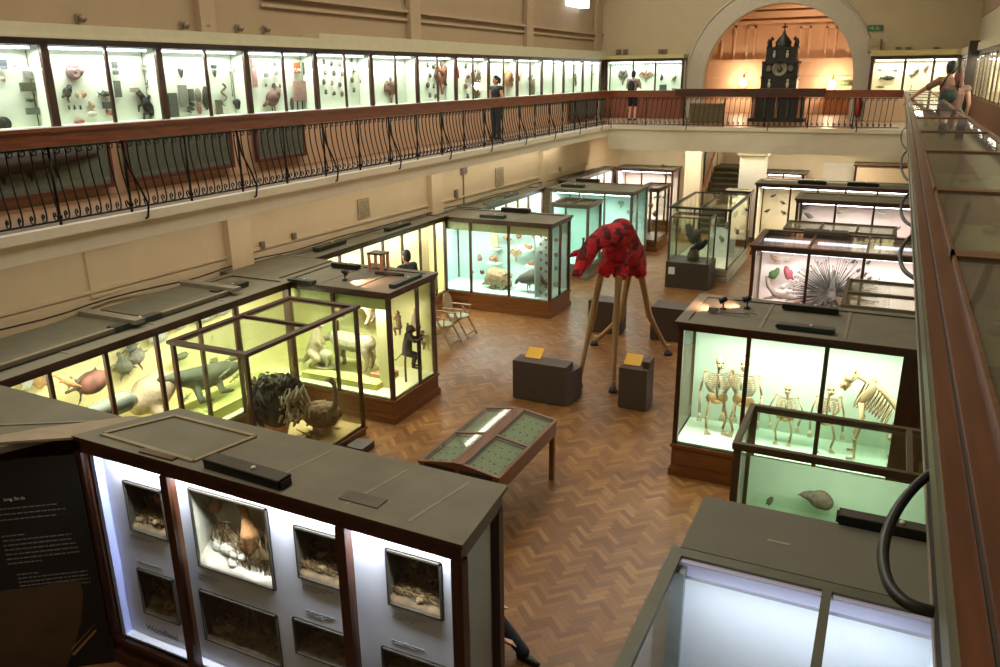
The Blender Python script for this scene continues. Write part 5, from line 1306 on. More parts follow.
# pink end cases
spec('bird', 666, 172, 9, 14, ('y', 30.0), (110, 104, 84), 'grey green crow sized bird in the pink backed wall case', -1, .03)
for j, x in enumerate((655, 659, 664, 668)): spec('bird', x, 197.5, 3.5, 3.5, ('y', 29.9), (96, 80, 70), 'tiny dark bird in the row of the pink wall case, %s from the left' % ORD[j], group='tiny birds in the pink wall case')
for j, (x, y) in enumerate(((651, 205), (655, 213), (652, 222))): spec('lump', x, y, 6, 7, ('y', 26.3), (190, 110, 96), 'reddish coral in the slim glass case, %s from the top' % ORD[j])
# island case: moths and birds
for j, (x, y, w, h) in enumerate(((716, 222, 8, 14), (727, 226, 6, 12), (722, 240, 5, 9), (735, 215, 5, 9), (737, 232, 5, 10))):
    spec('bird', x, y, w, h, ('y', 23.8), (120, 116, 96), 'grey brown bird in the island glass case, %s from the left' % ORD[(0, 2, 1, 3, 4)[j]], (-1, 1)[j % 2], .03)
p = on_y(693, 258, 21.7); t = thing('eagle_group', 'grey bird with a black bird on a stump under the glass hood', 'mounted bird', (p.x, p.y, .72))
organic(MB().cone((0, 0, .1), .18, (0, 0, .3), .1), 'stump', col(110, 90, 60), t, .02)
g = s_bird(.55, .8, -1); g.v = [(v[0], v[1], v[2] + .25) for v in g.v]; organic(g, 'grey_bird', col(110, 108, 92), t, .018)
g = s_bird(.5, .45, 1); g.v = [(v[0] + .18, v[1] - .1, v[2] + .2) for v in g.v]; organic(g, 'black_bird', col(28, 32, 30), t, .016)
for j, (x, y) in enumerate(((741, 198), (744, 213), (742, 228))): spec('bird', x, y, 5, 8, ('y', 28.0), (120, 110, 80), 'small bird in the narrow cream pillar case, %s from the top' % ORD[j])

# ---- right row
PY2 = 17.5
spec('bird', 773, 275, 11, 15, ('y', PY2), (66, 96, 44), 'bright green parrot in the peacock case', 1, .02)
spec('bird', 789, 275, 9, 17, ('y', PY2), (150, 62, 74), 'rosy red parrot beside the green parrot', -1, .02)
spec('bird', 775, 259, 11, 9, ('y', PY2), (166, 130, 104), 'brown bird at the top left of the peacock case', -1, .02)
spec('bird', 787, 260, 10, 7, ('y', PY2), (196, 180, 160), 'pale bird near the top left of the peacock case', 1, .02)
spec('bird', 883, 259, 6, 8, ('y', PY2), (120, 104, 92), 'small grey bird, left of two at the right of the peacock case', 1, .02)
spec('bird', 896.5, 258.5, 8, 8, ('y', PY2), (104, 96, 92), 'small dark grey bird, right of two at the right of the peacock case', -1, .02)
q = on_y(780, 296, PY2); s = mpp(q)
lb_ = MB().chain([V((-.3, 0, .38)), V((-.26, 0, .2)), V((-.12, 0, .04)), V((.0, 0, -.0)), V((.2, 0, .02)), V((.34, 0, .0))], [.04, .05, .06, .08, .07, .02], 8).tube([(.0, 0, 0), (-.35, 0, -.1)], [.06, .02], 6)
put(lb_, 'long_tailed_bird', col(150, 130, 116), 'long tailed grey brown bird below the parrots', q, 0, 'mounted bird', .02)
spec('bird', 783, 287, 9, 9, ('y', PY2 - .2), (176, 170, 160), 'pale grey bird between the green parrot and the long tailed bird', 1, .02)
# peacock
q = on_y(831, 300, 17.55)
t = thing('peacock', 'peacock with its grey brown fan spread behind two pane bars', 'mounted bird', (q.x, q.y, q.z))
PCM = col(70, 64, 56, .3, 30)
fan = MB(); rnd = random.Random(5)
for i in range(130):
    a = radians(-12 + 204 * (i + rnd.uniform(-.4, .4)) / 84); L = rnd.uniform(.55, 1.02); L *= 1.0 if 25 < math.degrees(a) < 155 else .9
    tip = V((L * cos(a) * 1.02, rnd.uniform(-.06, .06), L * sin(a) * .78 + .12)); mid = tip * .5 + V((0, 0, .06))
    fan.tube([(0, .02, .12), mid, tip], [.016, .011, .006], 4)
    if i % 2: fan.ell(tip, (.015, .01, .02), n=6, m=4)
fan.build('tail_fan', col(70, 62, 54, .3, 30), t)
organic(MB().cone((0, -.12, .1), .1, (0, -.1, .24), .08).cone((0, -.16, .3), .06, (0, -.2, .62), .03).ell((0, -.22, .66), (.035, .06, .04)), 'body', PCM, t, .015)
for j, (x, y) in enumerate(((853, 262), (858, 271), (864, 275), (868, 263), (760 + 109, 279))): spec('bird', x, y, 4.5, 5.5, ('y', 17.62), (96, 88, 88), 'tiny dark bird right of the peacock fan, %s from the left' % ORD[j], group='tiny birds right of the peacock')
for it in (
    (805, 208, 9, 7, (120, 124, 124), 'grey gull like bird in the left pane of the water bird case', 1), (809, 216, 12, 7, (110, 108, 104), 'dark grey duck at the lower left of the water bird case', -1),
    (845, 207, 20, 6, (190, 176, 150), 'pale long bird in the middle pane of the water bird case', 1), (838, 212, 10, 5, (150, 140, 120), 'small brown bird in the middle pane of the water bird case', -1),
    (884, 205, 18, 9, (196, 186, 166), 'pale sandy bird in the right pane of the water bird case', 1), (880, 213, 16, 5, (200, 190, 180), 'white duck in the right pane of the water bird case', -1), (897, 229, 8, 6, (130, 116, 110), 'brown bird low at the right of the water bird case', 1)):
    spec('bird', it[0], it[1], it[2], it[3], ('y', 24.3), it[4], it[5], it[6], .03)
for j, (x, y) in enumerate(((773, 196), (783, 203), (767, 211), (784, 213), (775, 186))): spec('bird', x, y, 6, 4.5, ('y', 27.3), (80, 74, 62), 'small dark bird in the farthest cream case, %s' % ('right of the top one', 'upper right', 'lower left', 'lower right', 'topmost')[j], (1, -1)[j % 2])
# low glass case in front of the skeletons
spec('bird', 769, 502, 6, 13, ('y', 7.85), (92, 84, 60), 'small upright brown bird in the green low case', 1, .012)
q = on_y(818, 519, 7.85)
put(MB().ell((0, 0, .1), (.115, .08, .1)).ell((.05, 0, .08), (.08, .07, .085)).chain([V((-.09, 0, .12)), V((-.15, 0, .12))], [.06, .04], 8).tube([(-.18, 0, .12), (-.23, 0, .1)], [.02, .005], 6), 'mounted_bird', col(104, 92, 66, .4, 30), 'hunched brown bird in the green low case', V((q.x, 7.85, 1.39)), 0, 'mounted bird', .012)
centred(B(-.85, .85, 7.75, 7.96, 1.37, 1.39), 'glass_shelf', GLASS, 'clear shelf under the birds in the green low case', 'shelf')
spec('lump', 893, 513, 8, 10, ('y', 7.85), (176, 190, 150), 'pale specimen at the right of the green low case')

# ---- skeletons
def skeleton(label, x, y, z0, H, rz=0, arm=.46, lean=0, bent=0):
    t = thing('ape_skeleton', label, 'skeleton', (x, y, z0), rz)
    h = H; zp, zs = .42 * h, .76 * h
    MB().tube([(0, .02 * h, zp), (0, .04 * h, .58 * h), (0, .02 * h, zs + .04 * h), (0, -.02 * h, .86 * h)], .016 * h, 6).build('spine', BONE, t)
    r = MB()
    for k in range(9):
        z = zs - k * .024 * h; w = (.075 + .05 * sin(pi * (k + 2) / 11)) * h
        r.tube([(w * 1.25 * sin(a), .02 * h - w * .8 * (1 - cos(a)) * .5, z - .018 * h * (1 - cos(a))) for a in [pi * (q - 8) / 9 for q in range(17)]], .0062 * h, 5)
    r.tube([(0, -.1 * h, zs), (0, -.11 * h, zs - .14 * h)], .012 * h, 5)
    for s in (-1, 1): r.tube([(0, -.08 * h, zs + .01 * h), (s * .15 * h, 0, zs + .04 * h)], .009 * h, 5)
    r.build('ribcage', BONE, t)
    pv = MB()
    for s in (-1, 1): pv.ell((s * .07 * h, .01 * h, zp + .02 * h), (.065 * h, .025 * h, .065 * h), (0, s * .5, 0), 10, 6)
    pv.ell((0, 0, zp - .03 * h), (.06 * h, .03 * h, .025 * h)); pv.build('pelvis', mat('bone_tan', (206, 168, 108), .6, var=.15), t)
    sk_ = MB().ell((0, -.02 * h, .93 * h), (.055 * h, .075 * h, .062 * h)).ell((0, -.075 * h, .885 * h), (.04 * h, .045 * h, .04 * h)).tube([(-.03 * h, -.06 * h, .86 * h), (0, -.11 * h, .85 * h), (.03 * h, -.06 * h, .86 * h)], .013 * h, 6)
    so = sk_.build('skull', BONE, t)
    e = MB()
    for s in (-1, 1): e.ell((s * .022 * h, -.092 * h, .925 * h), (.014 * h, .01 * h, .014 * h), n=8, m=5)
    e.ell((0, -.118 * h, .895 * h), (.008 * h, .006 * h, .012 * h), n=6, m=4); e.build('eye_sockets', mat('socket_dark', (60, 50, 40), .8), so)
    for s in (-1, 1):
        a = MB(); sh = V((s * .16 * h, 0, zs + .03 * h)); el = sh + V((s * (.05 + bent * .05) * h, -.01 * h, -.24 * h)); wr = el + V((-s * .0 * h + s * bent * -.06 * h, -.05 * h, -(arm - .22) * h))
        a.tube([sh, el], [.016 * h, .012 * h], 6).ell(sh, .02 * h, n=8, m=5).ell(el, .017 * h, n=8, m=5)
        for q in (-1, 1): a.tube([el + V((q * .008 * h, 0, 0)), wr + V((q * .009 * h, 0, 0))], .007 * h, 5)
        for q in range(5): a.tube([wr, wr + V((s * .012 * h * (q - 2), -.02 * h, -.05 * h)), wr + V((s * .014 * h * (q - 2), -.03 * h, -.1 * h))], .005 * h, 4)
        a.build('arm', BONE, t)
        l = MB(); hp = V((s * .085 * h, 0, zp - .02 * h)); kn = hp + V((s * .035 * h, -.05 * h, -.19 * h)); an_ = V((s * .1 * h, .02 * h, .03 * h))
        l.tube([hp, kn], [.02 * h, .015 * h], 6).ell(kn, .022 * h, n=8, m=5).ell(hp, .02 * h, n=8, m=5)
        for q in (-1, 1): l.tube([kn + V((q * .009 * h, 0, 0)), an_ + V((q * .008 * h, 0, 0))], .008 * h, 5)
        for q in range(5): l.tube([an_, an_ + V((.012 * h * (q - 2), -.06 * h, -.02 * h)), an_ + V((.018 * h * (q - 2), -.13 * h, -.025 * h))], .006 * h, 4)
        l.build('leg', BONE, t)
    return t
SY = 11.15
for (px, py0, py1, rz, arm, lab) in ((717, 356, 442, .35, .5, 'leftmost ape skeleton, broad ribs with long arms'), (743, 357, 448, -.2, .5, 'ape skeleton behind the first pane bar of the skeleton case'), (785, 384, 452, 0, .42, 'smaller ape skeleton with arms raised out, middle pane'), (826, 383, 462, .25, .46, 'ape skeleton behind the second pane bar, next to the four legged skeleton')):
    a, b = on_y(px, py0, SY), on_y(px, py1, SY)
    zb = max(b.z, .54); skeleton(lab, (a.x + b.x) / 2, SY, zb, (a.z - zb) * 1.02, rz, arm, 0, .9 if px == 785 else 0)
def horse():
    a = on_y(848, 378, SY); b = on_y(905, 432, SY)
    sp_ = lambda px, py, dy=0: on_y(px, py, SY + dy) - O
    O = V((a.x + .35, SY, .53))
    t = thing('beast_skeleton', 'large four legged skeleton leaning forward in the right pane', 'skeleton', O)
    pts = [sp_(853, 374), sp_(862, 378), sp_(872, 384), sp_(882, 391), sp_(892, 402), sp_(902, 416), sp_(906, 430)]
    MB().tube(pts, [.03, .035, .04, .04, .035, .03, .02], 7).build('spine', BONE, t)
    sk_ = MB().chain([sp_(853, 374), sp_(847, 381), sp_(842, 386)], [.085, .06, .035], 9)
    sk_.tube([sp_(851, 383), sp_(844, 390)], [.03, .02], 6)
    for s in (-1, 1): sk_.tube([sp_(855, 373, s * .06), sp_(858, 369, s * .09)], [.02, .005], 5)
    sk_.build('skull', BONE, t)
    r = MB()
    for k in range(11):
        f = k / 10; i = 1.6 + f * 3.0; j = int(i); q = pts[j] * (1 - (i - j)) + pts[min(j + 1, 6)] * (i - j)
        dep = .31 - .12 * f
        r.tube([q + V((-.22 * dep * (1 - cos(a_)) - .06 * f, dep * .42 * sin(a_), -dep * .62 * (1 - cos(a_)))) for a_ in [pi * (u - 7) / 8 for u in range(15)]], .011, 5)
    r.build('ribcage', BONE, t)
    for s in (-1, 1):
        MB().ell(pts[2] + V((-.03, s * .13, -.1)), (.06, .015, .17), (0, .5, 0), 10, 6).build('shoulder_blade', BONE, t)
        l = MB(); p0 = pts[2] + V((-.1, s * .14, -.24)); l.tube([p0, p0 + V((.04, 0, -.3)), V((p0.x - .02, p0.y, .3)), V((p0.x, p0.y, .03)), V((p0.x - .1, p0.y, .02))], [.035, .028, .024, .02, .02], 6).ell(p0 + V((.04, 0, -.3)), .04).ell((p0.x - .02, p0.y, .3), .035); l.build('leg', BONE, t)
        l = MB(); p0 = pts[5] + V((0, s * .14, -.02)); l.tube([p0, p0 + V((-.1, 0, -.26)), V((p0.x + .05, p0.y, .28)), V((p0.x, p0.y, .03)), V((p0.x - .1, p0.y, .02))], [.035, .03, .024, .02, .02], 6).ell(p0 + V((-.1, 0, -.26)), .04).ell((p0.x + .05, p0.y, .28), .035); l.build('leg', BONE, t)
    MB().ell(pts[5] + V((.02, 0, 0)), (.13, .15, .07), (0, .8, 0)).build('pelvis', BONE, t)
horse()

# ---- ostriches
def ostriches():
    p = on_y(277, 400, 8.75); O = V((p.x, p.y, .17)); zc = p.z - .17
    t = thing('ostrich', 'black and white ostrich bending over in the glass box case', 'mounted bird', O)
    organic(MB().ell((0, 0, zc), (.36, .42, .34)).ell((.1, -.1, zc - .12), (.25, .3, .26)).ell((-.12, .2, zc + .12), (.24, .26, .22)), 'body', mat('ostrich_black', (46, 44, 30), .9, var=.4, scale=30, bump=.6), t, .03)
    rnd = random.Random(2)
    fe = MB()
    for k in range(260):
        th, ph = rnd.uniform(0, 6.28), rnd.uniform(-.9, 1.2)
        c = V((.37 * cos(th) * cos(ph), .43 * sin(th) * cos(ph), zc + .34 * sin(ph)))
        fe.ell(c, (.035, .018, .1), (rnd.uniform(-.5, .5) - .4 * sin(th), .5 * cos(th) + rnd.uniform(-.4, .4), th), 6, 4)
    fe.build('black_feathers', mat('ostrich_feather', (36, 36, 26), .9, var=.5, scale=20), t)['kind'] = 'stuff'
    w = MB()
    for k in range(120):
        a = V((.40 + rnd.uniform(-.12, .07), rnd.uniform(-.28, .18), zc + rnd.uniform(-.22, .22))); w.ell(a, (.03, .015, .085), (rnd.uniform(-.7, .7), rnd.uniform(-.2, .8), rnd.uniform(0, 3)), 6, 4)
    for k in range(70):
        a = V((-.4 + rnd.uniform(-.04, .04), rnd.uniform(-.15, .1), zc - .5 + rnd.uniform(0, .62))); w.ell(a, (.028, .02, .1), (rnd.uniform(-.3, .3), rnd.uniform(-.2, .2), rnd.uniform(0, 3)), 6, 4)
    w.build('wing_plumes', mat('plume_white', (160, 148, 116), .9, var=.3, scale=25), t)['kind'] = 'stuff'
    w2 = MB()
    for k in range(90): w2.ell((-.2 + rnd.uniform(-.15, .36), rnd.uniform(-.25, .2), zc + .31 + rnd.uniform(-.06, .05)), (.03, .016, .06), (rnd.uniform(-1.2, 1.2), rnd.uniform(-1.2, 1.2), rnd.uniform(0, 3)), 6, 4)
    w2.build('back_plumes', mat('plume_grey', (112, 106, 78), .9, var=.3, scale=25), t)['kind'] = 'stuff'
    for s in (-1, 1):
        MB().chain([V((s * .1 + .06, -.08, zc - .22)), V((s * .1 + .08, -.16, zc - .5)), V((s * .1 + .06, -.1, .12)), V((s * .1 + .06, -.12, .03)), V((s * .1 + .06, -.3, .02))], [.12, .075, .035, .035, .025], 9).build('leg', mat('ostrich_leg', (196, 138, 110), .6, var=.1), t)
    organic(MB().chain([V((.05, .4, zc + .05)), V((.05, .62, zc - .2)), V((.05, .7, zc - .5)), V((.05, .66, zc - .6)), V((.05, .56, zc - .66))], [.08, .05, .045, .05, .02], 9), 'neck', mat('ostrich_neck', (170, 130, 104), .7), t, .018)
    p = on_y(322, 425, 9.35); dzf = max(0.04, p.z - .17 - .3); O = V((min(p.x, -7.66), p.y, .17))
    t = thing('ostrich', 'brown ostrich with its grey neck raised, right in the glass box', 'mounted bird', O)
    b = MB()
    b.ell((0, 0, .26 + dzf), (.33, .26, .2))
    for k in range(90): a_ = rnd.uniform(0, 6.28); q_ = rnd.uniform(-.1, 1.3); b.ell((.31 * cos(a_) * cos(q_), .25 * sin(a_) * cos(q_), dzf + .26 + .2 * sin(q_)), (.07, .05, .035), (rnd.uniform(-.7, .7), rnd.uniform(-.7, .7), a_), 7, 5)
    organic(b, 'body', mat('ostrich_brown', (112, 86, 54), .95, var=.4, scale=25, bump=.8), t, .025, 2)
    for s in (-1, 1): MB().chain([V((0, s * .1, dzf + .12)), V((.04, s * .1, dzf * .5)), V((-.02, s * .1, .04)), V((.1, s * .1, .025))], [.09, .04, .03, .025], 8).build('leg', MATS['ostrich_leg'], t)
    organic(MB().chain([V((.2, 0, .38 + dzf)), V((.3, 0, .48 + dzf)), V((.32, 0, .66 + dzf)), V((.31, 0, .84 + dzf)), V((.27, -.03, .92 + dzf)), V((.19, -.06, .91 + dzf))], [.09, .05, .042, .04, .055, .02], 9), 'neck', mat('ostrich_grey_neck', (128, 112, 84), .8), t, .015)
    b = MB()
    for k in range(26): b.tube([(rnd.uniform(-.3, .2), rnd.uniform(-.3, .3), .0), (rnd.uniform(-.3, .2), rnd.uniform(-.3, .3), rnd.uniform(.04, .15))], .012, 5)
    b.build('nest_straw', mat('straw', (176, 140, 84), .9), t)
ostriches()

# ---- dioramas in the near case
def diorama(i, tl, br, label, bright=0):
    a, b = on_y(*tl, PY), on_y(*br, PY); w, h, d = b.x - a.x, a.z - b.z, .24
    t = thing('diorama_box', label, 'diorama', ((a.x + b.x) / 2, PY, b.z), 0, 'dioramas in the near left case')
    hw = w / 2; f = MB()
    for z0, z1, x0, x1 in ((0, .016, -hw, hw), (h - .016, h, -hw, hw), (0, h, -hw, -hw + .016), (0, h, hw - .016, hw)): f.box(x0, x1, -.02, .0, z0, z1)
    f.build('frame', mat('diorama_frame', (52, 48, 40), .45), t)
    back = mat('diorama_back_light', (176, 172, 150), .8, var=.15, scale=3) if bright else mat('diorama_back_dark', (74, 66, 48), .85, var=.3, scale=6)
    s = MB().box(-hw, hw, d, d + .02, 0, h).box(-hw - .01, -hw, 0, d, 0, h).box(hw, hw + .01, 0, d, 0, h).box(-hw, hw, 0, d, h, h + .01)
    s.build('painted_back', back, t)
    g = MB(); n = 8; rnd = random.Random(i * 3 + 1); hh = [[.03 + (.24 * k / n) * h + rnd.uniform(0, .05) * h for j in range(n + 1)] for k in range(n + 1)]
    vs = [(-hw + w * j / n, d * k / n, hh[k][j]) for k in range(n + 1) for j in range(n + 1)] + [(-hw + w * j / n, d * k / n, 0) for k in range(n + 1) for j in range(n + 1)]
    N = (n + 1) ** 2; fs = [(k * (n + 1) + j, k * (n + 1) + j + 1, (k + 1) * (n + 1) + j + 1, (k + 1) * (n + 1) + j) for k in range(n) for j in range(n)] + [(j, N + j, N + j + 1, j + 1) for j in range(n)]
    g.add(vs, fs, True); g.build('ground', mat('dio_snow', (184, 176, 158), .9, var=.2, scale=8) if bright else mat('dio_soil', (92, 74, 50), .95, var=.4, scale=14), t)
    gr = MB()
    for k in range(420 if bright else 190):
        x = rnd.uniform(-hw + .02, hw - .02); y = rnd.uniform(.04, d - .03)
        if bright and x < -hw * .1 and y < d * .45: continue
        L = rnd.uniform(.12, .55 if bright else .3) * h; c = rnd.uniform(-.16, .16)
        gr.tube([(x, y, (.05 + .24 * y / d) * h), (x + c * .3, y - .01, .08 * h + L * .6), (x + c, y - .02, .08 * h + L * (.8 if abs(c) > .05 else 1))], [.004, .003, .0012], 3)
    gr.build('grass', mat('dio_grass', (176, 140, 92) if bright else (122, 96, 56), .9, var=.3, scale=20), t)['kind'] = 'stuff'
    rk = MB()
    for k in range(14 if bright else 7): rk.ell((rnd.uniform(-hw * .8, hw * (.1 if bright else .8)), rnd.uniform(.05, .17), .12 * h + rnd.uniform(0, .12 * h)), (rnd.uniform(.04, .1) * w, .04, rnd.uniform(.04, .08) * h), (rnd.uniform(-.4, .4), rnd.uniform(-.4, .4), 0), 7, 5)
    rk.sm = [False] * len(rk.sm); rk.build('rocks', mat('dio_rock_pale', (190, 184, 168), .8, var=.15) if bright else mat('dio_rock_dark', (120, 100, 70), .9, var=.3), t)
    lg = MB()
    for k in range(9): x = rnd.uniform(-hw * .8, hw * .6); lg.tube([(x, .17, .2 * h), (x + rnd.uniform(-.1, .1), .14, h * rnd.uniform(.3, .6)), (max(-hw + .02, min(hw - .02, x + rnd.uniform(-.25, .25))), .1, h * rnd.uniform(.3, .95))], [.01, .007, .003], 5)
    lg.build('twigs', mat('dio_twig', (110, 84, 56), .9), t)
    return t, w, h
DL = ['small diorama at the top left of the near case, dark with a branch', 'small diorama above the Woodland lettering', 'largest and brightest diorama with pale rocks and reeds', 'wide dark diorama below the bright one', 'diorama of a forest floor in the middle pane, upper right', 'dark diorama at the bottom edge of the middle pane', 'diorama of small birds in the right pane, upper one', 'lowest diorama in the right pane, cut by the picture edge']
for i, (tl, br) in enumerate(DIO):
    t, w, h = diorama(i, tl, br, DL[i], i == 2)
    base = V(t.location)
    if i == 2:
        bb = MB().chain([V((0, 0, .16)), V((.02, 0, .3)), V((.0, 0, .42))], [.07, .09, .05], 9).chain([V((.0, 0, .42)), V((-.03, 0, .55)), V((-.07, 0, .58))], [.04, .04, .025], 8).tube([(-.07, 0, .58), (-.15, 0, .6)], [.018, .004], 6)
        for s in (-1, 1): bb.tube([(.0, s * .03, .18), (.0, s * .03, .0)], .01, 5)
        put(bb, 'bittern', mat('bittern_buff', (148, 104, 58), .8, var=.3, scale=25), 'tall buff bittern among the reeds of the bright diorama', base + V((.1, .1, .12)), 0, 'mounted bird', .012)
        put(s_bird(.3, .22, -1), 'mounted_bird', col(150, 120, 84), 'brown bird crouching behind the bittern in the bright diorama', base + V((.2, .13, .1)), 0, 'mounted bird', .01)
        put(s_bird(.2, .2, 1, False), 'mounted_bird', col(190, 140, 116), 'pinkish bird at the left of the bright diorama', base + V((-w * .36, .15, h * .55)), 0, 'mounted bird', .01)
    elif i == 0:
        put(s_bird(.14, .15, -1, False), 'mounted_bird', col(190, 130, 110), 'small pinkish bird on a branch in the top left diorama', base + V((.02, .14, h * .42)), 0, 'mounted bird', .008)
    elif i == 6:
        for k, (x, z, c) in enumerate(((-.1, .5, (176, 150, 110)), (.06, .38, (150, 110, 76)), (-.02, .1, (200, 160, 120)), (.1, .12, (186, 150, 120)), (.15, .3, (120, 90, 66)))):
            put(s_bird(.11, .11, (1, -1)[k % 2]), 'mounted_bird', col(*c), 'small bird in the upper right hand diorama of the near case, %s from the top' % ORD[(0, 1, 4, 3, 2)[k]], base + V((x * .9, .15 + .03 * k, h * z)), 0, 'mounted bird', .008)
    else:
        for k in range(2):
            put(s_bird(.18, .14, (1, -1)[k]), 'mounted_bird', col(*((120, 96, 66), (150, 118, 80))[k]), '%s small brown bird in the %s' % (('left', 'right')[k], DL[i].split(',')[0]), base + V(((-.25, .2)[k] * w, .16, h * (.16, .2)[k])), 0, 'mounted bird', .01)
text('Woodland', .1, Matrix.Translation(V((on_y(147, 629, PY).x, PY - .004, on_y(147, 629, PY).z))) @ UPX, mat('lettering_grey', (70, 72, 84), .6), 'woodland_lettering', None)
tag(TXT[-1], 'grey Woodland lettering low on the white mount of the near case', 'lettering')
cap = []
for i, (px, py, n) in enumerate(((130, 535, 2), (138, 561, 1), (198, 573, 3), (302, 584, 3), (306, 610, 3), (392, 612, 3), (392, 640, 2))):
    m = MB()
    p = on_y(px, py, PY)
    for k in range(n):
        x = 0
        while x < .3 - .06 * k:
            ww = random.uniform(.015, .04); m.box(p.x + x, p.x + x + ww, PY - .003, PY, p.z - k * .022, p.z - k * .022 + .008); x += ww + .008
    centred(m, 'caption_text', mat('caption_grey', (130, 134, 150), .7), 'small grey caption on the white mount, %s from the left' % ORD[i], 'caption', 'captions on the white mount')

# ---- giraffe puppet
def patch_mat():
    m = bpy.data.materials.new('red_patchwork'); m.use_nodes = True
    nt = m.node_tree; n = nt.nodes; b = n['Principled BSDF']; b.inputs['Roughness'].default_value = .8
    tc = n.new('ShaderNodeTexCoord'); mp = n.new('ShaderNodeMapping'); mp.inputs['Scale'].default_value = (7.2, 7.2, 7.8); mp.inputs['Rotation'].default_value = (.4, .2, .3)
    nt.links.new(tc.outputs['Object'], mp.inputs[0])
    v = n.new('ShaderNodeTexVoronoi'); v.distance = 'CHEBYCHEV'; v.inputs['Scale'].default_value = 1; v.inputs['Randomness'].default_value = .25
    nt.links.new(mp.outputs[0], v.inputs['Vector'])
    sx = n.new('ShaderNodeSeparateColor'); nt.links.new(v.outputs['Color'], sx.inputs[0])
    r = n.new('ShaderNodeValToRGB'); r.color_ramp.interpolation = 'CONSTANT'; e = r.color_ramp.elements
    cols = ((0, (232, 26, 44)), (.25, (186, 18, 34)), (.45, (240, 44, 58)), (.62, (120, 12, 26)), (.74, (222, 24, 42)), (.9, (92, 14, 32)))
    e[0].color = lin(cols[0][1]) + (1,); e[1].position = cols[1][0]; e[1].color = lin(cols[1][1]) + (1,)
    for p_, c in cols[2:]: q = e.new(p_); q.color = lin(c) + (1,)
    nt.links.new(sx.outputs[0], r.inputs[0])
    v2 = n.new('ShaderNodeTexVoronoi'); v2.feature = 'DISTANCE_TO_EDGE'; v2.inputs['Randomness'].default_value = .25; nt.links.new(mp.outputs[0], v2.inputs['Vector'])
    r2 = n.new('ShaderNodeMapRange'); r2.inputs['From Max'].default_value = .14; r2.inputs['To Min'].default_value = .06; nt.links.new(v2.outputs[0], r2.inputs['Value'])
    mx = n.new('ShaderNodeMix'); mx.data_type = 'RGBA'; mx.blend_type = 'MULTIPLY'; mx.inputs['Factor'].default_value = 1
    nt.links.new(r.outputs[0], mx.inputs['A']); nt.links.new(r2.outputs[0], mx.inputs['B']); nt.links.new(mx.outputs['Result'], b.inputs['Base Color'])
    bp = n.new('ShaderNodeBump'); bp.inputs['Strength'].default_value = .8; bp.inputs['Distance'].default_value = .03
    nt.links.new(r2.outputs[0], bp.inputs['Height']); nt.links.new(bp.outputs[0], b.inputs['Normal'])
    return m
REDP = patch_mat()
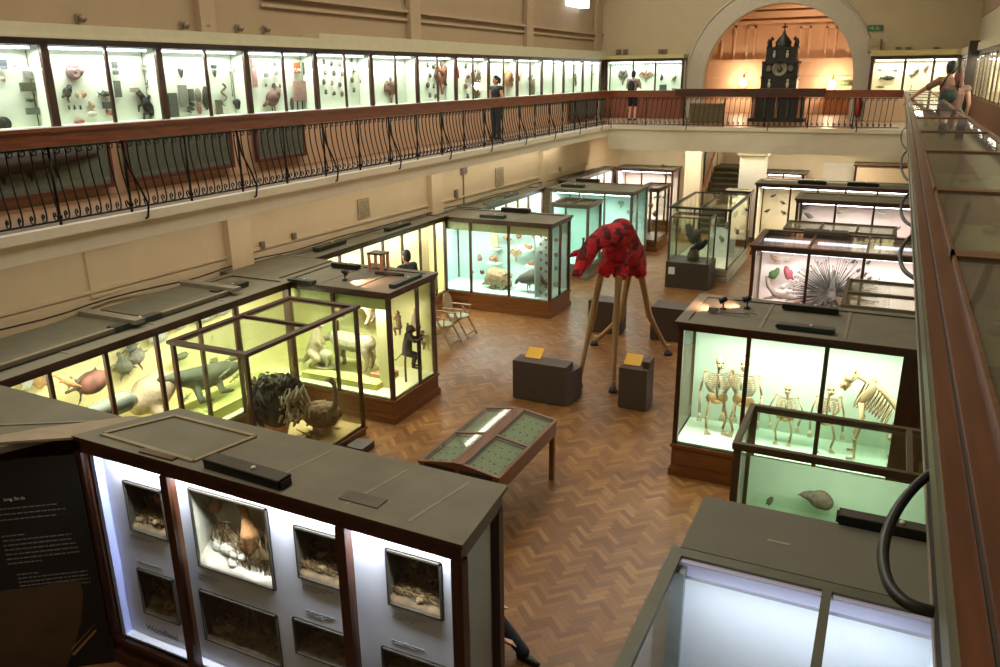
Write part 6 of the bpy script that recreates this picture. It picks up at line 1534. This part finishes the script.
def giraffe():
    O = V((-4.4, 14.4, 0))
    t = thing('giraffe_puppet', 'red patchwork giraffe puppet on long cane legs bending its neck', 'puppet', O)
    Q = lambda px, py, y: on_y(px, py, y) - O
    wi = Q(622, 231, 13.95); m = MB()
    sp_ = [Q(621, 231, 13.95), Q(625, 242, 14.4), Q(633, 256, 15.0), Q(639, 266, 15.3)]
    m.chain(sp_, [.24, .27, .25, .16], 14)
    m.ell(Q(617, 250, 13.9), (.27, .3, .32)); m.ell(Q(634, 259, 15.0), (.22, .32, .2))
    m.chain([Q(620, 234, 13.9), Q(606, 235, 13.4), Q(595, 243, 13.05), Q(589, 249, 12.95)], [.23, .19, .16, .14], 12)
    m.chain([Q(589, 251, 12.95), Q(584, 260, 12.85), Q(578, 272, 12.72)], [.155, .15, .085], 12).ell(Q(577, 274, 12.7), (.1, .1, .07))
    for (hx, hy, hyw), (kx, ky, kyw) in (((606, 262, 13.5), (602, 274, 13.45)), ((621, 264, 13.6), (620, 276, 13.5)), ((639, 266, 15.2), (641, 274, 15.25)), ((629, 264, 15.1), (628, 272, 15.15))):
        m.tube([Q(hx, hy, hyw), Q(hx, (hy + ky) / 2, hyw), Q(kx, ky + 1.5, kyw)], [.15, .14, .13], 10)
    organic(m, 'patchwork_body', REDP, t, .022, 2)
    e = MB()
    for a, b in (((582, 250, 12.95), (568, 257, 12.85)), ((590, 246, 13.0), (596, 240, 13.1))):
        p0, p1 = Q(*a), Q(*b); e.tube([p0, (p0 + p1) / 2, p1], [.03, .055, .01], 8)
    e.build('ear', REDP, t)
    h = MB()
    for px in (583, 588): p0 = Q(px, 246, 12.95); h.tube([p0, p0 + V((0, .02, .11))], [.022, .016], 6).ell(p0 + V((0, .02, .12)), .026, n=8, m=6)
    h.build('horns', mat('horn_dark_red', (120, 20, 26), .7), t)
    ey = MB()
    for px in (577, 591): ey.ell(Q(px, 260, 12.86), .028, n=10, m=6)
    ey.build('eyes', mat('eye_black', (14, 12, 10), .2), t)
    CANE = mat('cane', (150, 118, 76), .6, var=.2, scale=14, stretch=(8, 8, 1))
    HOOF = mat('hoof', (44, 36, 28), .5)
    legs = ((Q(600, 276, 13.45), Q(592, 318, 13.38), V((-4.76, 13.3, .26)) - O, V((-4.79, 13.27, 0)) - O), (Q(619, 277, 13.5), Q(616, 320, 13.42), V((-4.12, 13.33, .26)) - O, V((-4.11, 13.3, 0)) - O),
            (Q(628, 276, 15.15), Q(621, 317, 15.35), V((-5.2, 15.7, .2)) - O, V((-5.33, 15.73, 0)) - O), (Q(641, 274, 15.25), Q(649, 315, 15.4), V((-3.78, 15.72, .22)) - O, V((-3.7, 15.74, 0)) - O))
    for i, (a, k, n_, f) in enumerate(legs):
        mid = (a + k) / 2
        l = organic(MB().chain([a, mid, k, (k + n_) / 2, n_, f + V((0, 0, .1))], [.075, .062, .07, .045, .05, .045], 10), 'leg', CANE, t, .015, 3)
        MB().lathe([(.0, 0), (.095, 0), (.09, .05), (.06, .12), (.0, .12)], f, 12).build('hoof', HOOF, l)
        for z in (.12, .16, .2): MB().lathe([(.055, z), (.062, z + .012), (.055, z + .024)], (f.x * .6 + n_.x * .4, f.y * .6 + n_.y * .4, 0), 10).build('binding', mat('binding', (150, 116, 70), .7), l)
giraffe()

# ---- boxes and fittings on case tops
top_box(247, 476, 2.5, .83, radians(-3), .14, .085, BLACKBOX, 'long black lamp box on the roof of the near left diorama case')
centred(MB().box(*[c for c in (on_z(363, 500, 2.5).x - .18, on_z(363, 500, 2.5).x + .18)], on_z(363, 500, 2.5).y - .07, on_z(363, 500, 2.5).y + .07, 2.5, 2.512), 'roof_plate', mat('plate_dark', (84, 76, 58), .5), 'flat dark plate on the roof of the near left diorama case', 'plate')
centred(MB().box(*[c for c in (on_z(160, 455, 2.5).x - .2, on_z(160, 455, 2.5).x + .2)], on_z(160, 455, 2.5).y - .05, on_z(160, 455, 2.5).y + .05, 2.5, 2.52), 'roof_plate', mat('plate_wood', (84, 60, 34), .5), 'flat brown plate beside the raised frame on the near case roof', 'plate')
top_box(890, 531, 2.3, .72, 0, .12, .08, BLACKBOX, 'black lamp box on the grey topped case, partly behind the rail')
top_box(810, 311, 2.35, .72, 0, .13, .08, BLACKBOX, 'black lamp box at the back of the skeleton case roof')
top_box(805, 330, 2.35, .7, 0, .14, .06, GREENBOX, 'green lamp box at the front of the skeleton case roof')
top_box(302, 283, 2.3, .5, 0, .12, .06, GREENBOX, 'dark green lamp box at the front left of the yellow case roof')
top_box(346, 268, 2.3, .55, 0, .12, .08, BLACKBOX, 'black lamp box at the back of the yellow case roof')
top_box(406, 283, 2.3, .85, pi / 2, .12, .07, GREENBOX, 'dark green lamp box along the right edge of the yellow case roof')
top_box(493, 218, 2.3, .62, 0, .2, .08, GREENBOX, 'green lamp box on the front of the teal case roof')
top_box(516, 212, 2.3, .75, 0, .16, .1, BLACKBOX, 'black lamp box on the back of the teal case roof')
top_box(588, 182, 2.3, .75, 0, .2, .1, BLACKBOX, 'black lamp box on the back of the second teal case roof')
top_box(573, 187, 2.3, .7, 0, .2, .08, GREENBOX, 'green lamp box on the front of the second teal case roof')
top_box(812, 184, 2.3, .8, 0, .2, .1, BLACKBOX, 'black lamp box on the farthest case of the right row') 
top_box(863, 186, 2.3, .85, 0, .2, .1, BLACKBOX, 'black lamp box on the water bird case roof')
top_box(826, 234, 2.3, .85, 0, .3, .07, mat('box_grey_brown', (92, 84, 66), .5), 'grey brown lamp box on the peacock case roof')
WB = (( 125, 328, 'nearest'), (190, 303, 'second'), (257, 263 + 18, 'third'))
for (px, py, L, lab, mm) in ((136, 324, .8, 'nearest green lamp box on the long left wall case', GREENBOX), (230, 290, .7, 'second green lamp box on the long left wall case', GREENBOX), (330, 247, .9, 'green lamp box on the recessed wall case, nearer one', GREENBOX), (398, 228, .9, 'green lamp box on the recessed wall case, farther one', GREENBOX), (493, 203, .9, 'pale green lamp box on the teal wall case, nearer one', mat('box_pale_green', (130, 140, 120), .5)), (510, 196, 1.0, 'pale green lamp box on the teal wall case, farther one', mat('box_pale_green', (130, 140, 120), .5))):
    top_box(px, py, 2.32, L, pi / 2, .16, .07, mm, lab)
# raised lids and seams on the wall case tops
for (ya, yb, lab) in ((5.4, 7.4, 'nearest'), (7.7, 9.3, 'second')):
    t = thing('roof_hatch', '%s raised grey hatch board on the long left wall case' % lab, 'hatch', (-9.75, (ya + yb) / 2, 2.335))
    h = (yb - ya) / 2
    MB().box(-.55, .5, -h, h, -.01, .035).build('board', mat('hatch_grey', (104, 102, 84), .75, var=.12, scale=4), t)
    MB().box(-.55, .62, h - .06, h + .1, .035, .1).build('batten', GREYTOP2, t)
    MB().box(.44, .5, -h, h, .035, .05).build('edge_strip', mat('strip_beige', (140, 130, 106), .6), t)
# spotlights with warm pools
def clip_spot(label, px, py, z, aim, power=14):
    p = on_z(px, py, z)
    t = thing('clip_spotlight', label, 'spotlight', p, aim)
    MB().lathe([(.05, 0), (.05, .012), (.012, .02), (.012, .1)], (0, 0, 0), 10).build('stand', BLACKBOX, t)
    MB().lathe([(.0, -.06), (.035, -.05), (.045, .03), (.05, .06), (.04, .06), (.0, .03)], (0.0, 0, .14), 12, Matrix.Rotation(radians(115), 3, 'Y')).build('lamp_head', BLACKBOX, t)
    q = p + V((cos(aim) * .4, sin(aim) * .4, 0)); spot('spot_light', p + V((cos(aim) * .07, sin(aim) * .07, .13)), q, power, (1, .5, .34), 95)
clip_spot('black clip spotlight on the skeleton case roof, left one', 723, 309, 2.35, pi, 45)
clip_spot('black clip spotlight on the skeleton case roof, right one', 747, 308, 2.35, pi * .9, 36)
clip_spot('black clip spotlight on the yellow case roof', 345, 280, 2.3, .15, 70)
p = on_z(720, 312, 2.36)
mm = MB()
for k in range(3): mm.tube([(p.x + .12 * sin(j * .7 + k) + .06 * j - .1, p.y + .05 * cos(j * 1.1 + k * 2), 2.37 + .015 * (j % 2)) for j in range(9)], .007, 5)
mm.box(p.x - .16, p.x - .04, p.y - .04, p.y + .04, 2.355, 2.42)
centred(mm, 'loose_wiring', mat('wire_grey', (120, 110, 96), .5), 'loose grey wiring and junction box on the skeleton case roof', 'wiring')
p = on_z(379, 270, 2.3); t = thing('wooden_stool', 'small pale wooden frame stool standing on the yellow case roof', 'stool', p)
SW = wood('stool_pink_wood', (214, 156, 122), .5, axis=2)
for x in (-.13, .13):
    for y in (-.1, .1): B(x - .022, x + .022, y - .022, y + .022, 0, .3).build('leg', SW, t)
B(-.16, .16, -.13, .13, .3, .33).build('seat', wood('stool_dark', (70, 48, 34)), t)
B(-.13, .13, -.1, -.08, .1, .14).build('rail', SW, t)
p = on_z(390, 276, 2.3); rl = MB()
rl.tube([(p.x - .3, p.y, 2.33), (p.x + .25, p.y + .05, 2.33)], .03, 8); centred(rl, 'cable_roll', mat('roll_dark', (50, 36, 28), .6), 'short dark roll lying on the yellow case roof by the stool', 'roll')
# loose cable along the wall case tops
mm = MB().tube([(lwx(y) + .12 + .05 * sin(y * 2.1), y, 2.36 + .03 * abs(sin(y * 1.3))) for y in [5 + .4 * k for k in range(58)]], .014, 5)
centred(mm, 'wall_cable', CABM, 'long dark cable lying along the lower left wall on the case tops', 'cable')
# ------------------------------------------------------------------ people
SKIN = mat('skin', (206, 158, 128), .5, var=.05)
SKIN2 = mat('skin_tan', (176, 122, 92), .5, var=.05)
def human(label, loc, rz, H=1.72, skin=None, hair=((40, 30, 24), 0), top=None, top_len='short', legs=None, leg_len='long', shoe=(30, 28, 26), pose=None, vox=.016):
    """local +x is forward.  pose gives joints relative to the standing figure"""
    skin = skin or SKIN
    t = thing('person', label, 'person', loc, rz)
    k = H / 1.72; P = {
        'pel': V((0, 0, .95)), 'wai': V((0, 0, 1.1)), 'che': V((.0, 0, 1.3)), 'nec': V((0, 0, 1.47)), 'hea': V((.02, 0, 1.62))}
    for s, n in ((1, 'l'), (-1, 'r')):
        P['sh' + n] = V((0, s * .18, 1.40)); P['el' + n] = V((-.02, s * .24, 1.12)); P['wr' + n] = V((.06, s * .24, .88))
        P['hi' + n] = V((0, s * .09, .92)); P['kn' + n] = V((.02, s * .1, .5)); P['an' + n] = V((0, s * .1, .08))
    for n, v in (pose or {}).items(): P[n] = V(v)
    P = {n: v * k for n, v in P.items()}
    b = MB()
    b.chain([P['pel'], P['wai'], P['che']], [.13 * k, .115 * k, .14 * k], 10)
    for n in 'lr':
        b.cone(P['che'] + V((0, 0, .06 * k)), .1 * k, P['sh' + n], .062 * k).chain([P['sh' + n], P['el' + n], P['wr' + n]], [.052 * k, .042 * k, .03 * k], 9)
        b.chain([P['hi' + n], P['kn' + n], P['an' + n]], [.088 * k, .06 * k, .042 * k], 9)
        d = (P['wr' + n] - P['el' + n]).normalized(); sd = d.cross(V((1, 0, 0.01))).normalized(); up = sd.cross(d)
        w = P['wr' + n]; b.cone(w, .026 * k, w + d * .07 * k, .032 * k, 8)
        for q in range(4):
            f0 = w + d * .075 * k + up * (.02 * k * (q - 1.5)); L = (.07, .08, .076, .06)[q] * k
            b.tube([f0, f0 + d * L * .55 + sd * .008, f0 + d * L * .95 + sd * .026], [.0095 * k, .0085 * k, .006 * k], 6)
        b.tube([w + d * .03 * k + up * .028 * k, w + d * .06 * k + up * .055 * k, w + d * .085 * k + up * .06 * k], [.011 * k, .01 * k, .007 * k], 6)
    hd = P['hea']; fw = V((1, 0, 0)); 
    if 'face' in P: fw = P['face'].normalized()
    sd = V((0, 0, 1)).cross(fw).normalized()
    R = Matrix((fw, sd, V((0, 0, 1)))).transposed()
    b.cone(P['nec'] - V((0, 0, .05 * k)), .06 * k, P['nec'] + V((.01, 0, .06)) * k, .052 * k)
    b.ell(hd, (.095 * k, .075 * k, .115 * k), R).ell(hd + R @ V((.03, 0, -.07)) * k, (.055 * k, .052 * k, .05 * k), R)
    b.tube([hd + R @ V((.085, 0, .015)) * k, hd + R @ V((.115, 0, -.025)) * k], [.01 * k, .017 * k], 6)
    for s in (-1, 1): b.ell(hd + R @ V((-.0, s * .078, -.01)) * k, (.02 * k, .01 * k, .03 * k), R)
    organic(b, 'body', skin, t, vox, 2)
    f = MB()
    for s in (-1, 1): f.ell(hd + R @ V((.088, s * .032, .012)) * k, (.008 * k, .013 * k, .008 * k), R, 8, 5)
    f.build('eyes', mat('eye_black', (14, 12, 10), .3), t)
    MB().ell(hd + R @ V((.09, 0, -.062)) * k, (.008 * k, .024 * k, .007 * k), R, 8, 5).build('mouth', mat('lips', (150, 84, 74), .5), t)
    hm = col(*hair[0], .2, 40, .6); hh = MB().ell(hd + R @ V((-.016, 0, .022)) * k, (.1 * k, .086 * k, .112 * k), R).ell(hd + R @ V((-.03, 0, -.03)) * k, (.085 * k, .084 * k, .09 * k), R)
    if hair[1] == 1: hh.chain([hd + R @ V((-.1, 0, .05)) * k, hd + R @ V((-.16, 0, .02)) * k, hd + R @ V((-.17, 0, -.1)) * k], [.045 * k, .045 * k, .02 * k], 8)
    if hair[1] == 2: hh.chain([hd + R @ V((-.07, 0, 0)) * k, hd + R @ V((-.09, 0, -.14)) * k], [.085 * k, .07 * k], 8)
    ho = organic(hh, 'hair', hm, t, vox, 1)
    if top:
        c = MB().chain([P['pel'] + V((0, 0, .02)) * k, P['wai'], P['che']], [.142 * k, .13 * k, .155 * k], 10)
        for n in 'lr':
            c.cone(P['che'] + V((0, 0, .06 * k)), .115 * k, P['sh' + n], .075 * k)
            if top_len == 'long': c.chain([P['sh' + n], P['el' + n], P['el' + n] * .1 + P['wr' + n] * .9], [.068 * k, .058 * k, .044 * k], 9)
            elif top_len == 'short': c.chain([P['sh' + n], P['sh' + n] * .4 + P['el' + n] * .6], [.07 * k, .062 * k], 9)
        organic(c, 'shirt', top, t, vox, 2)
    if legs:
        c = MB().chain([P['pel'], P['pel'] + V((0, 0, .06)) * k], [.15 * k, .14 * k], 10)
        for n in 'lr':
            c.cone(P['pel'], .14 * k, P['hi' + n], .105 * k)
            if leg_len == 'long': c.chain([P['hi' + n], P['kn' + n], P['an' + n] + V((0, 0, .02)) * k], [.105 * k, .078 * k, .065 * k], 9)
            else: c.chain([P['hi' + n], P['hi' + n] * .15 + P['kn' + n] * .85], [.108 * k, .09 * k], 9)
        organic(c, 'trousers' if leg_len == 'long' else 'shorts', legs, t, vox, 2)
    for n in 'lr':
        a = P['an' + n]; d = (P['an' + n] - P['kn' + n]); fdir = V((1, 0, 0)) if abs(d.normalized().z) > .5 else V((0, 0, 1))
        c = MB(); s0 = a + (V((0, 0, -.04)) if abs(d.normalized().z) > .5 else d.normalized() * .05) * k
        c.chain([s0 - fdir * .05 * k, s0 + fdir * .09 * k, s0 + fdir * .17 * k - V((0, 0, .008 * k))], [.042 * k, .042 * k, .03 * k], 9)
        organic(c, 'shoe', col(*shoe, .1, 10, .5), t, .012, 2)
    return t
# man in the hall behind the yellow case
p = on_y(407, 263, 14.8)
human('man with short black hair in a dark shirt beyond the yellow case', (p.x, 14.8, 0), radians(165), 1.93, SKIN2, ((24, 20, 18), 0), col(34, 36, 36, .1), 'short', col(44, 44, 52, .1))
# woman on the left balcony
p = on_x(496, 82, -10.1)
human('dark haired woman in a dark sleeveless top walking on the left balcony', (-10.1, p.y, 3.9), radians(-110), 1.68, SKIN, ((28, 22, 20), 1), col(46, 48, 54, .1), 'none', col(58, 60, 70, .1), pose={'wrl': (.2, .2, 1.05)})
# visitor with backpack, far balcony
p = on_y(633, 90, 30.9)
bp = human('visitor in a white shirt and black shorts with a dark backpack, seen from behind', (p.x, 30.9, 3.9), radians(85), 1.8, SKIN, ((44, 34, 26), 0), col(206, 186, 170, .06), 'short', col(22, 24, 24, .1), 'short', pose={'ell': (.08, .27, 1.15), 'elr': (.08, -.27, 1.15), 'wrl': (.16, .14, 1.2), 'wrr': (.16, -.14, 1.2)})
k = MB().ell((-.2, 0, 1.26), (.1, .15, .22)).ell((-.26, 0, 1.16), (.06, .12, .11))
organic(k, 'backpack_model', col(30, 44, 38, .15), None, .016, 2); bk_ = bpy.data.objects['backpack_model']; bk_.name = 'backpack'
bk_.location = (p.x, 30.9, 3.9); bk_.rotation_euler = (0, 0, radians(85)); tag(bk_, 'dark green backpack on the white shirted visitor', 'backpack')
sm_ = MB()
for s in (-1, 1): sm_.tube([(-.14, s * .1, 1.42), (-.04, s * .12, 1.5), (.1, s * .12, 1.44), (.14, s * .13, 1.25), (-.1, s * .15, 1.1)], .02, 6)
sm_.build('strap', MATS['tone_30_44_38'], bk_)
# pair leaning over the right balcony desk cases
pa = on_x(950, 72, .98)
human('person with short dark hair and a pinkish tan top leaning on the desk cases', (.85, 18.7, 3.9), radians(120), 1.86, SKIN2, ((34, 26, 22), 0), col(150, 106, 84, .06), 'short', col(40, 44, 60, .1), pose={'ell': (.16, .42, 1.22), 'wrl': (.3, .55, 1.05), 'elr': (.02, -.3, 1.15), 'wrr': (.16, -.28, .95)})
human('person with reddish brown hair and bare arm, nearer of the right balcony pair', (.97, 18.1, 3.9), radians(100), 1.68, mat('skin_pink', (196, 146, 124), .5, var=.05), ((120, 62, 40), 2), col(150, 108, 94, .06), 'none', col(96, 140, 136, .1), 'short', pose={'ell': (.0, .27, 1.12), 'wrl': (.14, .3, .92)})
t = thing('shoulder_bag', 'dark green shoulder bag hanging on the reddish haired person', 'bag', (.83, 17.95, 5.0))
organic(MB().ell((0, 0, .14), (.15, .09, .12)).ell((-.03, 0, .08), (.14, .085, .08)), 'bag_body', col(30, 50, 44, .3), t, .016, 2)
MB().tube([(-.16, 0, .26), (-.06, .04, .5), (.1, .12, .66), (.16, .05, .5), (.14, 0, .24)], .016, 6).build('strap', BLACKBOX, t)
# person sitting on the floor by the near case
p = on_y(515, 640, 5.1)
st_ = human('person sitting on the floor behind the near case, dark trousers, shoe and wrist watch showing', (-3.05, 5.95, 0), radians(-12), 1.72, SKIN, ((60, 44, 32), 0), col(190, 190, 186, .05), 'short', col(36, 40, 52, .1), shoe=(40, 46, 38),
      pose={'pel': (-.45, 0, .14), 'wai': (-.5, 0, .3), 'che': (-.5, 0, .5), 'nec': (-.47, 0, .66), 'hea': (-.43, 0, .82), 'shl': (-.48, .18, .6), 'shr': (-.48, -.18, .6), 'hil': (-.4, .1, .13), 'hir': (-.4, -.1, .13), 'knl': (-.05, .16, .42), 'knr': (-.08, -.14, .4), 'anl': (.3, .2, .08), 'anr': (.2, -.12, .08), 'ell': (-.3, .3, .45), 'wrl': (-.04, .24, .48), 'elr': (-.1, -.2, .46), 'wrr': (.22, -.02, .34)}, vox=.014)
wt = MB().lathe([(.036, -.012), (.04, 0), (.036, .012)], (.2, -.03, .347), 12, Euler((0, 1.45, .2)).to_matrix()); wt.build('wrist_watch', mat('watch_steel', (150, 140, 110), .3, .8), st_)

# ------------------------------------------------------------------ light of the hall
WARM = (1, .92, .79)
area('vault_fill', (-6.3, 15, 12.6), 4.0, 32, HALL, WARM)  # added broad fill standing in for unseen ceiling lights
area('balcony_soffit_fill', (-9.6, 15, 3.55), .2, 20, 90, (1, .9, .74))  # added fill, no visible source, lifts the wall under the left balcony
area('balcony_soffit_fill', (-4.5, 28.15, 3.55), 8, .25, 190, (1, .9, .74))  # added fill, no visible source, lifts the pillar and far end wall
point('stair_lamp', (-5.2, 33, 3.3), 20, (1, .85, .65), .15)
point('arch_lamp', (-3.7, 36, 8.4), 80, (1, .66, .4), .3)
w = bpy.data.worlds.new('world'); scene.world = w; w.use_nodes = True
w.node_tree.nodes['Background'].inputs[0].default_value = (.5, .48, .44, 1); w.node_tree.nodes['Background'].inputs[1].default_value = .05

# ------------------------------------------------------------------ apply skins, text to meshes
bpy.context.view_layer.update()
dg = bpy.context.evaluated_depsgraph_get()
new = []
for o in ORG:
    me = bpy.data.meshes.new_from_object(o.evaluated_get(dg)); new.append(me)
tx = [bpy.data.meshes.new_from_object(o.evaluated_get(dg)) for o in TXT]
for o, me in zip(ORG, new):
    if len(me.vertices) == 0: print('EMPTY SKIN', o.name); o.modifiers.clear(); continue
    o.modifiers.clear(); me.name = o.name
    if not me.materials: me.materials.append(o.data.materials[0])
    me.polygons.foreach_set('use_smooth', [True] * len(me.polygons)); o.data = me
for o, me in zip(TXT, tx):
    n = bpy.data.objects.new(o.name + '_mesh', me); COL.objects.link(n)
    n.parent = o.parent; n.matrix_local = o.matrix_local.copy()
    for q in ('label', 'category'):
        if q in o: n[q] = o[q]
    if not me.materials: me.materials.append(o.data.materials[0])
    nm_ = o.name; bpy.data.objects.remove(o); n.name = nm_

# ------------------------------------------------------------------ render settings
scene.view_settings.view_transform = 'Standard'
scene.view_settings.look = 'None'
scene.view_settings.gamma = 1
scene.view_settings.use_curve_mapping = False
scene.view_settings.exposure = EXPO
scene.cycles.max_bounces = 8
scene.cycles.diffuse_bounces = 4
scene.cycles.glossy_bounces = 3
scene.cycles.transmission_bounces = 4
scene.cycles.transparent_max_bounces = 40
scene.cycles.use_denoising = True
scene.cycles.caustics_reflective = False
scene.cycles.caustics_refractive = False
scene.cycles.sample_clamp_indirect = 4
